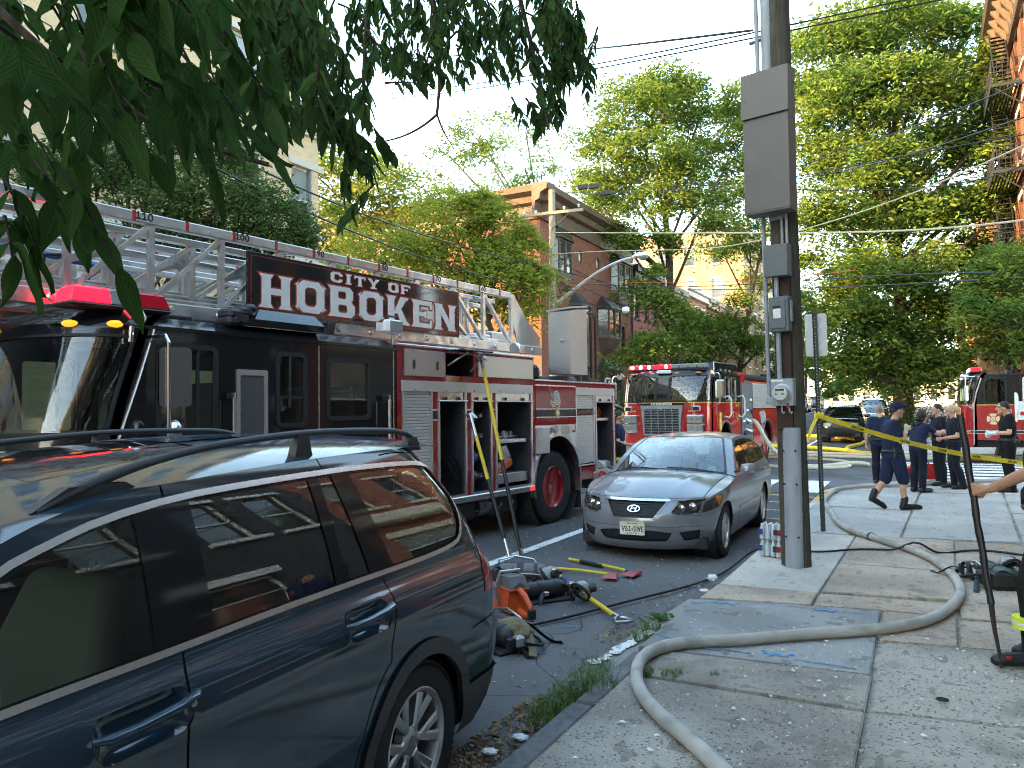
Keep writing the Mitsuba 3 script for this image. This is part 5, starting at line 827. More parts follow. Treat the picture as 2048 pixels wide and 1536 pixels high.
def suv(name, label, M, paintm, detail=True, group=None):
    """Estate-bodied SUV: rear axle at the origin, nose to +x, left side +y."""
    st = .05 if detail else .2
    T = Thing(name, label, 'car', group, M)
    S = curve((.18, .84), (.26, .885), (.36, .915), (.50, .928), (.56, .940), (.75, .947), (.88, .946), (.96, .939), (1.02, .922), (1.06, .898), (1.095, .872), (1.14, .857), (1.22, .838), (1.30, .813), (1.40, .778), (1.50, .738), (1.60, .692), (1.66, .655), (1.72, .60))
    xf = curve((.2, 3.66), (.45, 3.78), (.62, 3.79), (.8, 3.74), (.95, 3.62), (1.05, 3.4)); xr = curve((.2, -.86), (.33, -.97), (.5, -1.05), (.68, -1.06), (.76, -1.01), (.95, -1.01), (1.12, -.98), (1.22, -.93), (1.38, -.83), (1.55, -.69), (1.66, -.58), (1.72, -.5))
    g = Geo(S, xf, xr, .75, .42, 2.4, 2.5)
    zE = curve((1.80, 1.515), (1.59, 1.575), (1.3, 1.612), (.9, 1.636), (.48, 1.652), (0, 1.662), (-.3, 1.664), (-.6, 1.655)); zc = curve((1.80, 1.60), (1.4, 1.69), (.9, 1.735), (.3, 1.745), (-.2, 1.735), (-.6, 1.70), (-.68, 1.69))
    zF = curve((2.50, 1.10), (2.8, 1.06), (3.2, 1.01), (3.5, .94), (3.7, .84))
    kx = .80
    zs = np.linspace(.24, 1.655, 24); rearE = [(g.xcut(z, kx, True), z) for z in zs]
    roofE = [(x, float(zE(x))) for x in np.linspace(-.40, 1.78, 22)]
    nose = [(x, float(zF(x))) for x in np.linspace(2.5, 3.3, 6)]; frontE = [(g.xcut(z, kx), z) for z in np.linspace(.84, .24, 10)]
    out = Polygon(rearE + roofE + [(2.15, 1.31)] + nose + frontE).buffer(0)
    Wn = smoothpoly([(2.42, 1.10), (1.89, 1.118), (1.32, 1.125), (.95, 1.135), (.47, 1.138), (.1, 1.138), (-.14, 1.140), (-.38, 1.150), (-.50, 1.175), (-.56, 1.27), (-.585, 1.39), (-.555, 1.50), (-.47, 1.565), (-.32, 1.595), (-.1, 1.603), (.2, 1.607), (.44, 1.605), (.86, 1.597), (1.22, 1.583), (1.5, 1.548), (1.67, 1.507), (1.83, 1.46), (2.15, 1.30)], 1)
    chrome = Wn.difference(Wn.buffer(-.021)); inner = Wn.buffer(-.019)
    panes = [inner.intersection(Polygon(p)).buffer(-.010).buffer(.001) for p in ([(1.42, 1), (3, 1), (3, 1.7), (1.37, 1.7)], [(.545, 1), (1.21, 1), (1.165, 1.7), (.535, 1.7)], [(.30, 1.1), (.492, 1.1), (.487, 1.62), (.39, 1.62)], [(.13, 1.1), (-1, 1.1), (-1, 1.7), (.315, 1.7)])]
    arch = lambda cx: Point(cx, .345).buffer(.395, 24); archo = lambda cx: Point(cx, .345).buffer(.468, 24)
    trim = shapely.union_all([archo(0.03), archo(2.857)]).difference(shapely.union_all([arch(.03), arch(2.857)])).union(sbox(.3, .2, 2.6, .335).difference(shapely.union_all([arch(.03), arch(2.857)]))).union(sbox(-1.2, .2, -.3, .47).difference(arch(.03))).intersection(out)
    gap = lambda pts, w=.0045: LineString(spline(pts, 30)).buffer(w, cap_style=2)
    gaps = shapely.union_all([gap([(1.255, 1.66), (1.28, 1.33), (1.325, 1.12), (1.365, .99), (1.385, .80), (1.385, .34)]), gap([(.44, 1.68), (.36, 1.4), (.25, 1.15), (.225, 1.06), (.27, .93), (.30, .80)]), gap([(.30, .80), (.42, .70), (.50, .55), (.54, .4)]), gap([(2.46, 1.12), (2.5, .9), (2.5, .34)]), gap([(-.44, .745), (-.7, .76), (-1.0, .755)]), gap([(-.02, 1.64), (-.3, 1.635), (-.47, 1.60)], .003)])
    hand = [(1.515, .985, .165, .062), (.435, 1.0, .155, .060)]
    bowls = [rrect(x - a, z - b, x + a, z + b, .05) for x, z, a, b in hand]
    tail = Polygon([(g.xcut(z, kx, True) - .02, z) for z in np.linspace(.88, 1.64, 16)] + [(-.33, 1.64), (-.47, 1.50), (-.61, 1.32), (-.70, 1.17), (-.675, 1.09), (-.60, 1.02), (-.59, .90)]).buffer(0).intersection(out)
    body = out.difference(shapely.union_all([Wn, trim, gaps, tail, arch(.03), arch(2.857)] + bowls))
    for s in (1, -1):
        F_ = g.side(s); fl = s > 0
        pk = lambda nm, poly, mat, off=0, stp=st, parent=None: T.p(nm, panel(poly, F_, stp, off, flip=fl), mat, parent=parent)
        k = pk('body_side', body, paintm)
        pk('gap_shade_sheet', out.buffer(-.02).difference(shapely.union_all([Wn, arch(.03), arch(2.857)] + bowls)), 'liner_void_black', -.012, .12, k)  # dark sheet under the body, painted as the shade inside the door gaps
        pk('wheel_arch_trim', trim, 'trim_grey', .014, st)
        pk('window_chrome', chrome, 'satin_chrome', .005, .05); pk('window_frame', inner.difference(shapely.union_all(panes)), 'black_paint', -.001, .05)
        for i, p_ in enumerate(panes): T.p('side_window', panel(p_, F_, .05, -.006, flip=fl), 'window_clear' if i == 0 else 'window_privacy')
        pk('tail_light', tail, 'tail_red', .004, .04)
        for (x, z, a, b), q in zip(hand, bowls):
            bf = lambda X, Z, x=x, z=z, a=a, b=b: np.stack([X, s * (g.y(X, Z) - .04 * np.clip(1 - ((X - x) / a) ** 4, 0, 1) * np.clip(1 - ((Z - z) / b) ** 4, 0, 1)), Z], -1)
            k = T.p('door_handle', MB().tube([[X, s * (float(g.y(x, z)) + h), z + .012 + zz] for X, h, zz in ((x + a * 1.02, -.002, 0), (x + a * .8, .018, 0), (x + a * .3, .026, .002), (x - a * .5, .024, .008), (x - a * .95, .014, .014), (x - a * 1.12, -.004, .014))], [.012, .017, .016, .019, .018, .012], 12, flat=.75), paintm)
            T.p('handle_bowl', panel(q, bf, .02, 0, flip=fl), paintm, parent=k)
            if x > 1: T.p('lock', MB().cyl((x - a * .82, s * (float(g.y(x, z)) + .02), z + .016), (x - a * .82, s * (float(g.y(x, z)) + .034), z + .016), .011, n=16), 'dull_metal', parent=k)
        # roof rail with feet
        ry = lambda x: s * (float(S(zE(x))) - .055); xs_ = np.linspace(-.47, 1.62, 40)
        rz = lambda x: float(np.interp(x, [-.47, -.36, -.2, .3, .9, 1.3, 1.5, 1.62], [1.685, 1.745, 1.765, 1.785, 1.77, 1.735, 1.69, 1.63])) 
        zr = PchipInterpolator([-.50, -.38, -.2, .3, .9, 1.25, 1.48, 1.66], [1.672, 1.730, 1.752, 1.762, 1.736, 1.690, 1.636, 1.570])
        xs_ = np.linspace(-.49, 1.65, 60); P = np.stack([xs_, [ry(x) for x in xs_], zr(xs_)], -1)
        w = np.interp(xs_, [-.5, -.35, 0, 1.2, 1.5, 1.65], [.010, .017, .016, .016, .022, .010])
        k = T.p('roof_rail', MB().tube(P, w, 12, flat=.9), 'trim_grey')
        foot = MB()
        for x0, wd in ((1.46, .16), (-.42, .06), (.47, .05)):
            foot = MB(); zb = float(zE(x0)) + .01; zt = float(zr(x0)) - .005
            foot.hull([[x0 + dx * wd * m_, ry(x0) + dy, zz] for zz, m_ in ((zb - .03, 1.3), (zt, .6)) for dx in (-1, 1) for dy in (-.02, .02)]); T.p('rail_foot', foot, 'trim_grey', parent=k)
        pr = lambda x: Geo.y(g, x, .3)
        for cx in (0.03, 2.857):
            T.p('wheel_well', MB().lathe([(.41, -.32), (.41, 0.0)], 32, tr(cx, s * .86, .345) @ frame((0, 0, 0), (1, 0, 0), (0, 0, -1), (0, s, 0))).lathe([(.0001, -.3), (.41, -.3)], 32, tr(cx, s * .86, .345) @ frame((0, 0, 0), (1, 0, 0), (0, 0, -1), (0, s, 0))), 'liner_void_black', False)
            wheel(T, tr(cx, s * (.80), .345) @ (np.eye(4) if s > 0 else rot((0, 0, 1), 180)), .362, .232, .238, 'twin', simple=not detail)
        T.p('mirror', MB().ball((2.22, s * 1.02, 1.17), (.07, .13, .09), 2).bar((2.22, s * .86, 1.13), (2.22, s * .96, 1.14), .08, .04), paintm, 40)
    # roof
    def roof(x, u): e = zE(x); yE = S(e) ; z = e + (zc(x) - e) * (1 - np.abs(u) ** 2.6); return np.stack([x, u * yE, z + .006 * (np.exp(-((np.abs(u) - .36) / .02) ** 2) + np.exp(-((np.abs(u) - .6) / .02) ** 2)) * np.clip((1.0 - x) / .3, 0, 1)], -1)
    sun = rrect(.80, -.66, 1.52, .66, .06); rp = sbox(-.60, -1, 1.80, 1)
    k = T.p('roof', panel(rp.difference(sun.buffer(.008)), roof, .05 if detail else .2), paintm); T.p('sunroof', panel(sun, roof, .05, -.003), 'dark_glass', parent=k)
    # glass ends, bonnet, front and tail
    def ws(s_, w): yb, yt = .80, .635; y = s_ * (yb + (yt - yb) * w); x = 2.62 - .16 * s_ ** 2 + (1.80 - 2.62) * w + .03 * np.sin(w * 3.14); return np.stack([x, y, 1.08 + w * .515 - .04 * s_ ** 2 * (1 - w) - .085 * np.abs(s_) ** 2.6 * w], -1)
    T.p('windscreen', panel(sbox(-1, 0, 1, 1), ws, .1), 'window_clear')
    def hood(x, y): return np.stack([x, y, zF(x) + .05 * (1 - (y / .86) ** 2) - .0 * x], -1)
    T.p('bonnet', panel(Polygon([(2.45, -.86), (3.2, -.84), (3.45, -.6), (3.52, 0), (3.45, .6), (3.2, .84), (2.45, .86)]), hood, .15), paintm)
    fr = g.front(); fp = sbox(-.745, .24, .745, .92); gr = rrect(-.36, .62, .36, .84, .05); hl = shapely.union_all([rrect(.42, .66, .74, .84, .05), rrect(-.74, .66, -.42, .84, .05)])
    T.p('front_bumper', panel(fp.difference(gr).difference(hl), fr, .1), paintm); T.p('grille', panel(gr, fr, .1, -.02), 'black_plastic')
    for q in polys(hl): T.p('headlight', panel(q, fr, .1, .003), 'window_pale')
    rr_ = g.rear(); rw = rrect(-.58, 1.14, .58, 1.58, .08); T.p('tailgate', panel(sbox(-.745, .24, .745, 1.655).difference(rw).intersection(Polygon([(-.75, .24), (.75, .24), (.75, 1.1), (.525, 1.655), (-.525, 1.655), (-.75, 1.1)])), rr_, .08, 0, flip=True), paintm); T.p('rear_window', panel(rw, rr_, .1, -.004, flip=True), 'window_privacy')
    T.p('underbody', MB().box(-.85, 3.6, -.80, .80, .22, .40), 'liner_void_black', False)
    T.p('cabin_floor', MB().box(-.6, 2.5, -.78, .78, .40, .75).box(2.1, 2.6, -.75, .75, .7, 1.05, .05), 'liner_void_black', False)
    if detail:
        for sx, sy in ((1.55, .40), (1.55, -.40), (.55, .42), (.55, -.42), (.55, 0)):
            sp_ = trimesh.creation.icosphere(subdivisions=2).vertices
            hs = lambda P: np.vstack([sp_ * q[3] + q[:3] for q in P])
            sb = MB().hull(hs([(sx + dx, sy + dy, z, .07) for dx, z, q in ((-.02, .74, .20), (-.13, 1.05, .20), (-.21, 1.27, .14)) for dy in (-q, q)])).hull(hs([(sx + dx, sy + dy, .72, .07) for dx in (.02, .42) for dy in (-.18, .18)]))
            sb.hull(hs([(sx - .235 + dx, sy + dy, z, .04) for dx, z in ((0, 1.41), (-.02, 1.52)) for dy in (-.09, .09)])).cyl((sx - .22, sy - .05, 1.25), (sx - .24, sy - .05, 1.45), .008).cyl((sx - .22, sy + .05, 1.25), (sx - .24, sy + .05, 1.45), .008)
            T.p('seat', sb, 'seat_beige' if sx > 1 else 'seat_grey', 40)
        T.p('steering_wheel', MB().tube([[2.05 + .05 * math.cos(a), .40 + .18 * math.sin(a), 1.02 + .17 * math.cos(a)] for a in np.linspace(0, 6.0, 20)], .014, 8), 'black_plastic')
    return T
def pose(x, y, z, psi, s=1.0):
    f = np.array([math.sin(psi), -math.cos(psi), 0]); l = np.array([math.cos(psi), math.sin(psi), 0]); M = np.eye(4); M[:3, 0], M[:3, 1], M[:3, 2], M[:3, 3] = f * s, l * s, [0, 0, s], (x, y, z); return M
suv('parked_suv', 'dark teal SUV parked along the near kerb, roof rails and chrome window line', pose(-2.965, 2.88, -.045, .07), 'teal_paint')

# ================================================================ LADDER TRUCK
def diamond(p, n, uv):
    h = (p.x + p.y) / 0.030; v = (p.z + (p.x - p.y) * dr.abs(n.z)) / 0.030
    a = dr.floor(h); b = dr.floor(v); s = (a + b) - 2 * dr.floor((a + b) / 2)
    fx, fy = h - a - .5, v - b - .5; u = dr.select(s > .5, fx + fy, fx - fy); w = dr.select(s > .5, fx - fy, fx + fy)
    return dr.maximum(0, 1 - dr.square(u / .55) - dr.square(w / .18))
scene['diamond_plate'] = {'type': 'twosided', 'bsdf': {'type': 'bumpmap', 'arbitrary': proc(diamond, 2e-3), 'scale': 0.006, 'bsdf': {'type': 'principled', 'base_color': rgb((.60, .60, .60)), 'metallic': 1.0, 'roughness': .30}}}
def swirl(p, n, uv):
    d1, d2, k = voronoi((p.x + p.y) * 9, p.z * 9); return 0.24 + .22 * k + .06 * dr.sin(d1 * 60)
scene['ladder_alu'] = {'type': 'twosided', 'bsdf': {'type': 'principled', 'base_color': rgb((.66, .65, .63)), 'metallic': .9, 'roughness': proc(swirl)}}
scene['red_lens'] = {'type': 'twosided', 'bsdf': {'type': 'principled', 'base_color': rgb((.45, .008, .02)), 'roughness': .06, 'specular': .6}}
scene['lamp_red_on'] = {'type': 'twosided', 'bsdf': {'type': 'principled', 'base_color': rgb((.5, .01, .02)), 'roughness': .1}}
scene['sign_black'] = {'type': 'twosided', 'bsdf': {'type': 'principled', 'base_color': rgb((.010, .010, .011)), 'roughness': .06, 'specular': .5, 'clearcoat': 1.0, 'clearcoat_gloss': .98}}
prin('letter_white', (.74, .73, .68), .4); prin('letter_red', (.36, .03, .02), .4); prin('ink_black', (.015, .015, .017), .5); prin('flag_blue', (.03, .06, .2), .4); prin('roller_slat', (.56, .55, .52), .38, .35); prin('hose_orange', (.5, .09, .02), .6)
scene['vent_mesh'] = {'type': 'twosided', 'bsdf': {'type': 'principled', 'base_color': proc(lambda p, n, uv: mix((.006, .006, .006), (.10, .10, .10), smoothstep(.55, .8, dr.maximum(dr.abs(dr.sin(p.z * 330)), dr.abs(dr.sin((p.x + p.y) * 330)))))), 'roughness': .5}}
def red_glow(v): return {'emitter': {'type': 'area', 'radiance': rgb(v)}}

# spurred block letters on a 1 x 1 field
def glyph(c, t=.27):
    sp_ = lambda x, y: Polygon([(x - t / 2 - .085, y), (x + t / 2 + .085, y), (x + t / 2, y + (.13 if y < .5 else -.13)), (x - t / 2, y + (.13 if y < .5 else -.13))])
    stem = lambda x: shapely.union_all([sbox(x - t / 2, 0, x + t / 2, 1), sp_(x, 0), sp_(x, 1)])
    oct_ = lambda x0, y0, x1, y1, k: Polygon([(x0 + k, y0), (x1 - k, y0), (x1, y0 + k), (x1, y1 - k), (x1 - k, y1), (x0 + k, y1), (x0, y1 - k), (x0, y0 + k)])
    spur = lambda x, d: Polygon([(x, .40), (x + d * .07, .44), (x + d * .07, .56), (x, .60)])
    L, R = .2, .8
    if c == 'H': return shapely.union_all([stem(L), stem(R), sbox(L, .40, R, .60)])
    if c == 'O': return oct_(.03, 0, .97, 1, .2).difference(oct_(.30, .2, .70, .8, .09)).union(Polygon([(.03, .2), (-.03, .16), (.1, .06)])).union(Polygon([(.97, .2), (1.03, .16), (.9, .06)])).union(Polygon([(.03, .8), (-.03, .84), (.1, .94)])).union(Polygon([(.97, .8), (1.03, .84), (.9, .94)]))
    if c == 'B': return shapely.union_all([stem(L), oct_(.1, .48, .90, 1, .13), oct_(.1, 0, .97, .53, .14)]).difference(shapely.union_all([oct_(.34, .60, .64, .85, .05), oct_(.34, .15, .68, .41, .05)]))
    if c == 'K': return shapely.union_all([stem(L), Polygon([(.3, .38), (.62, 1), (.98, 1), (.92, .9), (.86, .9), (.52, .40)]), Polygon([(.38, .62), (.66, 0), (1.04, 0), (.97, .1), (.92, .1), (.60, .62)])])
    if c == 'E': return shapely.union_all([stem(L), Polygon([(.1, .83), (.86, .83), (.86, .70), (.95, .70), (.95, 1), (.1, 1)]), Polygon([(.1, 0), (.95, 0), (.95, .30), (.86, .30), (.86, .17), (.1, .17)]), sbox(.2, .42, .66, .58), sbox(.60, .36, .70, .64)])
    if c == 'N': return shapely.union_all([stem(.15), stem(.85), Polygon([(.02, 1), (.30, 1), (.98, .0), (.72, 0)])])
    if c == 'C': return oct_(.03, 0, .97, 1, .2).difference(oct_(.30, .2, .70, .8, .09)).difference(sbox(.6, .36, 1.1, .64))
    if c == 'I': return stem(.5).union(sbox(.25, 0, .75, .12)).union(sbox(.25, .88, .75, 1))
    if c == 'T': return stem(.5).union(Polygon([(.02, 1), (.98, 1), (.98, .70), (.88, .70), (.86, .82), (.14, .82), (.12, .70), (.02, .70)]))
    if c == 'Y': return shapely.union_all([sbox(.36, 0, .64, .5), sbox(.22, 0, .78, .12), Polygon([(-.02, 1), (.30, 1), (.5, .62), (.70, 1), (1.02, 1), (.64, .42), (.36, .42)])])
    if c == 'F': return shapely.union_all([stem(L), Polygon([(.1, .83), (.86, .83), (.86, .70), (.95, .70), (.95, 1), (.1, 1)]), sbox(.2, .42, .66, .58), sbox(.60, .36, .70, .64)])
    return Polygon()

LT = pose(-6.34, 11.04, .05, -.098)
T = Thing('ladder_truck', 'long black and red ladder truck with silver aerial ladder and open compartments', 'fire truck', M=LT)
OUT = lambda y: frame((0, y, 0), (-1, 0, 0), (0, 0, 1))           # lettering on the left side
SIDE = lambda y: frame((0, y, 0), (1, 0, 0), (0, 0, 1), (0, -1, 0))   # polygon (x, z), extruded inwards
# ---- cab
cS = curve((.4, 1.24), (1.2, 1.25), (2.48, 1.25), (2.56, 1.17), (2.70, 1.0)); cxf = curve((.4, 7.62), (1.5, 7.60), (1.68, 7.57), (2.4, 7.36), (2.5, 7.33), (2.62, 7.12), (2.7, 6.9))
CL, CN = .66, 2.6
def wrap(u, z):
    th = u * math.pi / 2; c, s = np.abs(np.cos(th)), np.sin(th)
    return np.stack([cxf(z) - CL + CL * c ** (2 / CN), cS(z) * np.sign(s) * np.abs(s) ** (2 / CN), z], -1)
glass = rrect(-.945, 1.60, .945, 2.41, .09); lower = sbox(-1, .45, 1, 1.47)
k = T.p('cab', panel(sbox(-1, 1.47, 1, 2.50).difference(glass), wrap, .04), 'black_paint')
T.p('cab_nose', panel(lower, wrap, .06), 'red_paint'); T.p('nose_stripe', panel(sbox(-1, 1.455, 1, 1.475), wrap, .05, .004), 'letter_white')
T.p('windscreen', panel(glass, wrap, .03, -.006), 'window_clear'); T.p('screen_seal', panel(glass.buffer(.006).difference(glass.buffer(-.018)), wrap, .03, .006), 'rubber')
wins = [rrect(6.02, 1.56, 6.60, 2.36, .07), rrect(4.97, 1.62, 5.345, 2.355, .07), rrect(4.045, 1.68, 4.685, 2.335, .07)]
xs_, zz_ = 6.98, np.linspace(1.47, 2.49, 12)
sidep = Polygon([(3.62, 1.47), (3.62, 2.49)] + [(float(cxf(z)) - CL, float(z)) for z in zz_[::-1]])
ventp = rrect(5.46, 1.42, 5.82, 2.17, .02)
for s in (1, -1):
    m = MB().ext(sidep.difference(shapely.union_all(wins)), .04, SIDE(0)); v, f = m.arr(); v[:, 1] += 1.25
    if s < 0: v[:, 1] *= -1; f = f[:, ::-1]
    k = T.p('cab_side', (v, f), 'black_paint', 25)
    A = SIDE(1.25) if s > 0 else np.diag([1, -1, 1, 1.0]) @ SIDE(1.25)
    for i, w in enumerate(wins):
        q = T.p('window', MB().ext(w.buffer(.012).difference(w.buffer(-.035)), .03, A, -.012), 'rubber', 30)
        T.p('pane', MB().flat(w.buffer(-.03), A, .012), 'window_clear', False, parent=q)
        if i == 1: T.p('bar', MB().ext(sbox(4.99, 1.90, 5.33, 1.92), .03, A, -.008), 'rubber', False, parent=q)
        if i == 0: T.p('bar', MB().ext(sbox(6.20, 1.58, 6.225, 2.34), .03, A, -.008), 'rubber', False, parent=q)
    T.p('lower_side', MB().ext(sbox(3.62, .55, 6.95, 1.47).difference(Point(5.65, .55).buffer(.66, 24)), .05, A), 'red_paint', 25)
    T.p('door_seam', MB().ext(sbox(4.795, .7, 4.807, 2.46), .01, A, -.004).ext(sbox(3.655, .7, 3.667, 2.46), .01, A, -.004), 'alu', False)
    T.p('drip_rail', MB().ext(sbox(3.6, 2.475, 6.72, 2.505), .05, A, -.025), 'black_paint', False)
    q = T.p('vent', MB().ext(ventp.difference(rrect(5.505, 1.40, 5.775, 2.115, .01)), .02, A, -.015), 'alu', 25); T.p('vent_mesh', MB().ext(rrect(5.50, 1.42, 5.78, 2.12, .01), .01, A, -.006), 'vent_mesh', False, parent=q)
    q = T.p('grab_rail', MB().tube([(6.665, s * 1.30, 2.47), (6.80, s * 1.31, 2.05), (6.97, s * 1.31, 1.55), (7.0, s * 1.31, 1.3)], .021, 8, flat=.5), 'alu')
    for x, z in ((6.70, 2.36), (6.80, 2.05), (6.91, 1.72)): T.p('screw', MB().cyl((x, s * 1.31, z), (x, s * 1.326, z), .008, n=8), 'black_plastic', parent=q)
    for x in (3.83, 5.90): q = T.p('grab_rail', MB().tube([(x, s * 1.26, 1.93), (x, s * 1.34, 1.93), (x, s * 1.345, 1.88), (x, s * 1.345, 1.1), (x, s * 1.26, 1.1)], .018, 10), 'steel'); T.p('clamp', MB().box(x - .03, x + .03, min(s * 1.25, s * 1.35), max(s * 1.25, s * 1.35), 1.885, 1.945, .01), 'black_plastic', parent=q)
    wheel(T, tr(5.65, s * .98, .54) @ (np.eye(4) if s > 0 else rot((0, 0, 1), 180)), .54, .38, .30, 'plain', mat='red_paint', tread=False)
    # mirror on tube arm
    q = T.p('mirror', MB().ext(rrect(-.125, -.245, .125, .245, .04), .055, frame((6.64, s * 1.58, 2.06), (.93 * s, -.37, 0), (0, 0, 1))), 'chrome', 30)
    T.p('mirror_arm', MB().tube([(6.72, s * 1.27, 2.40), (6.72, s * 1.56, 2.40), (6.715, s * 1.60, 2.34), (6.71, s * 1.60, 1.5), (6.72, s * 1.30, 1.42)], .014, 8), 'chrome', parent=q)
    T.p('round_mirror', MB().ball((6.62, s * 1.52, 1.62), (.055, .09, .095), 2), 'chrome', 60, parent=q)
    # roof chamfer that mirrors the sky
    m = MB().add([(3.62, s * 1.25, 2.505), (6.6, s * 1.25, 2.505), (6.5, s * 1.10, 2.60), (3.62, s * 1.10, 2.60)], [[0, 1, 2, 3]] if s < 0 else [[3, 2, 1, 0]]); T.p('roof_chamfer', m, 'black_paint', False)
    # spot light
    q = T.p('spotlight', MB().lathe([(.0001, .10), (.05, .085), (.085, .03), (.095, -.03), (.09, -.05), (.0001, -.05)][::-1], 24, tr(6.86, s * 1.33, 2.56) @ frame((0, 0, 0), (0, 1, 0), (-.35, 0, .94), (-.94, 0, -.35))), 'chrome', 40); T.p('stem', MB().cyl((6.87, s * 1.31, 2.35), (6.87, s * 1.33, 2.50), .02, n=10), 'chrome', parent=q)
    # light bar, lengthwise: red, clear, red
    base = T.p('light_bar', MB().box(6.38, 7.26, s * .80 if s > 0 else -1.12, s * 1.12 if s > 0 else -.80, 2.635, 2.675, .02).box(6.1, 6.45, min(s * .9, s * 1.0), max(s * .9, s * 1.0), 2.61, 2.655, .01), 'black_plastic', False)
    for j, (x0, x1, tp) in enumerate(((6.92, 7.24, .05), (6.72, 6.92, 0), (6.39, 6.72, .05))):
        lens = MB().hull([[x, y, z] for z, d in ((2.675, 0), (2.79, .035), (2.81, .06)) for x in (x0 + (d * (tp > 0) if j == 2 else 0), x1 - (d * (tp > 0) if j == 0 else 0)) for y in (s * (.81 + d), s * (1.11 - d))])
        if j == 1: T.p('clear_lens', lens, 'window_pale', 25, parent=base)
        elif j == 0: T.p('red_lens', lens, 'lamp_red_on', 25, parent=base, label='lit red light bar lens', **red_glow((.10, .0006, .002)))
        else: T.p('red_lens', lens, 'red_lens', 25, parent=base)
T.p('roof', MB().box(3.62, 6.6, -1.10, 1.10, 2.55, 2.603).hull([[6.5, -1.1, 2.60], [6.5, 1.1, 2.60], [7.0, -.95, 2.63], [7.0, .95, 2.63], [7.25, -.9, 2.5], [7.25, .9, 2.5], [6.5, -1.2, 2.48], [6.5, 1.2, 2.48]]), 'black_paint', 20)
T.p('visor_brow', panel(sbox(-1, 2.49, 1, 2.62), wrap, .04), 'black_paint')
for u in (-.8, -.5, 0, .5, .80):
    P = wrap(np.array([u]), np.array([2.50]))[0]; T.p('marker_lamp', MB().ball(P, (.06, .07, .03), 2), 'lamp_amber', 40, label='glowing amber marker lamp', **red_glow((.045, .0125, .0008)))
scene['lamp_amber'] = {'type': 'twosided', 'bsdf': {'type': 'principled', 'base_color': rgb((.6, .2, .01)), 'roughness': .1}}
T.p('cab_floor', MB().box(3.7, 7.3, -1.18, 1.18, .9, 1.0), 'liner_void_black', False); T.p('dash', MB().box(6.75, 7.2, -1.1, 1.1, 1.2, 1.62, .06), 'grey_plastic', False); T.p('cab_back', MB().box(3.62, 3.68, -1.2, 1.2, .6, 2.5), 'liner_void_black', False)
T.p('engine_cover', MB().box(5.0, 6.8, -.4, .4, 1.0, 1.55, .08), 'grey_plastic', False)
for x, y in ((6.1, .8), (6.1, -.8), (4.3, .75), (4.3, -.75), (5.0, .8)): T.p('seat', MB().box(x - .25, x + .25, y - .25, y + .25, 1.1, 1.32, .05).box(x - .32, x - .2, y - .25, y + .25, 1.3, 2.05, .05), 'seat_grey', 30)
T.p('steering_wheel', MB().tube([[6.62 + .1 * math.sin(a), .8 + .22 * math.cos(a), 1.72 + .2 * math.sin(a)] for a in np.linspace(0, 6.1, 24)], .015, 8), 'black_plastic')
T.p('roof_visor', MB().hull([[x, y, z] for x, y, z in ((4.7, .85, 2.62), (5.75, .85, 2.62), (4.7, 1.22, 2.60), (5.75, 1.22, 2.60), (4.72, .85, 2.80), (5.5, .85, 2.80), (4.74, 1.12, 2.775), (5.45, 1.12, 2.78), (4.72, 1.25, 2.66), (5.6, 1.25, 2.66))]), 'black_paint', 15)
m = MB()
for i, (x, z, r) in enumerate(((5.72, 2.66, .06), (5.78, 2.70, .05), (5.66, 2.73, .05), (5.8, 2.63, .045), (5.6, 2.77, .04))): m.box(x - r * 1.6, x + r * 1.6, 1.0, 1.22, z - r, z + r, .03)
T.p('visor_bracket', m, 'black_plastic', False, kind='stuff')
fl = T.p('flood_light', MB().box(3.35, 3.62, 1.02, 1.14, 2.69, 2.86, .03), 'white_paint', False); T.p('lens', MB().box(3.375, 3.595, 1.14, 1.15, 2.71, 2.84, .003), 'window_pale', False, parent=fl); T.p('handle', MB().tube([(3.4, 1.08, 2.86), (3.42, 1.08, 2.90), (3.55, 1.08, 2.90), (3.57, 1.08, 2.86)], .012, 6), 'black_plastic', parent=fl); T.p('stem', MB().cyl((3.48, 1.08, 2.5), (3.48, 1.08, 2.69), .02, n=10), 'steel', parent=fl); T.p('hood', MB().box(3.45, 3.68, 1.0, 1.02, 2.72, 2.82), 'white_paint', False, parent=fl)
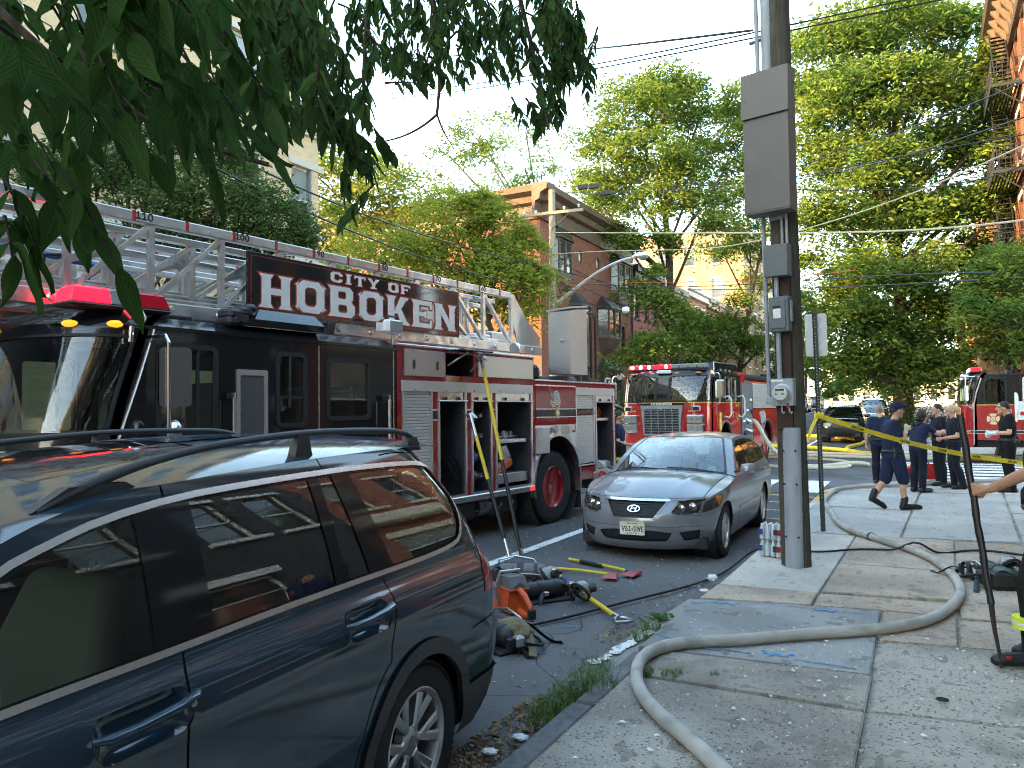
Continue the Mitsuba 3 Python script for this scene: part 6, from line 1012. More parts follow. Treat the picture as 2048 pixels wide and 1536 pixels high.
# ---- body
RX = -2.17
def plate(poly, y0, mat, t=.03, nm='panel', smooth=25, parent=None, **k): return T.p(nm, MB().ext(poly, t, SIDE(y0), 0), mat, smooth, parent, **k)
comps = [(2.28, 2.84, .66, 2.0, .60), (1.70, 2.14, .66, 2.0, .60), (.66, 1.58, .66, 2.0, .60), (-2.08, -1.40, .72, 2.0, .60)]
archc = Polygon([(-.06 + .69 * math.cos(a), .62 + .73 * math.sin(a)) for a in np.linspace(-.35, math.pi + .35, 40)] + [(-.75, .1), (.63, .1)]).buffer(0)
side = sbox(RX, .60, 3.60, 2.19).difference(shapely.union_all([sbox(a, c, b, d) for a, b, c, d, _ in comps])).difference(archc).difference(sbox(2.98, .66, 3.50, 2.0)).difference(sbox(-1.33, .80, -.71, 2.0))
for s in (1, -1):
    A = SIDE(1.25) if s > 0 else np.diag([1, -1, 1, 1.0]) @ SIDE(1.25)
    T.p('body_side', MB().ext(side if s > 0 else sbox(RX, .60, 3.6, 2.19).difference(archc), .04, A), 'red_paint', 25)
    T.p('upper_side', MB().ext(sbox(.58, 2.19, 3.60, 2.53).difference(sbox(2.09, 2.21, 2.68, 2.505)) if s > 0 else sbox(.58, 2.19, 3.6, 2.53), .04, A), 'red_paint', 25)
    for q_ in (0,): wheel(T, tr(0, s * 1.07, .56) @ (np.eye(4) if s > 0 else rot((0, 0, 1), 180)), .56, .34, .31, 'dish', mat='red_paint', tread=True)
    q = T.p('fender', MB().ext(archc.buffer(.035).difference(archc).intersection(sbox(-2, .45, 2, 2)), .11, A, -.05), 'steel', 30)
    T.p('wheel_well', MB().lathe([(.74, -.5), (.74, 0)], 40, tr(-.06, s * 1.22, .62) @ frame((0, 0, 0), (1, 0, 0), (0, 0, -1), (0, s, 0))).lathe([(.0001, -.48), (.74, -.48)], 40, tr(-.06, s * 1.22, .62) @ frame((0, 0, 0), (1, 0, 0), (0, 0, -1), (0, s, 0))), 'liner_void_black', False)
T.p('body_top', MB().box(.58, 3.60, -1.24, 1.24, 2.50, 2.54).box(RX, .58, -1.24, 1.24, 2.16, 2.20).box(RX, RX + .03, -1.24, 1.24, .6, 2.17).box(3.57, 3.6, -1.2, 1.2, .6, 2.5).box(.58, .61, -1.2, 1.2, 2.2, 2.52), 'red_paint', False)
T.p('top_trim', MB().box(.56, 3.62, 1.20, 1.275, 2.535, 2.565, .008).box(RX - .03, .57, 1.20, 1.275, 2.197, 2.222, .006), 'steel', False)
T.p('wheel_tub', MB().box(-.78, .68, -.75, .75, .5, 1.45).box(-.78, -.74, -1.2, 1.2, .5, 1.4), 'liner_void_black', False)
# compartments
for i, (a, b, c, d, dp) in enumerate(comps):
    k = T.p('compartment', MB().add([(x, y, z) for x in (a, b) for y in (1.23, 1.25 - dp) for z in (c, d)], [[0, 1, 3, 2], [4, 6, 7, 5], [2, 3, 7, 6], [0, 2, 6, 4], [1, 5, 7, 3]]), 'compartment_grey', False)
    T.p('frame', MB().ext(sbox(a - .02, c - .02, b + .02, d + .01).difference(sbox(a + .02, c + .015, b - .02, d + .02)), .02, SIDE(1.25), -.014), 'alu', False, parent=k)
    T.p('roller_bar', MB().cyl((a - .02, 1.272, d - .115), (b + .02, 1.272, d - .115), .011, n=8).box(a + .03, b - .03, 1.20, 1.24, d - .10, d, .0), 'alu', parent=k)
    for x in (a + .25 * (b - a), a + .75 * (b - a)): T.p('latch', MB().box(x - .02, x + .02, 1.25, 1.275, d - .125, d - .06, .006), 'black_plastic', False, parent=k)
prin('compartment_grey', proc(lambda p, n, uv: mix((.028, .030, .034), (.06, .063, .07), fbm(p.x * 4 + p.y * 4, p.z * 3, 0, 4))), .6)
# closed roller doors built slat by slat
def roller(x0, x1, z0, z1, n, dark=()):
    k = T.p('roller_door', MB().box(x0, x1, 1.222, 1.228, z0, z1), 'dull_metal', False)
    for i in range(n):
        h = (z1 - z0) / n; z = z0 + i * h; zc_ = z + h / 2; dk = any(a < zc_ < b for a, b in dark)
        T.p('slat', MB().box(x0 + .012, x1 - .012, 1.228, 1.243, z + .004, z + h - .002, .004), 'black_paint' if dk and i % 2 else ('red_paint' if dk else 'roller_slat'), False, parent=k)
    T.p('track', MB().box(x0 - .02, x0 + .012, 1.235, 1.262, z0, z1 + .01).box(x1 - .012, x1 + .02, 1.235, 1.262, z0, z1 + .01), 'alu', False, parent=k)
    return k
k = roller(2.98, 3.50, .66, 2.0, 34); k = roller(-1.33, -.71, .86, 2.0, 30, dark=((1.645, 1.765),)); T.p('pull_bar', MB().cyl((-1.35, 1.28, .84), (-.69, 1.28, .84), .012, n=8), 'alu', parent=k)
for a, b in ((-.74, -.71 + .05), (-1.25, -1.17)): T.p('latch', MB().box(a, a + .05, 1.25, 1.285, .83, .88, .005), 'black_plastic', False, parent=k)
plate(sbox(.63, 2.0, 3.53, 2.13), 1.268, 'roller_slat', .03, 'door_header'); plate(sbox(-2.11, 2.0, -.70, 2.125), 1.268, 'roller_slat', .03, 'door_header'); plate(sbox(-.69, 2.125, .55, 2.145), 1.268, 'alu', .02, 'trim_strip')
for x in (3.3, 2.7, 2.1, 1.5, .9): T.p('screw', MB().cyl((x, 1.268, 2.02), (x, 1.272, 2.02), .008, n=8), 'ink_black', False)
plate(sbox(-.685, 1.545, .545, 2.12), 1.262, 'red_paint', .014, 'wheel_panel')
for x0, x1, y in ((-.685, .545, 1.266), (.60, .655, 1.254), (1.585, 1.695, 1.254), (2.145, 2.275, 1.254), (2.845, 2.975, 1.254), (-1.395, -1.335, 1.254), (-2.17, -2.1, 1.254)):
    T.p('stripe', MB().ext(sbox(x0, 1.655, x1, 1.765), .006, SIDE(y)), 'ink_black', False); T.p('stripe_edge', MB().ext(sbox(x0, 1.765, x1, 1.78), .007, SIDE(y + .001)).ext(sbox(x0, 1.64, x1, 1.655), .007, SIDE(y + .001)), 'letter_white', False)
# flag and crest on the wheel panel
fa = lambda u, w: (.12 - .30 * u + .02 * math.sin(w * 9), 2.06 - .0 * u - .05 * u + .22 * (w - 1) - .05 * math.sin(u * 7) * .6)
k = None
for i in range(7):
    w0, w1 = 1 - (2 * i) / 13, 1 - (2 * i + 1) / 13; q = Polygon([fa(u, w0) for u in np.linspace(.30 if i < 4 else 0, 1, 10)] + [fa(u, w1) for u in np.linspace(.30 if i < 4 else 0, 1, 10)[::-1]]).buffer(0)
    T.p('flag_stripe', MB().ext(q, .003, SIDE(1.268)), 'letter_white', False)
T.p('flag_canton', MB().ext(Polygon([fa(0, 1), fa(.38, 1), fa(.38, .48), fa(0, .48)]).buffer(0), .003, SIDE(1.268)), 'flag_blue', False); T.p('flag_staff', MB().bar((.15, 1.268, 2.10), (-.07, 1.268, 1.76), .012, .004), 'gold', False)
for i in range(12): T.p('flag_star', MB().ext(Point(fa(.06 + .09 * (i % 4), .93 - .15 * (i // 4))).buffer(.008, 3), .002, SIDE(1.270)), 'letter_white', False)
T.p('crest', MB().ext(affinity.scale(Point(-.085, 1.71).buffer(.075, 20), .8, 1.25), .004, SIDE(1.272)), 'gold', False); T.p('crest_centre', MB().ext(affinity.scale(Point(-.085, 1.71).buffer(.05, 20), .8, 1.2), .004, SIDE(1.275)), 'ink_black', False); T.p('crest_star', MB().ext(Polygon([(-.085 + (.035 if i % 2 else .06) * math.sin(i * .785), 1.71 + (.035 if i % 2 else .07) * math.cos(i * .785)) for i in range(8)]), .003, SIDE(1.278)), 'letter_white', False)
# polished wheel surround with its fittings
plate(sbox(-.66, .95, .57, 1.525).difference(archc.buffer(.03)), 1.262, 'steel', .012, 'wheel_surround')
T.p('drop_box', MB().box(.30, .56, 1.26, 1.36, 1.10, 1.50, .012), 'roller_slat', False); T.p('fitting', MB().cyl((.20, 1.26, 1.44), (.20, 1.32, 1.44), .05, n=12), 'chrome'); T.p('fitting', MB().cyl((-.02, 1.26, 1.45), (-.02, 1.285, 1.45), .06, n=16), 'dull_metal'); T.p('outlet_box', MB().box(-.42, -.24, 1.26, 1.30, 1.38, 1.51, .01), 'cream_plastic', False); T.p('label_plate', MB().box(-.66, -.54, 1.262, 1.268, 1.15, 1.45), 'white_paint', False); T.p('label_head', MB().box(-.65, -.55, 1.268, 1.27, 1.39, 1.43), 'letter_red', False)
T.p('rub_rail', MB().box(.60, 3.6, 1.20, 1.285, .56, .645, .01), 'alu', False); T.p('side_marker', MB().box(.64, .75, 1.285, 1.295, .575, .63, .004), 'lamp_red_on', False, **red_glow((.06, .001, .001)))
T.p('rear_step_box', MB().box(-2.0, -1.28, 1.0, 1.27, .42, .70, .015), 'diamond_plate', False); T.p('mud_flap', MB().box(-.84, -.82, .9, 1.25, .15, .75), 'rubber', False)
T.p('hose_cap', MB().lathe([(.0001, .06), (.07, .06), (.085, 0), (.085, -.05)][::-1], 16, tr(-1.55, 1.27, .62) @ frame((0, 0, 0), (1, 0, 0), (0, 0, -1), (0, 1, 0))), 'red_plastic', 30)
T.p('chassis', MB().box(-2.2, 7.2, -.45, .45, .45, .8).box(.8, 1.5, .5, 1.1, .25, .58, .05).box(1.9, 2.6, .5, 1.15, .28, .57, .05), 'black_plastic', False)
T.p('tank', MB().cyl((.85, .95, .42), (1.75, .95, .42), .14, n=16), 'dull_metal'); 
for x in (.95, 1.25, 1.6): T.p('pipe', MB().tube([(x, 1.05, .55), (x, 1.1, .42), (x + .08, 1.08, .36), (x + .2, 1.0, .38)], .02, 8), 'dull_metal')
# upper lockers
T.p('locker_door', MB().box(2.72, 3.49, 1.25, 1.272, 2.185, 2.505, .006), 'diamond_plate', False); T.p('locker_door', MB().box(.62, 2.01, 1.25, 1.272, 2.215, 2.505, .006), 'diamond_plate', False)
for x in (2.88, 3.32): T.p('handle', MB().box(x - .012, x + .012, 1.272, 1.29, 2.27, 2.38, .006), 'black_plastic', False)
k = T.p('locker', MB().add([(x, y, z) for x in (2.09, 2.68) for y in (1.23, .7) for z in (2.21, 2.505)], [[0, 1, 3, 2], [4, 6, 7, 5], [2, 3, 7, 6], [0, 2, 6, 4], [1, 5, 7, 3]]), 'liner_void_black', False); T.p('raised_door', MB().box(2.06, 2.70, 1.24, 1.56, 2.515, 2.535, .006), 'black_paint', False, parent=k); T.p('gas_strut', MB().cyl((2.62, 1.23, 2.34), (2.50, 1.48, 2.51), .012, n=8), 'steel', parent=k); T.p('gas_strut', MB().cyl((2.13, 1.23, 2.28), (2.15, 1.48, 2.51), .012, n=8), 'steel', parent=k)
# ---- turntable and pedestal
T.p('turntable', MB().lathe([(.0001, 2.32), (.95, 2.32), (.97, 2.30), (.97, 2.24), (.9, 2.215), (.0001, 2.215)][::-1], 48, tr(-.97, 0, 0)), 'roof_grey', 30)
box_ = lambda x0, x1, y0, y1, z0, z1, zt: MB().hull([[x, y, z0] for x in (x0, x1) for y in (y0, y1)] + [[x0, y, zt] for y in (y0, y1)] + [[x1, y, z1] for y in (y0, y1)])
T.p('pedestal_box', box_(-1.02, -.45, .90, 1.31, 2.335, 3.36, 3.44), 'diamond_plate', False); T.p('pedestal_lid', MB().hull([[x, y, z] for x, z in ((-.43, 3.36), (-1.04, 3.44)) for y in (.88, 1.33) for z in (z, z + .03)]), 'diamond_plate', False); T.p('console', MB().box(-1.6, -.95, -1.0, -.6, 2.32, 3.2, .03), 'diamond_plate', False)
T.p('box_latch', MB().box(-.45, -.43, 1.12, 1.20, 2.85, 2.90, .005), 'chrome', False)
for x in (-1.55, -1.72): T.p('guard_rail', MB().tube([(x, 1.1, 2.3), (x, 1.1, 3.35), (x, 1.05, 3.45), (x, .85, 3.5), (x, .6, 3.5)], .022, 8), 'iron_black')
T.p('lift_cylinder', MB().cyl((-.6, .55, 2.40), (1.0, .5, 2.55), .11, n=16), 'white_paint', 40); T.p('lift_cylinder', MB().cyl((-.6, -.55, 2.40), (1.0, -.5, 2.55), .11, n=16), 'white_paint', 40); T.p('winch', MB().box(-.35, .35, .2, .8, 2.25, 2.50, .05), 'black_plastic', False)
q = T.p('work_light', MB().lathe([(.0001, .03), (.075, .03), (.085, .01), (.085, -.04), (.0001, -.09)][::-1], 20, tr(.68, .98, 2.70) @ frame((0, 0, 0), (0, 1, 0), (0, 0, 1))), 'chrome', 40); T.p('lens', MB().lathe([(.0001, .034), (.07, .034), (.07, .028)][::-1], 20, tr(.68, .98, 2.70) @ frame((0, 0, 0), (0, 1, 0), (0, 0, 1))), 'window_pale', False, parent=q)
T.p('hand_rail', MB().tube([(-1.8, 1.24, 2.22), (-1.8, 1.26, 2.30), (-1.95, 1.26, 2.30), (-1.95, 1.24, 2.22)], .018, 8), 'alu')
# ---- aerial ladder: four nested sections
X1, Xr = 10.6, -.5
secs = [(.70, 2.66, 2.80, 3.50, 3.60), (.585, 2.76, 2.86, 3.40, 3.47), (.48, 2.84, 2.92, 3.32, 3.385), (.385, 2.90, 2.97, 3.25, 3.31)]
for i, (y, b0, b1, t0, t1) in enumerate(secs):
    x0 = Xr if i == 0 else .2 + .25 * i
    k = None
    for s in (1, -1):
        w = .05 if i == 0 else .035
        kk = T.p('base_rail', MB().box(x0, X1 + .15 * i, s * y - w, s * y + w, b0, b1, .01), 'ladder_alu', False)
        T.p('top_rail', MB().box(x0 + (.9 if i == 0 else .2), X1 + .15 * i, s * y - w * .9, s * y + w * .9, t0, t1, .01), 'ladder_alu', False, parent=kk)
        for j, x in enumerate(np.arange(.35 if i == 0 else .6, X1, .748)):
            if x < .9 and i: continue
            T.p('upright', MB().box(x - .028, x + .028, s * y - .025, s * y + .025, b1, t0), 'ladder_alu', False, parent=kk)
            if x + .748 < X1:
                a, b = ((x + .72, b1 + .02), (x + .03, t0 - .02)) if x > 1.6 else ((x + .03, b1 + .02), (x + .72, t0 - .02)); 
                T.p('diagonal', MB().bar((a[0], s * y, a[1]), (b[0], s * y, b[1]), .04, .055, up=(0, 1, 0)), 'ladder_alu', False, parent=kk)
    for x in np.arange(x0 + .5, X1, .355): T.p('rung', MB().cyl((x, -y, (b0 + b1) / 2 + .02), (x, y, (b0 + b1) / 2 + .02), .017, n=6), 'ladder_alu', 40, parent=kk)
for s in (1, -1): T.p('gusset', MB().ext(Polygon([(-.5, 2.7), (.40, 2.7), (.40, 2.80), (.18, 2.84), (.30, 3.1), (.42, 3.5), (.42, 3.6), (.28, 3.58), (-.1, 3.2), (-.5, 2.95)]), .03, SIDE(s * .70 + .015)), 'ladder_alu', False)
for x in np.arange(-.2, 8.2, .53): T.p('rivet', MB().lathe([(.0001, .022), (.03, .018), (.042, 0)][::-1], 14, tr(x, .75, 2.73) @ frame((0, 0, 0), (1, 0, 0), (0, 0, -1), (0, 1, 0))), 'ladder_alu', 40)
for i, n in enumerate(('110', '100', '90', '80', '70', '60', '50')):
    x = 6.52 - 1.055 * i
    T.p('tick', MB().box(x - .016, x + .016, .74, .749, 3.505, 3.60), 'letter_red', False); T.p('number', MB().text(n, .066, frame((x - .10, .746, 3.53), (-1, 0, 0), (0, 0, 1)), .003), 'flag_blue' if False else 'ink_black', False)
    T.p('tick', MB().box(x - .545, x - .513, .74, .749, 3.505, 3.60), 'letter_red', False)
for x in np.arange(8.1, 1.4, -.53): T.p('tick', MB().box(x - .014, x + .014, -.655, -.645, 3.51, 3.59), 'letter_red', False)
T.p('step_bracket', MB().tube(np.array([(7.1, .35, 2.95), (7.1, .35, 3.15), (6.95, .35, 3.17), (6.75, .35, 3.17), (6.72, .35, 3.12), (6.72, .35, 2.93), (6.8, .35, 2.9), (7.05, .35, 2.9)]), .016, 8, closed=True), 'black_plastic')
T.p('water_pipe', MB().cyl((-.3, -.2, 3.0), (9.5, -.2, 3.0), .05, n=10), 'steel'); T.p('blue_hose', MB().tube(spline([(7.6, .1, 3.22), (6.6, .08, 3.18), (6.1, .06, 3.12)], 12), .03, 8), 'blue_plastic')
T.p('cradle', MB().box(6.0, 6.25, -.85, .85, 2.60, 2.66).box(7.3, 10, -.6, .6, 2.6, 2.63), 'dull_metal', False)
T.p('cradle_shoe', MB().hull([[x, y, z] for x, z in ((4.35, 2.62), (4.25, 2.78), (4.16, 2.78), (4.2, 2.62)) for y in (.76, .83)]), 'black_plastic', False)
# name board
sg = T.p('name_board', MB().box(1.81, 5.34, .765, .80, 2.79, 3.425, .004), 'sign_black', False)
B = lambda d: sbox(1.81 + d, 2.79 + d, 5.34 - d, 3.425 - d)
T.p('border', MB().ext(B(.035).difference(B(.041)), .003, SIDE(.802)), 'letter_red', False, parent=sg)
def lettering(txt, xl, xr, z0, z1, gapf=.12, space=.45, line=.016):
    n = sum(1 if c != ' ' else space for c in txt); wI = .55; tot = sum((wI if c == 'I' else (space if c == ' ' else 1)) for c in txt); P = (xl - xr) / (tot + gapf * (len(txt) - 1)); x = 0
    for c in txt:
        w = P * (wI if c == 'I' else (space if c == ' ' else 1))
        if c != ' ':
            g = glyph(c); g = affinity.translate(g, -.5, 0) if c == 'I' else g; g = affinity.scale(g, P, z1 - z0, origin=(0, 0)); g = affinity.translate(g, x + (w / 2 if c == 'I' else 0), 0)
            q = T.p('letter', MB().ext(g, .004, frame((xl, .805, z0), (-1, 0, 0), (0, 0, 1))), 'letter_white', False, parent=sg)
            T.p('letter_outline', MB().ext(g.buffer(line, join_style=2).difference(g.buffer(.001)), .002, frame((xl, .803, z0), (-1, 0, 0), (0, 0, 1))), 'letter_red', False, parent=sg)
        x += w + P * gapf
lettering('HOBOKEN', 5.20, 1.92, 2.86, 3.215, .13); lettering('CITY OF', 4.22, 2.84, 3.255, 3.375, .2, line=.008)

# ================================================================ ENGINES
def fire_engine(name, label, M, zb=1.97, zr=2.72, hump=True, front=True, left='number'):
    T = Thing(name, label, 'fire truck', M=M)
    xf = curve((.4, 7.22), (1.0, 7.24), (zb, 7.22), (zr, 7.02), (zr + .14, 6.9), (zr + .2, 6.7)); S = curve((.4, 1.24), (zb, 1.25), (zr + .05, 1.24), (zr + .14, 1.15), (zr + .2, 1.0)); L, N = .5, 3.2
    def wrap(u, z):
        th = u * math.pi / 2; c, s = np.abs(np.cos(th)), np.sin(th); return np.stack([xf(z) - L + L * c ** (2 / N), S(z) * np.sign(s) * np.abs(s) ** (2 / N), z], -1)
    screens = [rrect(.03, zb + .04, .93, zr - .02, .06), rrect(-.93, zb + .04, -.03, zr - .02, .06)]
    T.p('cab_front_upper', panel(sbox(-1, zb, 1, zr + .14).difference(shapely.union_all(screens)), wrap, .05), 'black_paint')
    nose = sbox(-1, .55, 1, zb); T.p('cab_front', panel(nose, wrap, .05), 'engine_red')
    T.p('gold_line', panel(sbox(-1, zb - .012, 1, zb + .012), wrap, .05, .004), 'gold')
    for q in screens:
        k = T.p('windscreen', panel(q, wrap, .05, -.004), 'window_clear'); T.p('seal', panel(q.buffer(.008).difference(q.buffer(-.014)), wrap, .04, .004), 'rubber', parent=k)
    T.p('wiper', MB().bar((7.24, .75, zb - .03), (7.17, .35, zb + .22), .02, .02), 'black_plastic', False); T.p('wiper', MB().bar((7.24, -.75, zb - .03), (7.17, -.35, zb + .22), .02, .02), 'black_plastic', False)
    wins = [rrect(5.95, zb + .04, 6.52, zr - .03, .06), rrect(5.08, zb + .05, 5.52, zr - .02, .06), rrect(4.42, zb + .05, 4.90, zr - .02, .06)]
    arch = Point(5.60 if hump else 4.8, .80).buffer(.62, 24)
    cabp = Polygon([(3.95, zb), (3.95, zr + .06)] + [(float(xf(z)) - L, float(z)) for z in np.linspace(zr + .06, zb, 8)]).difference(shapely.union_all(wins))
    for s in (1, -1):
        A = (lambda y: SIDE(y)) if s > 0 else (lambda y: np.diag([1, -1, 1, 1.0]) @ SIDE(y))
        T.p('cab_side_upper', MB().ext(cabp, .04, A(1.25)), 'black_paint', 25)
        T.p('cab_side', MB().ext(sbox(3.95, .75, 6.72, zb).difference(arch), .04, A(1.25)), 'engine_red', 25); T.p('side_gold_line', MB().ext(sbox(3.95, zb - .012, 6.72, zb + .012), .006, A(1.254)), 'gold', False)
        for i, w in enumerate(wins):
            k = T.p('window', MB().ext(w.buffer(.015).difference(w.buffer(-.03)), .03, A(1.262)), 'steel' if i else 'rubber', 30); T.p('pane', MB().flat(w.buffer(-.02), A(1.235)), 'window_clear', False, parent=k)
        for x in (5.56, 4.95, 4.0): T.p('door_gap', MB().ext(sbox(x, .8, x + .012, zr), .006, A(1.253)), 'ink_black', False)
        T.p('fender', MB().ext(arch.buffer(.06).difference(arch).intersection(sbox(4, .75, 7, 2)), .07, A(1.29)), 'steel', 30)
        for cx, R in ((5.60 if hump else 4.8, .54), (.70, .54)): wheel(T, tr(cx, s * 1.02, .54) @ (np.eye(4) if s > 0 else rot((0, 0, 1), 180)), R, .36, .31, 'dish' if cx < 2 else 'plain', mat='red_paint' if cx < 2 else 'steel', simple=False, tread=False, n=36)
        for x, z0, z1 in ((5.70, 1.55, 2.15), (4.30, 1.55, 2.18)):
            k = T.p('grab_rail', MB().tube([(x, s * 1.26, z1 - .04), (x, s * 1.40, z1), (x - .02, s * 1.46, z1 - .1), (x - .02, s * 1.46, z0 + .1), (x, s * 1.40, z0), (x, s * 1.26, z0 + .03)], .022, 8), 'white_paint'); T.p('latch', MB().box(x + .12, x + .3, min(s * 1.25, s * 1.30), max(s * 1.25, s * 1.30), z0 + .02, z0 + .12, .01), 'chrome', False, parent=k)
        k = T.p('mirror', MB().box(6.95, 7.05, min(s * 1.42, s * 1.66), max(s * 1.42, s * 1.66), zb + .10, zb + .60, .04), 'chrome', 30)
        T.p('mirror_arm', MB().tube([(6.75, s * 1.24, zr + .02), (7.0, s * 1.50, zr + .03), (7.02, s * 1.55, zr - .05), (7.02, s * 1.54, zb + .1), (6.98, s * 1.50, zb - .02), (6.8, s * 1.26, zb - .15)], .022, 8), 'chrome', parent=k)
        T.p('spotlight', MB().lathe([(.0001, .06), (.09, .05), (.10, .0), (.08, -.08), (.0001, -.12)][::-1], 20, tr(7.0, s * 1.32, zr + .02) @ frame((0, 0, 0), (0, 1, 0), (0, 0, 1))), 'chrome', 40)
        # body behind the pump panel
        T.p('pump_panel', MB().box(2.55, 3.75, min(s * 1.0, s * 1.24), max(s * 1.0, s * 1.24), .80, 2.58), 'dull_metal', False)
        T.p('body_side', MB().ext(sbox(-1.9, .62, 2.5, 1.78).difference(Point(.70, .72).buffer(.68, 24)), .05, A(1.25)), 'engine_red', 25); T.p('locker_door', MB().ext(sbox(-1.85, 1.80, 2.42, 2.60), .03, A(1.24)), 'roller_slat', False)
        for i in range(9): T.p('door_rib', MB().ext(sbox(-1.8, 1.84 + .085 * i, 2.36, 1.845 + .085 * i), .008, A(1.247)), 'dull_metal', False)
        T.p('fender', MB().ext(Point(.70, .72).buffer(.74, 24).difference(Point(.70, .72).buffer(.68, 24)).intersection(sbox(-1, .62, 3, 3)), .07, A(1.30)), 'steel', 30)
        T.p('step', MB().box(1.6, 2.5, min(s * 1.0, s * 1.27), max(s * 1.0, s * 1.27), .55, .64, .01), 'steel', False)
        r = np.random.default_rng(5)
        for i in range(10):
            x, z = 2.72 + .42 * (i % 3), 1.05 + .33 * (i // 3); T.p('gauge', MB().lathe([(.0001, .05), (.055, .05), (.07, .0)][::-1], 12, tr(x, s * 1.24, z) @ frame((0, 0, 0), (1, 0, 0), (0, 0, -1), (0, s, 0))), 'chrome' if i % 2 else 'black_plastic', 40)
        for z in (1.15, 1.45): T.p('outlet', MB().cyl((3.3, s * 1.2, z), (3.3, s * 1.42, z - .08), .07, n=12), 'chrome')
        T.p('gusset', MB().ext(Polygon([(1.55, 1.30), (1.75, 1.66), (1.2, 1.72), (.95, 1.60), (1.0, 1.42), (1.2, 1.36)]), .03, A(1.285)), 'roller_slat', False)
    T.p('roof', MB().box(3.95, 6.75, -1.2, 1.2, zr + .04, zr + .10, .02), 'black_paint', False)
    if hump:
        k = T.p('raised_roof', MB().hull([[x, y, z] for x, y, z in ((3.97, -1.22, zr), (6.35, -1.22, zr), (6.42, -1.2, zr + .12), (6.25, -1.15, zr + .36), (3.97, -1.15, zr + .40), (3.97, 1.22, zr), (6.35, 1.22, zr), (6.42, 1.2, zr + .12), (6.25, 1.15, zr + .36), (3.97, 1.15, zr + .40))]), 'black_paint', False)
        T.p('roof_trim', MB().tube([(3.97, 1.16, zr + .40), (6.25, 1.16, zr + .365), (6.43, 1.21, zr + .12)], .018, 6), 'steel', parent=k)
        for x in (5.75, 5.3, 4.9): T.p('side_lamp', MB().box(x, x + .16, 1.21, 1.235, zr + .12, zr + .19, .01), 'window_pale', False, parent=k)
    # light bar
    k = T.p('light_bar', MB().box(6.55, 6.85, -1.12, 1.12, zr + .16, zr + .20, .01), 'black_plastic', False)
    n = 9
    for i in range(n):
        y0 = -1.12 + 2.24 * i / n; lit = i in (0, 1, 2, 4) if hump else i in (1, 3, 5, 7)
        red = i < 5 or not hump
        T.p('lens', MB().box(6.55, 6.86, y0 + .008, y0 + 2.24 / n - .008, zr + .20, zr + .32, .02), 'lamp_red_on' if red else 'window_pale', False, parent=k, **(red_glow((.05, .0006, .0012)) if red else {}))
        if lit: T.p('bulb', MB().lathe([(.0001, .012), (.04, .01), (.055, .0)][::-1], 14, tr(6.862, y0 + 1.12 / n, zr + .26) @ frame((0, 0, 0), (0, 1, 0), (0, 0, 1))), 'lamp_red_on', 40, parent=k, **red_glow((.9, .16, .15)))
    T.p('brow_lamp', MB().box(6.98, 7.08, -.20, .20, zr + .06, zr + .15, .02), 'white_paint', False)
    for y in (-.95, -.35, .35, .95): T.p('brow_marker', MB().ball((float(xf(zr + .06)) - .03, y, zr + .06), (.05, .08, .03), 1), 'amber', 40)
    T.p('inside_back', MB().box(3.95, 4.0, -1.2, 1.2, .8, zr + .05).box(4, 7, -1.2, 1.2, .9, 1.0), 'liner_void_black', False); T.p('dash', MB().box(6.3, 6.9, -1.1, 1.1, 1.5, zb, .06), 'grey_plastic', False)
    for x, y in ((5.9, .75), (5.9, -.75), (4.4, .7), (4.4, -.7)): T.p('seat', MB().box(x - .25, x + .25, y - .25, y + .25, 1.4, 1.6, .05).box(x - .3, x - .2, y - .25, y + .25, 1.6, 2.45, .05), 'seat_grey', 30)
    # front face
    fx = frame((7.245, 0, 0), (0, 1, 0), (0, 0, 1))
    gp = Polygon([(-.60, 1.90), (.60, 1.90), (.56, 1.60), (.52, 1.08), (-.52, 1.08), (-.56, 1.60)])
    k = T.p('grille', MB().ext(gp, .02, fx), 'liner_void_black', False); T.p('surround', MB().ext(gp.difference(sbox(-.49, 1.12, .49, 1.80)), .05, fx), 'dull_metal', 25, parent=k)
    for i in range(6): T.p('grille_bar', MB().box(7.26, 7.285, -.50 + .2 * i - .008, -.50 + .2 * i + .008, 1.12, 1.80), 'dull_metal', False, parent=k)
    for i in range(10): T.p('grille_bar', MB().box(7.262, 7.282, -.49, .49, 1.12 + .072 * i - .007, 1.12 + .072 * i + .007), 'dull_metal', False, parent=k)
    T.p('name_band', MB().ext(Polygon([(-.66, 1.965), (-.56, 1.90), (.56, 1.90), (.66, 1.965)]), .022, fx), 'black_paint', False)
    if front: T.p('name', MB().text('HOBOKEN', .062, frame((7.27, 0, 1.908), (0, 1, 0), (0, 0, 1)), .004, width=.60), 'letter_white', False)
    T.p('maker_badge', MB().ext(Polygon([(-.2, 1.865), (.2, 1.865), (.12, 1.83), (0, 1.78), (-.12, 1.83)]), .06, fx), 'steel', False)
    for s in (-1, 1):
        k = T.p('headlight_bezel', MB().box(7.16, 7.31, min(s * .70, s * 1.16), max(s * .70, s * 1.16), 1.42, 1.64, .02).box(7.1, 7.31, min(s * .70, s * 1.16), max(s * .70, s * 1.16), 1.16, 1.40, .02), 'chrome', False)
        for y in (.82, 1.04):
            for z in (1.53, 1.29): T.p('headlight', MB().box(7.31, 7.32, min(s * (y - .09), s * (y + .09)), max(s * (y - .09), s * (y + .09)), z - .06, z + .06, .004), 'window_pale', False, parent=k)
        T.p('warning_lamp', MB().box(7.2, 7.29, min(s * .86, s * 1.08), max(s * .86, s * 1.08), 1.74, 1.88, .02), 'steel', False); T.p('warning_lens', MB().box(7.29, 7.295, min(s * .89, s * 1.05), max(s * .89, s * 1.05), 1.76, 1.86, .002), 'dark_glass', False)
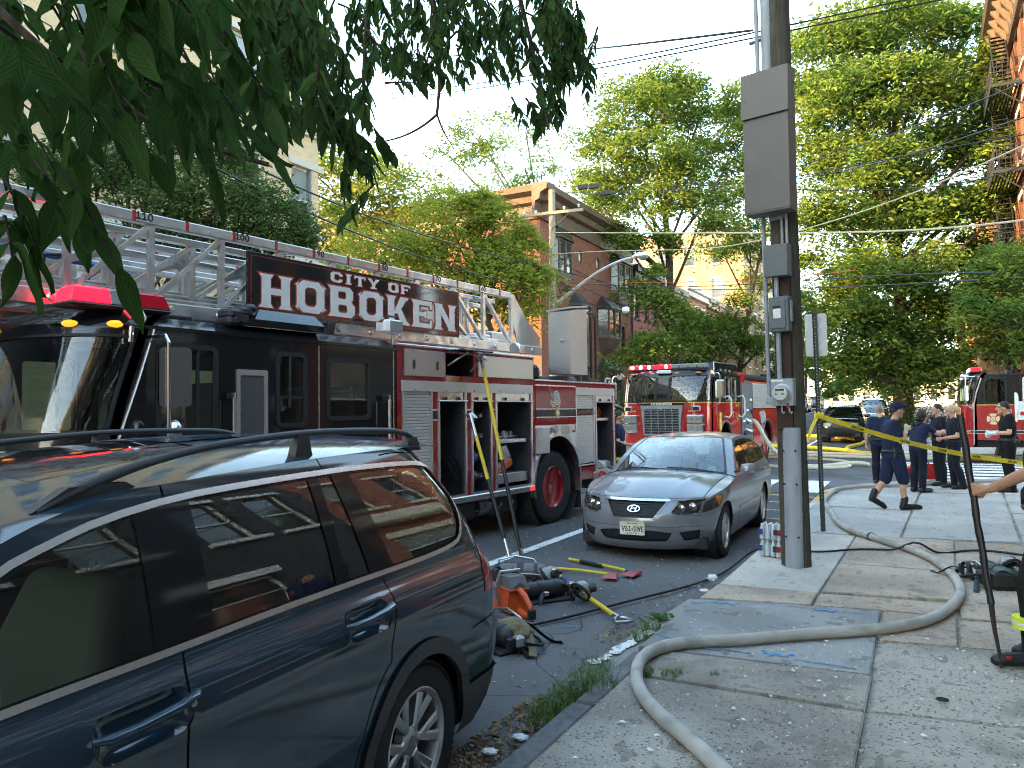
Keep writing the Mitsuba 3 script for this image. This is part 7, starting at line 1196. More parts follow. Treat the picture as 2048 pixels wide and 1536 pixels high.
        T.p('scroll', MB().tube([(7.255, s * (.84 + .09 * math.cos(a)) , 1.745 + .02 * math.sin(2 * a)) for a in np.linspace(0, 6.28, 16)], .009, 5), 'gold')
    T.p('bumper', MB().hull([[x, y, z] for x, y in ((7.0, -1.22), (7.62, -1.0), (7.70, -.6), (7.70, .6), (7.62, 1.0), (7.0, 1.22)) for z in (.55, .86)]), 'steel', False)
    if left == 'number':
        A = frame((0, 1.255, 0), (-1, 0, 0), (0, 0, 1))
        T.p('number', MB().text('2', .20, A @ tr(-4.28, 1.48, 0), .004), 'gold', False); T.p('lettering', MB().text('ENGINE', .075, A @ tr(-4.32, 1.86, 0), .004), 'gold', False); T.p('lettering', MB().text('COMPANY', .06, A @ tr(-4.85, 1.66, 0), .004), 'gold', False)
        for dx in (-.17, .17): T.p('scroll', MB().tube([(4.28 + dx + .035 * math.cos(a), 1.258, 1.57 + .05 * math.sin(a)) for a in np.linspace(0, 4.5, 10)], .01, 5), 'gold')
        k = T.p('scroll_column', MB().tube([(6.15, 1.262, 1.2 + .06 * i) for i in range(9)], .05, 6), 'gold')
        for i in range(6): T.p('scroll_ring', MB().tube([(6.15 + .075 * math.cos(a), 1.275, 1.25 + .085 * i + .03 * math.sin(a)) for a in np.linspace(0, 6.28, 12)], .014, 5), 'gold', parent=k)
    else:
        A = lambda y: frame((0, y, 0), (-1, 0, 0), (0, 0, 1)); cx, cz, R = 6.30, 1.39, .165
        arms = shapely.union_all([Polygon([(.03, .03), (.03 + .085, .16), (.0, .175), (-.085 - .03, .16), (-.03, .03)])] ) if False else shapely.union_all([affinity.rotate(Polygon([(-.03, .03), (-.10, R * .93), (0, R * 1.03), (.10, R * .93), (.03, .03)]), a, origin=(0, 0)) for a in (0, 90, 180, 270)])
        k = T.p('cross_emblem', MB().ext(arms.buffer(.012), .004, A(1.252) @ tr(-cx, cz, 0)), 'letter_red', False); T.p('cross', MB().ext(arms.union(Point(0, 0).buffer(.07)), .004, A(1.256) @ tr(-cx, cz, 0)), 'emblem_cream', False, parent=k); T.p('cross_ring', MB().ext(Point(0, 0).buffer(.075).difference(Point(0, 0).buffer(.062)), .003, A(1.260) @ tr(-cx, cz, 0)), 'letter_red', False, parent=k); T.p('cross_centre', MB().text('4', .06, A(1.261) @ tr(-cx, cz - .03, 0), .003), 'letter_red', False, parent=k)
        T.p('stripe', MB().ext(sbox(3.96, .95, 7.0, 1.04), .005, SIDE(1.256)), 'ink_black', False); T.p('stripe_edge', MB().ext(sbox(3.96, 1.04, 7.0, 1.052), .006, SIDE(1.257)).ext(sbox(3.96, .938, 7.0, .95), .006, SIDE(1.257)), 'letter_white', False)
        T.p('door_rail', MB().tube([(6.58, 1.27, 2.64), (6.72, 1.30, 2.2), (6.80, 1.31, 1.84), (6.82, 1.31, .60)], .026, 8), 'steel'); T.p('grab_rail', MB().cyl((5.72, 1.34, 1.3), (5.72, 1.34, 2.18), .03, n=8), 'white_paint'); T.p('side_panel', MB().box(5.2, 5.68, 1.252, 1.26, 1.36, 1.92), 'white_paint', False); T.p('side_button', MB().cyl((5.55, 1.26, 1.55), (5.55, 1.275, 1.55), .06, n=14), 'red_plastic'); T.p('marker', MB().ball((6.95, 1.25, .995), (.07, .02, .025), 1), 'amber', 40)
    T.p('body_top', MB().box(-1.9, 3.8, -1.2, 1.2, 2.3, 2.58).box(-1.9, -1.85, -1.24, 1.24, .6, 2.6), 'engine_red', False); T.p('hose_bed', MB().box(-1.7, 2.3, -.9, .9, 2.58, 2.72, .04), 'cream_plastic', False); T.p('suction_hose', MB().cyl((-1.6, 1.05, 2.78), (3.1, 1.05, 2.78), .10, n=14), 'rubber', 40); T.p('ladder_rack', MB().box(-1.6, 2.4, 1.14, 1.2, 2.60, 2.66), 'hose_orange', False); T.p('monitor', MB().box(3.0, 3.7, .7, 1.15, 2.58, 2.9, .04), 'red_plastic', False)
    T.p('chassis', MB().box(-1.9, 7.0, -.5, .5, .5, .85).box(1.5, 4.9, -1.1, 1.1, .45, .75), 'black_plastic', False)
    return T
prin('emblem_cream', (.62, .52, .30), .5)
fire_engine('fire_engine', 'red and black fire engine with lit red light bar and chrome grille facing the camera', pose(-5.87, 27.7, 0, -.06))
E3 = np.eye(4); E3[:3, 0], E3[:3, 1], E3[:3, 3] = (-1, 0, 0), (0, -1, 0), (8.15, 28.75, 0)
fire_engine('fire_engine', 'red fire engine on the side street showing its door with a cream cross emblem', E3, zb=1.82, zr=2.66, hump=False, front=False, left='cross')

# ================================================================ SEDANS AND FAR CARS
def ruled(A, B):
    """surface between two curves A(w) and B(w), u from 0 to 1"""
    return lambda u, w: A(w) * (1 - u)[..., None] + B(w) * u[..., None]
def sedan(name, label, M, paintm, detail=True, group=None, plate=None):
    st = .05 if detail else .2
    T = Thing(name, label, 'car', group, M)
    S = curve((.14, .80), (.2, .845), (.30, .878), (.42, .90), (.60, .914), (.74, .916), (.85, .907), (.92, .890), (.97, .866), (1.0, .850), (1.1, .812), (1.25, .745), (1.38, .668), (1.43, .62), (1.48, .55))
    xf = curve((.14, 3.50), (.22, 3.60), (.34, 3.655), (.46, 3.67), (.56, 3.655), (.66, 3.60), (.74, 3.535), (.80, 3.46)); xr = curve((.14, -1.0), (.3, -1.10), (.5, -1.15), (.75, -1.14), (.95, -1.10), (1.04, -1.05))
    g = Geo(S, xf, xr, .95, .6, 2.25, 2.5); kx = .80
    hz = .765
    wv = lambda w: np.asarray(w, float)
    def hoodedge(w, s=1): x0 = float(g.xcut(hz, kx)); return np.stack([x0 + (2.06 - x0) * w, s * (.733 + .062 * w), hz + (.945 - hz) * np.maximum(w, 0) ** .8 + .020 * np.sin(np.pi * w)], -1)
    def hood(u, w):
        y0 = u * .733; fr = g.front()(y0, np.full_like(u, hz)); x0 = fr[..., 0]; x1 = 2.36 - .30 * u ** 2; y1 = u * .795
        z0 = hz; z1 = 1.02 - .075 * u ** 2; crease = .014 * np.exp(-((np.abs(u) - .62) / .10) ** 2) * np.maximum(np.sin(np.pi * np.clip(w, 0, 1)), 0) ** .6
        wz = np.maximum(w, 0) ** .8
        return np.stack([x0 + (x1 - x0) * w, y0 + (y1 - y0) * w, z0 + (z1 - z0) * wz + (.020 + .042 * (1 - u ** 2)) * np.sin(np.pi * np.clip(w, 0, 1)) + crease], -1)
    hw = np.linspace(0, 1, 16); he = hoodedge(hw); zF = [(x, z - .028) for x, _, z in he]
    zE = curve((1.24, 1.372), (1.0, 1.398), (.5, 1.412), (.1, 1.392), (-.2, 1.345), (-.34, 1.31)); zc = curve((1.24, 1.425), (1.0, 1.455), (.6, 1.472), (.1, 1.462), (-.2, 1.43), (-.34, 1.40))
    zs = np.linspace(.16, 1.0, 14)
    cpil = [(-.78, 1.02), (-.55, 1.17)]
    out = Polygon([(g.xcut(z, kx, True), z) for z in zs] + cpil + [(x, float(zE(x))) for x in np.linspace(-.34, 1.22, 14)] + [(1.62, 1.19), (2.04, .93)] + zF[::-1][1:] + [(g.xcut(z, kx), z) for z in np.linspace(hz - .03, .18, 12)]).buffer(0)
    Wn = smoothpoly([(1.90, .985), (1.2, .995), (.5, 1.005), (0, 1.018), (-.40, 1.035), (-.60, 1.06), (-.56, 1.10), (-.40, 1.22), (-.2, 1.305), (.1, 1.352), (.5, 1.372), (.9, 1.366), (1.18, 1.340), (1.45, 1.22), (1.75, 1.06)], 1)
    inner = Wn.buffer(-.012); pn = [inner.intersection(Polygon(p)).buffer(-.006) for p in ([(.83, .9), (2.2, .9), (2.2, 1.5), (.80, 1.5)], [(-.12, .9), (.745, .9), (.725, 1.5), (-.06, 1.5)], [(-1, .9), (-.155, .9), (-.10, 1.5), (-1, 1.5)])]
    arch = lambda cx: Point(cx, .325).buffer(.365, 24)
    gap = lambda pts, w=.004: LineString(spline(pts, 24)).buffer(w, cap_style=2)
    gaps = shapely.union_all([gap([(.79, 1.40), (.79, 1.0), (.82, .8), (.82, .25)]), gap([(2.02, .95), (2.0, .7), (1.96, .25)]), gap([(-.15, 1.03), (-.05, .9), (.2, .72), (.36, .45), (.38, .25)]), gap([(2.98, .60), (3.0, .5), (2.95, .2)], .003)])
    lamp = Polygon([(g.xcut(.70, kx) + .01, .735), (3.02, .775), (2.86, .765), (3.0, .66), (g.xcut(.63, kx) + .01, .61)]).buffer(.012).intersection(out)
    body = out.difference(shapely.union_all([Wn, gaps, arch(0), arch(2.73), lamp]))
    for s in (1, -1):
        F_ = g.side(s); fl = s > 0; pk = lambda nm, poly, mat, off=0, stp=st, parent=None: T.p(nm, panel(poly, F_, stp, off, flip=fl), mat, parent=parent)
        k = pk('body_side', body, paintm); pk('gap_shade_sheet', out.buffer(-.02).difference(shapely.union_all([Wn, arch(0), arch(2.73)])), 'liner_void_black', -.012, .15, k)  # near-black underlay gives the shut lines their shade by colour
        pk('window_frame', Wn.difference(shapely.union_all(pn)), 'black_paint', .001, .08)
        for i, q in enumerate(pn): pk('side_window', q, 'window_clear' if detail else 'dark_glass', -.004, .1)
        he_ = lambda w: hoodedge(w, s); sd = lambda w: (lambda h: np.stack([h[..., 0], s * g.y(h[..., 0], h[..., 2] - .028), h[..., 2] - .028], -1))(he_(w))
        T.p('fender_top', panel(sbox(.04, 0, 1, 1), ruled(he_, sd), .1, 0, flip=s < 0), paintm)
        pa = lambda w: np.stack([2.06 + (1.24 - 2.06) * w, s * (.775 + (.565 - .775) * w), .955 + (1.405 - .955) * w + .02 * np.sin(np.pi * w)], -1)
        pb = lambda w: (lambda x, z: np.stack([x, s * g.y(x, z), z], -1))(2.04 + (1.22 - 2.04) * w, .93 + (1.372 - .93) * w + .035 * np.sin(np.pi * w))
        T.p('windscreen_pillar', panel(sbox(0, 0, 1, 1), ruled(pa, pb), .12, .001, flip=s < 0), paintm)
        if detail:
            T.p('side_moulding', panel(sbox(.42, .50, 1.93, .535), F_, .1, .010, flip=fl), paintm)
            for x in (1.02, .02): T.p('door_handle', MB().tube([[x + dx, s * (float(g.y(x, .90)) + h), .905] for dx, h in ((.11, 0), (.09, .025), (-.09, .028), (-.11, 0))], .014, 8), paintm)
        for cx in (0, 2.73):
            A = tr(cx, s * .84, .325) @ frame((0, 0, 0), (1, 0, 0), (0, 0, -1), (0, s, 0)); T.p('wheel_well', MB().lathe([(.375, -.3), (.375, .0)], 28, A).lathe([(.0001, -.28), (.375, -.28)], 28, A), 'liner_void_black', False)
            wheel(T, tr(cx, s * .785, .325) @ (np.eye(4) if s > 0 else rot((0, 0, 1), 180)), .325, .215, .215, 'six' if detail else 'plain', simple=not detail)
        k = T.p('mirror', MB().hull([[x, s * y, z] for x, y, z in ((1.86, .93, .98), (1.98, .92, .99), (2.0, 1.0, 1.06), (1.86, .92, 1.08), (1.95, 1.13, 1.0), (1.86, 1.15, 1.0), (1.86, 1.14, 1.10), (1.94, 1.10, 1.10), (1.99, 1.06, 1.0), (1.97, .95, 1.08))]), paintm, 60)
        T.p('mirror_glass', MB().box(1.845, 1.858, min(s * .94, s * 1.13), max(s * .94, s * 1.13), 1.0, 1.08, .003), 'chrome', False, parent=k); T.p('mirror_foot', MB().hull([[x, s * y, z] for x in (1.85, 1.98) for y, z in ((.85, .975), (.85, 1.0), (.95, .99), (.95, 1.02))]), 'black_plastic', False, parent=k)
    def roof(x, u): e = zE(x); return np.stack([x, u * S(e) * .995, e + (zc(x) - e) * (1 - np.abs(u) ** 2.4)], -1)
    T.p('roof', panel(sbox(-.34, -1, 1.24, 1), roof, .08 if detail else .25), paintm)
    T.p('bonnet', panel(sbox(-.992, .004, .992, 1), hood, .05 if detail else .2, flip=False), paintm)
    def ws(s_, w): y = s_ * (.775 + (.565 - .775) * w); x = 2.36 - .30 * s_ ** 2 + (1.26 - .02 * s_ ** 2 - 2.36 + .30 * s_ ** 2) * w; return np.stack([x, y, 1.018 - .063 * s_ ** 2 + w * (.407 + .043 * s_ ** 2 - .0 * w) + .035 * np.sin(np.pi * w)], -1)
    sw = rrect(-.965, .035, .965, .975, .05)
    T.p('windscreen', panel(sw, ws, .06), 'window_clear' if detail else 'dark_glass'); T.p('windscreen_edge', panel(sbox(-1, 0, 1, 1).difference(sw), ws, .06, .001), 'black_plastic')
    def bl(s_, w): y = s_ * (.76 + (.57 - .76) * w); return np.stack([-.82 + .16 * s_ ** 2 + (-.33 - (-.82 + .16 * s_ ** 2)) * w, y, 1.05 - .03 * s_ ** 2 + w * (.355 - .01 * s_ ** 2) + .03 * np.sin(np.pi * w)], -1)
    T.p('rear_window', panel(sbox(-1, 0, 1, 1), bl, .1, flip=True), 'window_clear' if detail else 'dark_glass')
    def boot(u, w): fr = g.rear()(u * .733, np.full_like(u, 1.0)); return np.stack([fr[..., 0] * (1 - w) + w * (-.82 + .16 * u ** 2), u * (.733 + .05 * w), 1.0 + .05 * w - .03 * u ** 2 * w], -1)
    T.p('boot', panel(sbox(-1, 0, 1, 1), boot, .1, flip=True), paintm); T.p('rear_end', panel(sbox(-.733, .16, .733, 1.0), g.rear(), .1, flip=True), paintm)
    # front end
    fr = g.front(); face = sbox(-.735, .17, .735, hz)
    gr = Polygon([(-.385, .752), (.385, .752), (.40, .742), (.255, .535), (.22, .525), (-.22, .525), (-.255, .535), (-.40, .742)]); gri = gr.buffer(-.022)
    lo = smoothpoly([(-.46, .405), (.46, .405), (.40, .30), (.36, .275), (-.36, .275), (-.40, .30)], 1); fog = [Polygon([(sx * .52, .385), (sx * .735, .41), (sx * .735, .30), (sx * .56, .285)]) for sx in (1, -1)]
    hl = [Polygon([(sx * .44, .615), (sx * .50, .728), (sx * .60, .742), (sx * .735, .738), (sx * .735, .612), (sx * .62, .598), (sx * .5, .592)]).buffer(.008).intersection(face) for sx in (1, -1)]
    crease = shapely.union_all([LineString([(-.735, .45), (.735, .45)]).buffer(.002), LineString([(-.735, .575), (-.46, .575)]).buffer(.0025), LineString([(.46, .575), (.735, .575)]).buffer(.0025)])
    T.p('front_bumper', panel(face.difference(shapely.union_all([gr, lo, crease] + fog + hl)), fr, .04 if detail else .2), paintm)
    T.p('bumper_backing', panel(face.buffer(-.01), fr, .15, -.035), 'liner_void_black')  # dark sheet behind the bumper cuts, shade put into its colour
    k = T.p('grille', panel(gri, fr, .06, -.022), 'liner_void_black'); T.p('grille_surround', panel(gr.difference(gri).intersection(sbox(-1, .5, 1, .735)), fr, .04, .006), paintm, parent=k); T.p('grille_chrome', panel(gr.buffer(.004).difference(gri).intersection(sbox(-1, .728, 1, .8)), fr, .04, .012), 'chrome', parent=k)
    if detail:
        for i in range(6): T.p('grille_slat', panel(sbox(-.4, .555 + .03 * i, .4, .563 + .03 * i).intersection(gri), fr, .06, -.010), 'black_plastic', parent=k)
        ring = affinity.scale(Point(0, .645).buffer(1, 24), .078, .040); T.p('badge', panel(ring.difference(affinity.scale(Point(0, .645).buffer(1, 24), .066, .030)), fr, .03, .012), 'chrome', parent=k)
        hh = shapely.union_all([Polygon([(-.046, .62), (-.032, .62), (-.012, .67), (-.026, .67)]), Polygon([(.012, .62), (.026, .62), (.046, .67), (.032, .67)]), Polygon([(-.032, .638), (.03, .646), (.032, .655), (-.026, .648)])]); T.p('badge_letter', panel(hh, fr, .03, .013), 'chrome', parent=k)
    T.p('lower_intake', panel(lo, fr, .1, -.02), 'black_plastic'); 
    for q in fog: T.p('fog_recess', panel(q, fr, .1, -.015), 'black_plastic')
    for sx, q in zip((1, -1), hl):
        k = T.p('headlight', panel(q.buffer(.004), fr, .04, -.05), 'lamp_inside')
        T.p('lens', panel(q, fr, .04, .003), 'lamp_lens', parent=k)
        if detail:
            for y, z, r in ((.53, .655, .042), (.64, .668, .050)):
                P = fr(np.array([sx * y]), np.array([z]))[0]; T.p('projector', MB().lathe([(.0001, .02), (r * .6, .012), (r, .01), (r, -.05)][::-1], 20, tr(P[0] - .04, P[1], P[2]) @ frame((0, 0, 0), (0, 1, 0), (0, 0, 1))), 'chrome', 40, parent=k)
    for s in (1, -1):
        k = T.p('headlight_side', panel(lamp, g.side(s), .05, -.03, flip=s > 0), 'lamp_inside'); T.p('lens', panel(lamp, g.side(s), .05, .003, flip=s > 0), 'lamp_lens', parent=k); T.p('indicator', panel(lamp.intersection(sbox(2.8, .6, 3.02, .8)).buffer(-.008), g.side(s), .05, -.004, flip=s > 0), 'amber', parent=k)
    if plate:
        yx = lambda z: float(xf(z)); A = frame((yx(.45) + .012, 0, .425), (0, 1, 0), (0, 0, 1))
        k = T.p('number_plate', MB().ext(rrect(-.152, -.076, .152, .076, .012), .004, A), 'plate_cream', 20); T.p('plate_number', MB().text(plate[:3], .062, A @ tr(-.072, -.034, .004), .002, width=.115), 'ink_black', False, parent=k); T.p('plate_number', MB().text(plate[4:], .062, A @ tr(.078, -.034, .004), .002, width=.115), 'ink_black', False, parent=k)
        T.p('plate_state', MB().ext(Polygon([(.0, .012), (.012, .004), (.004, -.006), (.012, -.02), (.0, -.03), (-.006, -.012)]), .002, A @ tr(0, 0, .004)), 'ink_black', False, parent=k)
        T.p('plate_text', MB().text('New Jersey', .017, A @ tr(0, .050, .004), .002, bold=False), 'ink_black', False, parent=k); T.p('plate_text', MB().text('Garden State', .016, A @ tr(0, -.064, .004), .002, bold=False), 'ink_black', False, parent=k)
        P = ws(np.array([.80]), np.array([.10]))[0]; T.p('sticker', panel(rrect(.70, .05, .84, .15, .01), ws, .05, -.004), 'sticker_green'); T.p('sticker_band', panel(sbox(.72, .10, .82, .125), ws, .05, -.002), 'letter_white')
        for y0, y1 in ((.62, .05), (-.08, -.62)): T.p('wiper', MB().tube([ws(np.array([a]), np.array([b]))[0] + [.02, 0, .015] for a, b in ((y0 / .77, .0), ((y0 + y1) / 1.54, .035), (y1 / .77, .03))], .009, 6), 'black_plastic')
        for y in (.26, -.28): q = hood(np.array([y]), np.array([.93]))[0]; T.p('washer_jet', MB().ball(q, (.012, .012, .008), 1), 'black_plastic', 40)
        for sx, sy in ((.95, .37), (.95, -.37), (-.1, .4), (-.1, -.4)):
            T.p('seat', MB().hull([[sx - .25 + a, sy + b, z] for z, a, q in ((.62, .12, .24), (.95, 0, .23), (1.12, -.05, .16)) for b in (-q, q) for a in (a - .06, a + .06)]).box(sx - .2, sx + .3, sy - .25, sy + .25, .45, .62, .05).hull([[sx - .30 + dx, sy + dy, z] for z, q in ((1.10, .11), (1.18, .12), (1.26, .09)) for dx in (-.04, .04) for dy in (-q, q)]), 'seat_grey', 40)
        T.p('dashboard', MB().hull([[x, y, z] for x, y, z in ((2.25, -.72, .95), (2.25, .72, .95), (1.65, -.72, .98), (1.65, .72, .98), (1.6, -.72, .7), (1.6, .72, .7), (2.25, -.72, .7), (2.25, .72, .7))]), 'grey_plastic', False); T.p('steering_wheel', MB().tube([[1.5 + .07 * math.sin(a), .37 + .18 * math.cos(a), .97 + .17 * math.sin(a)] for a in np.linspace(0, 6.1, 24)], .014, 8), 'black_plastic'); T.p('inner_mirror', MB().box(1.42, 1.46, -.12, .12, 1.27, 1.33, .015), 'black_plastic', False); T.p('permit', MB().box(1.455, 1.46, -.30, -.16, 1.30, 1.345, .001), 'white_paint', False)
    T.p('floor', MB().box(-.9, 3.3, -.78, .78, .17, .3).box(-.8, 2.3, -.78, .78, .3, .5), 'liner_void_black', False)
    return T
scene['lamp_inside'] = {'type': 'twosided', 'bsdf': {'type': 'principled', 'base_color': rgb((.50, .50, .50)), 'roughness': .3, 'metallic': .7}}
prin('plate_cream', proc(lambda p, n, uv: mix((.70, .68, .58), (.66, .55, .20), smoothstep(.40, .52, p.z + .0))), .45); prin('sticker_green', (.35, .50, .20), .5)
sedan('silver_sedan', 'silver grey sedan parked facing the camera, mirror out, oval badge on its grille', pose(-3.118, 12.388, -.023, .014), 'silver_paint', plate='V61-GWE')
def at_road(x, y, psi, s=1.0): return pose(x, y, float(road_z(x, y)), psi, s)
suv('far_suv', 'black sport utility car coming down the street behind the standing people', at_road(-3.35, 41.5, 0), 'black_car', False)
g_ = 'cars parked up the far street'
sedan('far_car', 'dark blue small car parked first in the far left row', at_road(-11.0, 50.0, 0), 'blue_car', False, g_)
suv('far_car', 'blue sport utility car parked behind the small blue car', at_road(-11.0, 57.5, 0), 'blue_car', False, g_)
suv('far_car', 'grey sport utility car in the far left row past the blue one', at_road(-11.0, 65.5, 0), 'grey_car', False, g_)
suv('far_car', 'black tall off-roader in the far left row', at_road(-11.0, 73.5, 0, 1.06), 'black_car', False, g_)
suv('far_car', 'white van-like car at the far end of the left row', at_road(-10.9, 82, 0, 1.1), 'white_car', False, g_)
sedan('far_car', 'pale grey car waiting beyond the white one', at_road(-10.6, 91, 0), 'grey_car', False, g_)
sedan('far_car', 'grey sedan parked on the far right kerb behind the black utility car', at_road(-2.95, 50.5, 0), 'grey_car', False, g_)
suv('far_car', 'black car parked on the far right kerb, second behind the utility car', at_road(-2.95, 58, 0), 'black_car', False, g_)
sedan('far_car', 'white sedan parked on the far right kerb, third behind the utility car', at_road(-2.95, 65.5, 0), 'white_car', False, g_)

# ================================================================ PEOPLE
import manifold3d as m3
from trimesh import smoothing
_SPH = trimesh.creation.icosphere(subdivisions=1).vertices
def cap(p, q, r0, r1): return m3.Manifold.hull_points(np.vstack([_SPH * r0 + p, _SPH * r1 + q]).astype(np.float32))
def ell(c, r): return m3.Manifold.hull_points((trimesh.creation.icosphere(subdivisions=2).vertices * r + c).astype(np.float32))
def meld(parts, L, it=8):
    m = m3.Manifold.batch_boolean(parts, m3.OpType.Add).refine_to_length(L).to_mesh()
    t = trimesh.Trimesh(m.vert_properties[:, :3], m.tri_verts, process=True); smoothing.filter_taubin(t, iterations=it); return np.array(t.vertices), np.array(t.faces)
prin('skin', proc(lambda p, n, uv: mix((.50, .28, .19), (.58, .34, .24), noise(p.x * 30, p.y * 30, p.z * 30))), .5); prin('skin_tan', (.40, .205, .125), .5)
def cloth(name, c): prin(name, proc(lambda p, n, uv, c=c: mi.Color3f(*c) * (.75 + .5 * fbm(p.x * 9 + p.y * 5, p.z * 7, p.y * 9, 3))), .85, spec=.2); bumped(name, name, lambda p, n, uv: fbm(p.x * 14, p.z * 9, p.y * 14, 3), .04, 4e-3)
cloth('navy', (.018, .026, .062)); cloth('dark_navy', (.012, .014, .024)); cloth('black_cloth', (.010, .010, .012)); cloth('turnout', (.014, .013, .012))
prin('shoe', (.010, .010, .011), .5); prin('hair_dark', (.018, .013, .010), .6); prin('hair_grey', (.22, .17, .13), .6); prin('hair_blonde', (.50, .36, .17), .55); prin('glove_tan', (.55, .47, .33), .8); prin('glove_white', (.62, .68, .78), .5)
R_, F_ax = np.array([.882, .471, 0.0]), np.array([-.471, .882, 0.0])
BASE = dict(hip=(0, .095, .92), knee=(.02, .10, .50), ankle=(-.02, .105, .09), heel=(-.06, .105, .045), toe=(.17, .125, .035), sh=(0, .185, 1.43), elbow=(-.03, .235, 1.13), wrist=(.06, .235, .88), waist=(0, 0, 1.08), chest=(.01, 0, 1.30), neck=(.0, 0, 1.49), head=(.035, 0, 1.635))
def person(label, at, heading, scale, J, top='navy', legs='dark_navy', skin='skin', shorts=False, sleeve=.62, hair=None, lean=0, fine=.022, gloves=(None, None), curl=(1.1, 1.1), shoe='shoe', group=None, slim=1.0, extra=None):
    """Local axes: x ahead, y to the person's left, z up; L and R joints override the standing pose."""
    hd = math.radians(heading); X = R_ * math.cos(hd) + F_ax * math.sin(hd); Y = np.cross([0, 0, 1], X); M = np.eye(4); M[:3, 0], M[:3, 1], M[:3, 2] = X * scale, Y * scale, [0, 0, scale]; M[:3, 3] = at
    j = {}
    for k, (x, y, z) in BASE.items():
        if k in ('waist', 'chest', 'neck', 'head'): j[k] = np.array([x, y, z], float)
        else: j['L' + k], j['R' + k] = np.array([x, y, z], float), np.array([x, -y, z], float)
    for k, v in J.items(): j[k] = np.array(v, float)
    T = Thing('person', label, 'person', group, M); P = []; s = slim
    def torso(e): c, n, w = j['chest'], j['neck'], j['waist']; h = (j['Lhip'] + j['Rhip']) / 2; o = np.array([0, 1, 0]); return [m3.Manifold.hull_points(np.vstack([_SPH * (r + e) + p for p, r in ((c + o * .095 * s, .105 * s), (c - o * .095 * s, .105 * s), (j['Lsh'] * .9 + n * .1 - [0, 0, .03], .055), (j['Rsh'] * .9 + n * .1 - [0, 0, .03], .055), (w + o * .075 * s, .098 * s), (w - o * .075 * s, .098 * s))]).astype(np.float32)), m3.Manifold.hull_points(np.vstack([_SPH * (r + e) + p for p, r in ((w + o * .075 * s, .098 * s), (w - o * .075 * s, .098 * s), (h + o * .08, .105), (h - o * .08, .105))]).astype(np.float32)), cap(n - [0, 0, .05], j['Lsh'] - [0, 0, .01], .055 + e * .5, .052 + e * .6), cap(n - [0, 0, .05], j['Rsh'] - [0, 0, .01], .055 + e * .5, .052 + e * .6)]
    def leg(S, e, lo=0.0, e2=None): a, b, c = j[S + 'hip'], j[S + 'knee'], j[S + 'ankle']; e2 = e if e2 is None else e2; calf = b * .65 + c * .35 - [.02, 0, 0]; return [cap(a, b, .092 * s + e, .058 + e)] + ([cap(b, calf, .056 + e, .056 + e2), cap(calf, c, .056 + e2, .038 + e2)] if lo == 0 else [])
    def arm(S, e): a, b, c = j[S + 'sh'], j[S + 'elbow'], j[S + 'wrist']; f = b * .7 + c * .3; return [cap(a, b, .052 * s + e, .042 + e), cap(b, f, .041 + e, .042 + e), cap(f, c, .042 + e, .028 + e)]
    H = j['head']; N = j['neck']; hx = np.array([math.cos(lean), math.sin(lean), 0.]); hy = np.array([-hx[1], hx[0], 0])
    Hm = lambda x, y, z: H + hx * x + hy * y + np.array([0, 0, z])
    def rotell(c, r): v = trimesh.creation.icosphere(subdivisions=2).vertices * r; return m3.Manifold.hull_points((c + v[:, :1] * hx + v[:, 1:2] * hy + v[:, 2:] * [0, 0, 1]).astype(np.float32))
    P += torso(0) + leg('L', 0) + leg('R', 0) + arm('L', 0) + arm('R', 0) + [cap(N - [0, 0, .04], H - [0, 0, .05], .056, .052), rotell(Hm(0, 0, .02), (.098, .077, .105)), rotell(Hm(.025, 0, -.055), (.07, .056, .068)), cap(Hm(.07, 0, -.085), Hm(.075, 0, -.10), .025, .02), cap(Hm(.088, 0, .015), Hm(.112, 0, -.025), .012, .017), rotell(Hm(-.005, .080, -.01), (.022, .012, .034)), rotell(Hm(-.005, -.080, -.01), (.022, .012, .034))]
    for S in 'LR':
        P += [cap(j[S + 'ankle'], j[S + 'heel'], .037, .035), cap(j[S + 'heel'], j[S + 'toe'], .035, .03)]
    hands = []
    for S, cu in zip('LR', curl):
        w = j[S + 'wrist']; d = w - j[S + 'elbow']; d /= np.linalg.norm(d); d = np.array(J[S + 'dir']) / np.linalg.norm(J[S + 'dir']) if S + 'dir' in J else d
        pn = np.array(J.get(S + 'palm', (0, -1 if S == 'L' else 1, 0)), float); pn -= d * (pn @ d); pn /= np.linalg.norm(pn); ac = np.cross(d, pn) * (1 if S == 'L' else -1)   # ac points to the thumb
        c = w + d * .015; h = [m3.Manifold.hull_points(np.vstack([_SPH * r + p for p, r in ((c, .024), (c + d * .075 + ac * .030, .016), (c + d * .075 - ac * .030, .015))]).astype(np.float32))]
        for i, (off, ln) in enumerate(((.030, .070), (.011, .078), (-.009, .072), (-.029, .058))):
            p = c + d * .078 + ac * off; a = 0.
            for q in range(3):
                a += cu * (.55 if q == 0 else .8); v = d * math.cos(a) + pn * math.sin(a); e = p + v * ln * (.45, .32, .25)[q]; h.append(cap(p, e, .0095 - .0006 * q, .0089 - .0006 * q)); p = e
        p = c + ac * .022 + d * .018
        for q, (v, ln) in enumerate(((ac * .75 + d * .5 + pn * .35, .036), (ac * .2 + d * .8 + pn * (.3 + .4 * min(cu, 1)), .032), (d * .75 + pn * (.3 + .6 * min(cu, 1)) - ac * .25, .026))): v = v / np.linalg.norm(v); e = p + v * ln; h.append(cap(p, e, .0125 - .001 * q, .011 - .001 * q)); p = e
        hands.append(h); P += h
    k = T.p('body', meld(P, fine, 6), skin, 60)
    cut = lambda S: np.array(j[S + 'sh']) * (1 - sleeve) + np.array(j[S + 'elbow']) * sleeve
    sh = torso(.018) + [cap(j[S + 'sh'], cut(S), .066 * s, .068) for S in 'LR']
    T.p('shirt', meld(sh, .03, 8), top, 60)
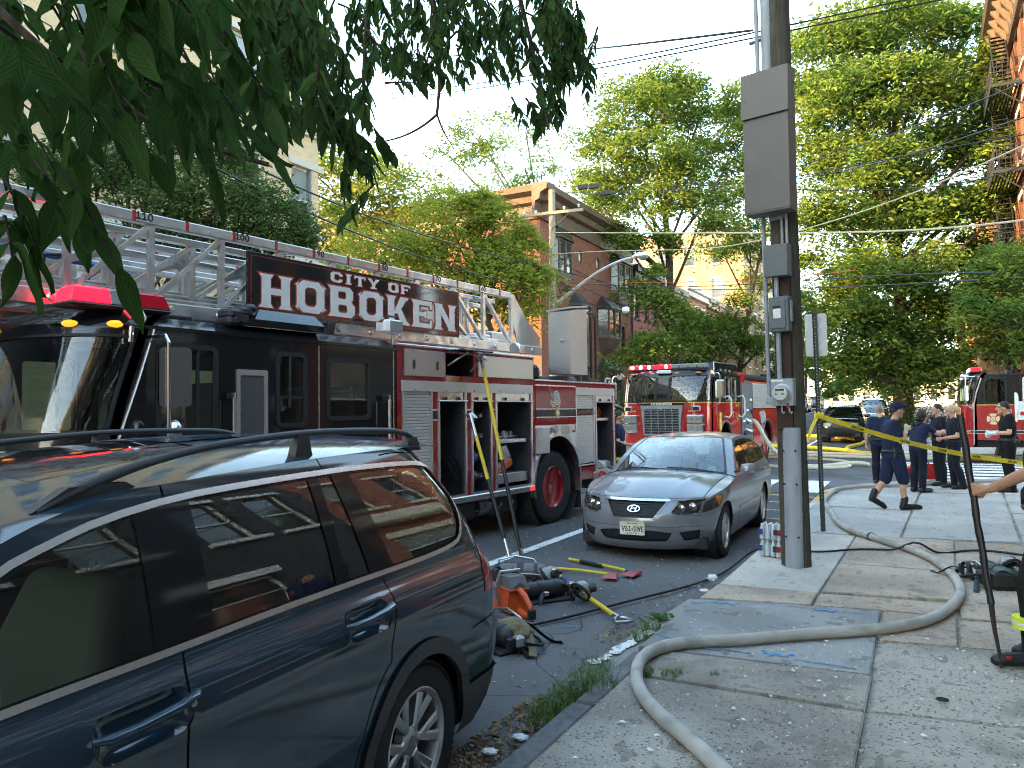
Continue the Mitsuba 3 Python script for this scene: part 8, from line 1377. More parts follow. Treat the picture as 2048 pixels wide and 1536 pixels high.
    e = .026 if shorts else .022
    pa = [m3.Manifold.hull_points(np.vstack([_SPH * .125 * s + p for p in (j['Lhip'] + [0, -.02, .02], j['Rhip'] + [0, .02, .02])]).astype(np.float32))]
    for S in 'LR': pa += ([cap(j[S + 'hip'], j[S + 'knee'] * .96 + j[S + 'hip'] * .04, .118, .098)] if shorts else leg(S, e, 0, .030) + [cap(j[S + 'ankle'] + [0, 0, .02], j[S + 'ankle'] - [0, 0, .03], .065, .066)])
    T.p('shorts' if shorts else 'trousers', meld(pa, .03, 8), legs, 60)
    for S in 'LR': T.p('shoe', meld([cap(j[S + 'heel'] + [0, 0, .006], j[S + 'toe'] + [0, 0, .006], .050, .043), cap(j[S + 'toe'] + [0, 0, .002], j[S + 'toe'] + (j[S + 'toe'] - j[S + 'heel']) * .16, .043, .034), cap(j[S + 'ankle'] + [0, 0, .08 if shorts else .0], j[S + 'heel'], .058, .052)], .025, 4), shoe, 60)
    for S, g, h in zip('LR', gloves, hands):
        if g: T.p('glove', meld([cap(j[S + 'wrist'], j[S + 'wrist'] - (j[S + 'wrist'] - j[S + 'elbow']) * .22, .036, .042)] + [m3.Manifold.hull_points((q.to_mesh().vert_properties[:, :3] - q.to_mesh().vert_properties[:, :3].mean(0)) * 1.22 + q.to_mesh().vert_properties[:, :3].mean(0)) for q in h], .015, 4), g, 60)
    for y in (-.032, .032): T.p('eye', MB().ball(Hm(.086, y, .012), (.010, .012, .007), 1), 'ink_black', 40)
    T.p('mouth', MB().ball(Hm(.088, 0, -.062), (.008, .022, .004), 1), 'axe_red', 40)
    if hair: hair(T, Hm, rotell)
    b = j['waist'] * .45 + (j['Lhip'] + j['Rhip']) * .275
    T.p('belt', MB().tube([b + [.142 * s * math.cos(a), .188 * s * math.sin(a), 0] for a in np.linspace(0, 6.28, 24)], .021, 6, closed=True), 'black_plastic'); T.p('belt_radio', MB().box(-.02, .02, -.03, .03, -.1, .05, .006, tr(*(b + [-.05, -.20 * s, 0]))), 'black_plastic', False)
    if extra: extra(T, j, Hm, M)
    return T
def cropped(mat, r=(.105, .085, .104), dx=-.018, dz=.035):
    def fn(T, Hm, E):
        m = E(Hm(dx, 0, dz), r).trim_by_plane(tuple((np.array(Hm(-.35, 0, .75)) - Hm(0, 0, 0)) / np.linalg.norm(np.array([-.35, 0, .75]))), float((np.array(Hm(0, 0, 0)) @ ((np.array(Hm(-.35, 0, .75)) - Hm(0, 0, 0)) / np.linalg.norm([.35, 0, .75])))) + .012); T.p('hair', m, mat, 60)
    return fn
def capped(mat):
    def fn(T, Hm, E):
        cropped(mat, (.112, .090, .112), -.004, .045)(T, Hm, E); c = [Hm(x, y, z) for x, y, z in ((.08, -.07, .062), (.08, .07, .062), (.175, -.05, .056), (.175, .05, .056), (.19, 0, .058))]
        T.p('cap_peak', MB().hull([q for q in c] + [q + [0, 0, .012] for q in c]), mat, 40); cropped('hair_dark', (.102, .082, .10), -.02, .0)(T, Hm, E)
    return fn
def tail(mat, ln=.26):
    def fn(T, Hm, E):
        cropped(mat, (.108, .088, .110), -.015, .03)(T, Hm, E); T.p('ponytail', meld([cap(Hm(-.09, 0, .07), Hm(-.15, 0, .03), .03, .045), cap(Hm(-.15, 0, .03), Hm(-.145, 0, -.12), .045, .04), cap(Hm(-.145, 0, -.12), Hm(-.13, 0, -ln), .04, .012)], .02, 3), mat, 60)
    return fn
def curly(mat):
    def fn(T, Hm, E):
        r = np.random.default_rng(3); T.p('hair', meld([E(Hm(-.02, 0, .03), (.112, .098, .115))] + [ell(Hm(-.05 + r.normal(0, .05), r.normal(0, .075), -.02 - .30 * i / 26), r.uniform(.03, .045)) for i in range(26)], .02, 2), mat, 60)
    return fn
def walker(T, j, Hm, M):
    w = j['Rwrist']; d = np.array([.05, 0, .09]); T.p('radio', MB().box(-.025, .025, -.018, .018, 0, .13, .006, tr(*(w + [.06, .02, .05]))).cyl(w + [.06, .02, .17], w + [.06, .02, .30], .006, n=6), 'black_plastic', False)
    T.p('back_print', MB().box(-.165, -.155, -.1, .1, 1.26, 1.36, .003), 'letter_white', False) if False else None
person('man in navy shirt and shorts walking, cap on, gloved hand raising a radio', (-.46, 14.0, .135), 0, 1.0, dict(head=(.08, 0, 1.60), neck=(.02, 0, 1.455), chest=(-.02, 0, 1.27), waist=(-.02, 0, 1.04), Rsh=(-.05, -.18, 1.395), Relbow=(.02, -.24, 1.10), Rwrist=(.145, -.15, 1.265), Rdir=(.35, .15, .9), Rpalm=(.3, .9, -.1), Lsh=(.0, .18, 1.40), Lelbow=(.10, .25, 1.14), Lwrist=(.22, .24, .92),
    Rhip=(.01, -.095, .87), Rknee=(.11, -.10, .47), Rankle=(.12, -.10, .10), Rheel=(.08, -.10, .045), Rtoe=(.32, -.115, .04), Lhip=(-.01, .095, .87), Lknee=(-.09, .10, .47), Lankle=(-.27, .10, .20), Lheel=(-.32, .10, .16), Ltoe=(-.13, .115, .045)), legs='navy', shorts=True, hair=capped('navy'), gloves=('glove_tan', 'glove_tan'), curl=(.4, 1.0), extra=walker, fine=.018)
person('bald man in navy shirt seen from behind at the kerb', (-.85, 18.55, .135), 62, .97, dict(Lelbow=(-.06, .27, 1.13), Lwrist=(.02, .29, .88)), hair=cropped('hair_grey', (.1, .08, .106), -.008, .028))
person('woman with long dark curly hair reaching out a gloved hand', (-.12, 17.0, .135), 20, .93, dict(chest=(.06, 0, 1.28), neck=(.10, 0, 1.44), head=(.15, 0, 1.57), Rsh=(.07, -.17, 1.38), Relbow=(.28, -.22, 1.22), Rwrist=(.50, -.16, 1.24), Lsh=(.07, .17, 1.38), Lelbow=(.12, .25, 1.12), Lwrist=(.30, .12, 1.05)), hair=curly('hair_dark'), gloves=('glove_white', None), slim=.93)
person('man in dark uniform facing left, hands raised to a bottle', (.27, 18.6, .135), 175, .97, dict(Relbow=(.02, -.25, 1.15), Rwrist=(.24, -.10, 1.12), Lelbow=(.02, .25, 1.15), Lwrist=(.26, .10, 1.16)), top='dark_navy', hair=cropped('hair_dark'))
person('woman with blonde ponytail in dark uniform holding a water bottle', (.52, 18.0, .135), 168, .96, dict(Relbow=(.0, -.23, 1.12), Rwrist=(.22, -.06, 1.14), Lelbow=(.0, .23, 1.10), Lwrist=(.24, .06, 1.05), Lknee=(.02, .12, .49), Lankle=(-.10, .16, .09), Lheel=(-.14, .16, .05), Ltoe=(.08, .19, .035)), top='dark_navy', hair=tail('hair_blonde'), slim=.92)
def officer(T, j, Hm, M):
    T.p('belt', MB().tube([(.15 * math.cos(a), .19 * math.sin(a), 1.005) for a in np.linspace(0, 6.28, 24)], .028, 6, closed=True), 'black_plastic')
    for i, a in enumerate((1.9, 2.5, 3.3, 4.2)): T.p('belt_pouch', MB().box(.15 * math.cos(a) - .03, .15 * math.cos(a) + .03, .2 * math.sin(a) - .03, .2 * math.sin(a) + .03, .94, 1.07, .01), 'black_plastic', False)
    T.p('glasses', MB().hull([Hm(x, y, z) for x, y in ((.10, -.065), (.10, .065), (.02, -.082), (.02, .082)) for z in (.022, .045)]), 'dark_glass', False)
person('police officer in black with duty belt and blue gloves looking down', (1.42, 17.6, .135), 160, 1.0, dict(head=(.07, 0, 1.61), Relbow=(.04, -.26, 1.14), Rwrist=(.27, -.12, 1.10), Lelbow=(.04, .26, 1.14), Lwrist=(.28, .06, 1.13)), top='black_cloth', legs='black_cloth', hair=cropped('hair_dark'), gloves=('glove_white', 'glove_white'), extra=officer, slim=1.08)
def turnout_bits(T, j, Hm, M):
    for S in 'LR':
        c = j[S + 'ankle'] * .55 + j[S + 'knee'] * .45; T.p('reflective_band', MB().cyl(c - [0, 0, .035], c + [0, 0, .035], .108, n=20), 'lime_tape', 40); T.p('silver_band', MB().cyl(c - [0, 0, .012], c + [0, 0, .012], .1095, n=20), 'reflective', 40)
        T.p('boot_patch', MB().ball(j[S + 'toe'] + [-.02, .05 if S == 'L' else -.05, .03], (.02, .006, .012), 1), 'red_plastic', 40)
    T.p('trouser_top', meld([cap(j['Lhip'] + [0, .02, .12], j['Rhip'] + [0, -.02, .12], .16, .16)], .04, 4), 'turnout', 60); T.p('glove_clip', MB().box(.02, .09, .17, .21, .98, 1.08, .01).box(.0, .06, .18, .215, .90, 1.0, .01), 'lime_tape', False); T.p('sleeve_badge', MB().ball(j['Lsh'] * .55 + j['Lelbow'] * .45 + [-.0, .062, 0], (.035, .008, .045), 2), 'axe_red', 40)
# the firefighter at the right edge stands side-on; the left arm reaches to the pole
person('firefighter in dark turnout trousers at the right edge gripping a black pole', (.74, 6.08, .135), 168, 1.0, dict(Lsh=(.02, .19, 1.45), Lelbow=(.20, .25, 1.27), Lwrist=(.405, .06, 1.12), Relbow=(-.08, -.24, 1.13), Rwrist=(-.05, -.26, .88), Lhip=(.04, .095, .92), Ldir=(.88, -.45, -.05), Lpalm=(-.43, -.9, 0), Lknee=(.21, .10, .51), Lankle=(.20, .105, .09), Lheel=(.16, .105, .045), Ltoe=(.39, .125, .04)), legs='turnout', skin='skin_tan', hair=cropped('hair_dark'), curl=(1.35, 1.0), extra=turnout_bits, fine=.010, slim=1.1, sleeve=.85)

# ================================================================ STREET FURNITURE, WIRES, TOOLS
prin('pole_wood', proc(lambda p, n, uv: mix((.045, .040, .031), (.105, .094, .075), fbm(p.x * 60 + p.y * 60, p.z * 2.5, 0, 4)) * (.8 + .4 * noise(p.x * 90, p.y * 90, p.z * 8))), .85, spec=.2)
prin('pole_pale', proc(lambda p, n, uv: mix((.24, .20, .15), (.42, .37, .29), fbm(p.x * 25 + p.y * 25, p.z * 1.5, 0, 4))), .85, spec=.2)
prin('board_brown', (.035, .018, .013), .7); prin('box_taupe', proc(lambda p, n, uv: mi.Color3f(.125, .115, .107) * (.94 + .12 * fbm(p.x * 6 + p.y * 6, p.z * 4, 0, 4))), .5); prin('box_grey', (.13, .145, .155), .45); prin('conduit_grey', proc(lambda p, n, uv: mi.Color3f(.30, .33, .36) * (.85 + .3 * fbm(p.x * 20 + p.y * 20, p.z * 3, 0, 3))), .5); prin('post_green', (.028, .040, .034), .5); prin('sign_back', (.52, .54, .55), .45, .3); prin('tape_yellow', (.78, .62, .03), .45); prin('porcelain', (.55, .53, .5), .3)
prin('hose_grey', proc(lambda p, n, uv: mix((.30, .285, .25), (.46, .44, .40), fbm(p.x * 6, p.y * 6, p.z * 6, 4)) * (1 - .22 * smoothstep(.60, .80, noise(p.x * 9 + 3, p.y * 9, p.z * 9)))), .8); bumped('hose_grey', 'hose_grey', lambda p, n, uv: noise(p.x * 170, p.y * 170, p.z * 170), .004); prin('hose_yellow', (.52, .38, .05), .7); prin('hose_cream', (.52, .48, .36), .8); prin('cable_black', (.012, .012, .013), .5)
prin('bottle_clear', (.50, .55, .60), .12)
a_, n_ = np.array([.978, -.21, 0]), np.array([-.21, -.978, 0])
PB = np.array([-1.235, 8.69, 0.])
def onp(z): return np.array([-.012 * z, 0, 0])
PF = lambda z=0: frame(PB + onp(z), a_, (0, 0, 1), n_)
T = Thing('utility_pole', 'weathered wooden utility pole by the kerb with a big taupe cabinet and electric meter', 'utility pole')
T.p('pole', MB().tube([PB + onp(z) + [0, 0, z] for z in (.05, 2, 4, 6, 9.5)], [.152, .148, .142, .136, .125], 28), 'pole_wood', 60)
k = T.p('cabinet', MB().box(-.265, .225, 3.85, 5.34, .185, .385, .006, PF(4.5)), 'box_taupe', False); T.p('cabinet_door', MB().box(-.262, .222, 3.87, 4.86, .386, .391, .003, PF(4.5)), 'box_taupe', False, parent=k); T.p('cabinet_hood', MB().hull([q for q in (np.array([[x, y, z] for x in (-.272, .232) for y, z in ((4.87, .386), (4.87, .418), (5.355, .392), (5.355, .18))]) @ PF(4.5)[:3, :3].T + PF(4.5)[:3, 3])]), 'box_taupe', False, parent=k)
T.p('mount', MB().box(-.08, .08, 3.8, 5.4, .12, .19, 0, PF(4.5)), 'dull_metal', False)
T.p('cable_guard', MB().ext(Polygon([(.125 * math.sin(a) * .75 + 0.035, .115 + .075 * math.cos(a)) for a in np.linspace(-1.6, 1.6, 14)]), 1.46, PF(1) @ frame((0, .13, 0), (1, 0, 0), (0, 0, 1), (0, 1, 0))), 'conduit_grey', 40)
for z in (.45, 1.0, 1.35):
    for x in (-.03, .10): T.p('bolt', MB().cyl((PF(z) @ [x, z, .175, 1])[:3], (PF(z) @ [x, z, .195, 1])[:3], .010, n=8), 'ink_black', False)
T.p('upper_guard', MB().ext(Polygon([(.07 * math.sin(a) - .075, .07 + .085 * math.cos(a)) for a in np.linspace(-1.6, 1.6, 14)]), 3.4, PF(6) @ frame((0, 5.3, 0), (1, 0, 0), (0, 0, 1), (0, 1, 0))), 'conduit_grey', 40)
T.p('back_board', MB().box(-.085, .085, 1.57, 3.3, .12, .165, .004, PF(2.3)), 'board_brown', False)
for x, z0, z1, r in ((-.19, 1.9, 9.0, .022), (-.03, 2.08, 2.66, .026), (-.03, 2.90, 3.25, .024), (.10, 3.5, 3.9, .014), (.05, 3.5, 3.9, .014)):
    T.p('conduit', MB().cyl((PF(z0) @ [x, z0, .10 if x < -.1 else .20, 1])[:3], (PF(z1) @ [x, z1, .10 if x < -.1 else .20, 1])[:3], r, n=14), 'conduit_grey', 50)
T.p('junction_box', MB().box(-.13, .125, 3.185, 3.52, .16, .285, .006, PF(3.3)), 'box_grey', False); 
k = T.p('switch_box', MB().box(-.10, .112, 2.60, 2.97, .165, .27, .008, PF(2.8)), 'box_grey', False); T.p('switch_door', MB().box(-.08, .085, 2.63, 2.94, .27, .283, .008, PF(2.8)), 'box_grey', False, parent=k); T.p('warning_label', MB().box(-.045, .035, 2.74, 2.84, .2835, .285, 0, PF(2.8)), 'white_paint', False, parent=k); T.p('warning_label', MB().box(-.05, .035, 2.845, 2.87, .2835, .285, 0, PF(2.8)), 'ink_black', False, parent=k); T.p('handle', MB().box(.112, .14, 2.7, 2.92, .2, .24, .008, PF(2.8)), 'dull_metal', False, parent=k)
k = T.p('meter_box', MB().box(-.115, .125, 1.82, 2.105, .165, .25, .006, PF(2)), 'conduit_grey', False)
MF = PF(2) @ frame((.01, 1.955, 0), (1, 0, 0), (0, 1, 0))
T.p('meter', MB().lathe([(.0001, .325), (.075, .325), (.088, .31), (.09, .27), (.098, .265), (.098, .25)][::-1], 36, MF), 'sign_back', 40, parent=k); T.p('meter_display', MB().box(-.045, .045, .022, .04, .3255, .328, 0, MF), 'ink_black', False, parent=k); T.p('meter_mark', MB().box(-.05, -.03, -.02, -.006, .3255, .327, 0, MF), 'ink_black', False, parent=k); T.p('meter_mark', MB().box(.02, .045, -.02, -.004, .3255, .327, 0, MF), 'ink_black', False, parent=k)
T.p('seal', MB().box(.055, .075, 1.80, 1.85, .25, .262, .002, PF(2)), 'letter_red', False, parent=k); T.p('outlet', MB().box(-.175, -.115, 1.84, 1.92, .17, .24, .01, PF(2)), 'conduit_grey', False, parent=k); T.p('label', MB().box(-.10, .02, 2.075, 2.095, .2505, .252, 0, PF(2)), 'letter_white', False, parent=k)
for x in (-.02, .06): T.p('hook', MB().tube([(PF(1.8) @ [x + d, z, .20, 1])[:3] for d, z in ((0, 1.82), (0, 1.76), (.02, 1.74), (.03, 1.76))], .009, 6), 'sign_back', 40)
T.p('anchor', MB().cyl((PF(5.86) @ [-.10, 5.86, .05, 1])[:3], (PF(5.86) @ [-.30, 5.87, .02, 1])[:3], .025, n=10), 'steel')

T = Thing('sign_post', 'green perforated sign post with the grey back of a parking sign', 'sign post')
A, B_ = np.array([-1.24, 11.21, .1]), np.array([-1.285, 11.21, 3.10]); q = MB()
for dx, dy, w, d in ((0, 0, .05, .006), (-.026, -.012, .006, .03), (.026, -.012, .006, .03)): q.bar(A + [dx, dy, 0], B_ + [dx, dy, 0], w, d, up=(0, 1, 0))
T.p('post', q, 'post_green', False); T.p('post', MB().bar(A + [0, -.02, .02], A + (B_ - A) * .15 + [0, -.02, 0], .06, .01, up=(0, 1, 0)), 'post_green', False)
q = MB()
for i in range(58): c = A + (B_ - A) * (.16 + .0143 * i); q.cyl(c + [0, -.0035, 0], c + [0, -.0075, 0], .0062, n=8)
T.p('holes', q, 'sign_back', False, kind='stuff'); T.p('sign', MB().ext(rrect(-.14, -.29, .14, .29, .03), .004, frame((-1.272, 11.232, 2.79), (1, 0, .012), (-.012, 0, 1))), 'sign_back', 25)
k = 'sign_post'
Pt = spline([(-1.255, 11.18, 1.685), (-.3, 12.0, 1.33), (.72, 13.5, 1.03), (1.35, 14.3, .90), (3.2, 16.2, .86)], 50); w = np.array([0, 0, .036]); sd_ = np.array([.03, -.06, 0])
T = Thing('caution_tape', 'yellow caution tape tied to the sign post and stretched to the right', 'caution tape')
tw_ = .7 * np.sin(np.linspace(0, 7, 50)); up_ = np.stack([sd_[0] * tw_ * .3, sd_[1] * tw_ * .3, .036 * np.cos(tw_ * .6)], -1)
T.p('ribbon', MB().grid(np.stack([Pt - up_, Pt + up_], 1)), 'tape_yellow', 60); T.p('knot', MB().tube([(-1.255 + .042 * math.cos(a), 11.21 + .042 * math.sin(a), 1.69 + .03 * math.sin(3 * a)) for a in np.linspace(0, 18, 40)], .024, 6), 'tape_yellow', 40); T.p('loose_end', MB().grid(np.stack([spline([(-1.27, 11.18, 1.68), (-1.35, 11.15, 1.52), (-1.40, 11.15, 1.33)], 10) + d for d in ([-.02, 0, .008], [.02, 0, -.008])], 1)), 'tape_yellow', 60)
for i in range(4, 44, 6): d = Pt[i + 1] - Pt[i]; d /= np.linalg.norm(d); u = np.array([0, 0, 1.0]) - d * d[2]; u /= np.linalg.norm(u); T.p('print', MB().text('CAUTION', .030, frame(Pt[i] - u * .015 + np.cross(d, u) * .004, d, u), .002), 'ink_black', False)

# far street light on its wooden pole
T = Thing('street_light_pole', 'pale wooden pole with crossarm and a curved street light arm at the left corner', 'utility pole')
T.p('pole', MB().tube([(-14.64, 31.3, 0), (-14.56, 31.3, 11.75)], [.19, .14], 16), 'pole_pale', 50); k = T.p('crossarm', MB().bar((-16.1, 31.15, 10.72), (-13.0, 31.15, 10.62), .11, .13), 'pole_pale', False)
for x in (-15.9, -15.3, -13.9, -13.2): T.p('insulator', MB().lathe([(.0001, .16), (.05, .15), (.06, .09), (.04, .06), (.06, .03), (.03, 0)][::-1], 10, tr(x, 31.15, 10.74)), 'porcelain', 40, parent=k)
T.p('brace', MB().bar((-13.6, 31.15, 10.6), (-14.55, 31.15, 9.9), .05, .02), 'brown_trim', False)
T.p('lamp_arm', MB().tube(spline([(-14.6, 31.25, 6.45), (-13.4, 30.9, 7.05), (-11.8, 30.4, 7.75), (-10.4, 30.0, 8.02)], 20), np.linspace(.085, .05, 20), 10), 'sign_back', 50); k = T.p('lamp_head', MB().hull([[-10.4 + .06 * x, 30.0 - .02 * x, 8.02 + z] for x, z in ((0, .07), (0, -.05), (6, .18), (12, .14), (13, .0), (3, -.06))] + [[-10.4 + .06 * x + dy * .3, 30.0 - .02 * x + dy, 8.05 + z] for x, z in ((4, .05), (11, .05), (5, -.04), (11, -.06)) for dy in (-.16, .16)]), 'white_paint', 60); T.p('lens', MB().ball((-9.85, 29.85, 7.98), (.20, .15, .14), 2), 'window_pale', 60, parent=k)
T.p('transformer_lamp', MB().box(-11.3, -11.0, 31.2, 31.4, 5.95, 6.2, .06), 'white_paint', False)
WIRES = dict(w1=('service cable clamped to the near pole and crossing the sky to the left', .013, [(-1.52,8.44,5.87),(-3.01,9.55,6.56),(-4.25,11.12,7.44),(-13.51,17.34,11.82)]), w2=('upper of two thin cables passing behind the near pole', .009, [(0.61,7.33,5.28),(-1.21,8.83,6.02),(-4.24,11.13,7.21),(-16.4,17.8,11.5)]), w2b=('lower of two thin cables passing behind the near pole', .009, [(0.64,7.36,5.22),(-1.18,8.86,5.97),(-4.2,11.16,7.15),(-16.4,17.9,11.4)]),
 w3=('thick black cable running up the left side of the street, upper one', .022, [(-11.0,4,6.9),(-11.32,9.64,6.69),(-12.02,12.67,6.77),(-13.25,19.93,7.18),(-14.27,30.7,8.02),(-14.75,41.76,8.71),(-14.51,60.04,8.7)]), w4=('thick black cable running up the left side of the street, lower one', .022, [(-9.5,4,6.3),(-10.95,11.0,5.96),(-13.18,20.0,6.43),(-14.58,30.58,6.96),(-15.03,41.66,7.43),(-15.74,61.7,7.33)]),
 w6=('topmost wire crossing from the far pole to the right', .012, [(-14.55,31.08,11.81),(-8.56,26.87,9.93),(-4.21,22.45,8.24),(-1.99,19.14,7.29),(1.49,14.24,6.01)]), w7=('second wire crossing from the far pole to the right', .012, [(-14.4,31.17,11.59),(-8.5,27,9.75),(-4.21,22.46,8.06),(-2.57,21.09,7.45),(1.6,15.44,5.85)]), w8=('twisted pale cable crossing the middle of the street', .020, [(-14.36,31.26,9.79),(-8.71,29.11,8.66),(-3.74,22.76,6.8),(0.54,17.17,5.27),(1.58,15.46,4.92)]), w9=('dark wire crossing under the twisted cable and rising to the right', .014, [(-14.43,31.27,8.82),(-8.44,28.15,7.79),(-4.45,23.52,6.75),(-2.48,21.18,6.47),(-0.41,17.76,6.09),(1.36,13.06,5.51)]), w10=('upper of two low telephone wires across the street', .015, [(-14.46,31.3,7.54),(-8.94,29.07,6.58),(-3.78,22.8,5.37),(-0.36,17.85,4.53),(1.12,15.26,4.04)]), w11=('lower of two low telephone wires across the street', .015, [(-14.47,31.31,7.21),(-9.0,28,6.3),(-3.78,22.8,5.2),(0.9,15.14,3.92)]), w12=('black wire in front of the huge tree, upper one', .014, [(-3.34,25.14,9.27),(-0.5,18.78,7.79),(1.39,13.04,6.41),(4,4,4.6)]), w13=('black wire in front of the huge tree, lower one', .014, [(-3.35,25.15,8.92),(0.15,16.9,6.79),(1.37,13.05,5.91),(3.4,6,4.4)]), w14=('thin wire from the far pole top to the near left block', .010, [(-16.4,12,10.9),(-14.98,16.6,10.88),(-15.59,23.07,11.0),(-14.87,31.1,10.75)]), w15=('thin wire from the far pole to the near left block, low', .010, [(-16.4,11,9.6),(-14.2,16,9.27),(-14.99,23.45,9.3),(-14.66,31.13,9.01)]), w17=('wire leaving the far pole up the street, higher', .016, [(-14.4,31.29,8.55),(-14.6,48.44,8.2),(-13.67,71.71,8.63)]), w18=('wire leaving the far pole up the street, lower', .018, [(-14.4,31.3,7.9),(-14.7,46.23,7.5),(-14.75,64.45,7.74)]), w19=('thin orange wire below the street light', .010, [(-14.4,31.3,7.45),(-8.9,29.0,6.72),(-3.9,22.9,5.5),(-1.3,19,4.9)]))
for _, (lb, r_, P) in WIRES.items(): solo('overhead_wire', MB().tube(spline(P, 40), r_, 5), 'hose_cream' if 'twisted' in lb else ('hose_orange' if 'orange' in lb else 'cable_black'), lb, 'wire', 'overhead wires', smooth=60)
for i, P in enumerate(((-12.3, 29.5, 11.1), (-11.6, 29, 10.9), (-11.0, 28.8, 10.5))): solo('wire_splice_box', MB().box(P[0] - .22, P[0] + .22, P[1] - .06, P[1] + .06, P[2] - .1, P[2] + .1, .02), 'black_plastic', 'black splice box hanging on the crossing wires, %s from the pole' % ('first', 'second', 'third')[i], 'splice box', 'splice boxes on the wires')

# hoses and cable on the ground
hp = [(-.62, 3.25), (-.85, 3.55), (-1.05, 3.78), (-1.32, 4.07), (-1.52, 4.38), (-1.63, 4.68), (-1.66, 5.02), (-1.55, 5.28), (-1.27, 5.5), (-.82, 5.88), (-.36, 6.25), (-.03, 6.67), (.14, 7.17), (.24, 7.78), (.23, 8.32), (.12, 9.05), (-.15, 9.85), (-.50, 10.45), (-.80, 10.95), (-1.08, 11.7), (-1.32, 13.0), (-1.55, 14.2), (-1.60, 15.7), (-1.35, 17.1), (-.7, 17.75), (.2, 18.6), (1.6, 20.0)]
T = Thing('fire_hose', 'thick pale grey charged fire hose snaking over the near sidewalk', 'fire hose'); P = spline(hp, 160); T.p('hose', MB().tube(np.c_[P, np.full(160, .178)], .040 + .0015 * np.sin(np.linspace(0, 60, 160)) * np.sin(np.linspace(0, 23, 160)), 16), 'hose_grey', 60)
c = np.array([-.62, 10.66, .186]); d = np.array([-.45, .62, 0]); d /= np.linalg.norm(d); c[2] = .178; k = T.p('coupling', MB().cyl(c - d * .05, c + d * .05, .048, n=20), 'dull_metal', 40); T.p('coupling_ring', MB().cyl(c - d * .012, c + d * .012, .053, n=20), 'black_plastic', 40, parent=k)
cab = [(-3.30, 5.25, .02), (-2.93, 5.76, .02), (-2.5, 6.8, .02), (-2.1, 8.0, 0), (-1.98, 8.7, .0), (-1.9, 9.15, .06), (-1.76, 9.4, .145), (-1.4, 9.5, .15), (-1.17, 9.45, .15), (-.8, 9.75, .15), (-.5, 9.9, .15), (-.30, 9.95, .17), (-.12, 9.96, .25), (.05, 9.99, .16), (.3, 10.15, .145), (.85, 10.25, .145), (2.5, 10.3, .145)]
solo('power_cable', MB().tube(spline(cab, 120), .013, 8), 'cable_black', 'thin black cable running from the street across the slabs and over the hose', 'cable', smooth=60)
def gh(name, label, pts, r, mat, h=None): P = spline(pts, 60); z = road_z(P[:, 0], P[:, 1]) + r * .95; solo(name, MB().tube(np.c_[P, z], r, 10), mat, label, 'fire hose', 'hoses lying in the crossing', smooth=60)
gh('crossing_hose', 'yellow hose curling in the crossing, far thick one', [(-7.8, 40.1), (-5.39, 41.8), (-3.57, 41.0), (-2.66, 39.5), (-2.44, 37.3), (-2.75, 35.4), (-2.64, 33.0), (-2.1, 31.8), (.2, 33.1), (3.0, 31.9)], .085, 'hose_yellow'); gh('crossing_hose', 'bright yellow hose lying straight toward the fire engine', [(-6.71, 34.5), (-4.3, 34.06), (-2.6, 33.06), (-2.3, 32.3)], .085, 'tape_yellow')
gh('crossing_hose', 'cream hose crossing behind the standing people, nearer', [(-6.84, 30.2), (-3.91, 29.9), (-1.57, 29.2), (.74, 29.1), (4.5, 29.8)], .06, 'hose_cream'); gh('crossing_hose', 'cream hose crossing behind the standing people, farther', [(-6.8, 33.06), (-3.91, 31.6), (-1.57, 30.8), (.74, 30.4), (4.5, 31.2)], .06, 'hose_cream'); gh('crossing_hose', 'cream hose lying in a loop beside the kerb corner', [(-5.32, 28.6), (-3.15, 27.8), (-2.3, 26.9), (-2.0, 25.4), (-2.25, 24.2), (-3.01, 23.8), (-4.6, 24.6), (-6, 26)], .055, 'hose_cream'); gh('crossing_hose', 'yellow flat hose under the third fire engine', [(-1, 34.2), (1.9, 33.9), (6, 34.5)], .08, 'tape_yellow'); gh('crossing_hose', 'red hose under the third fire engine', [(-.5, 32.2), (1.68, 31.5), (6, 31.9)], .07, 'axe_red')
solo('supply_hose', MB().tube(spline([(-4.62, 24.30, 1.42), (-4.45, 24.1, 1.30), (-4.15, 23.9, .8), (-3.6, 23.9, .25), (-2.9, 24.3, .06), (-1.5, 25.5, .06)], 40), .065, 12), 'hose_cream', 'cream supply hose coming down from the pump panel of the fire engine', 'fire hose', smooth=60)

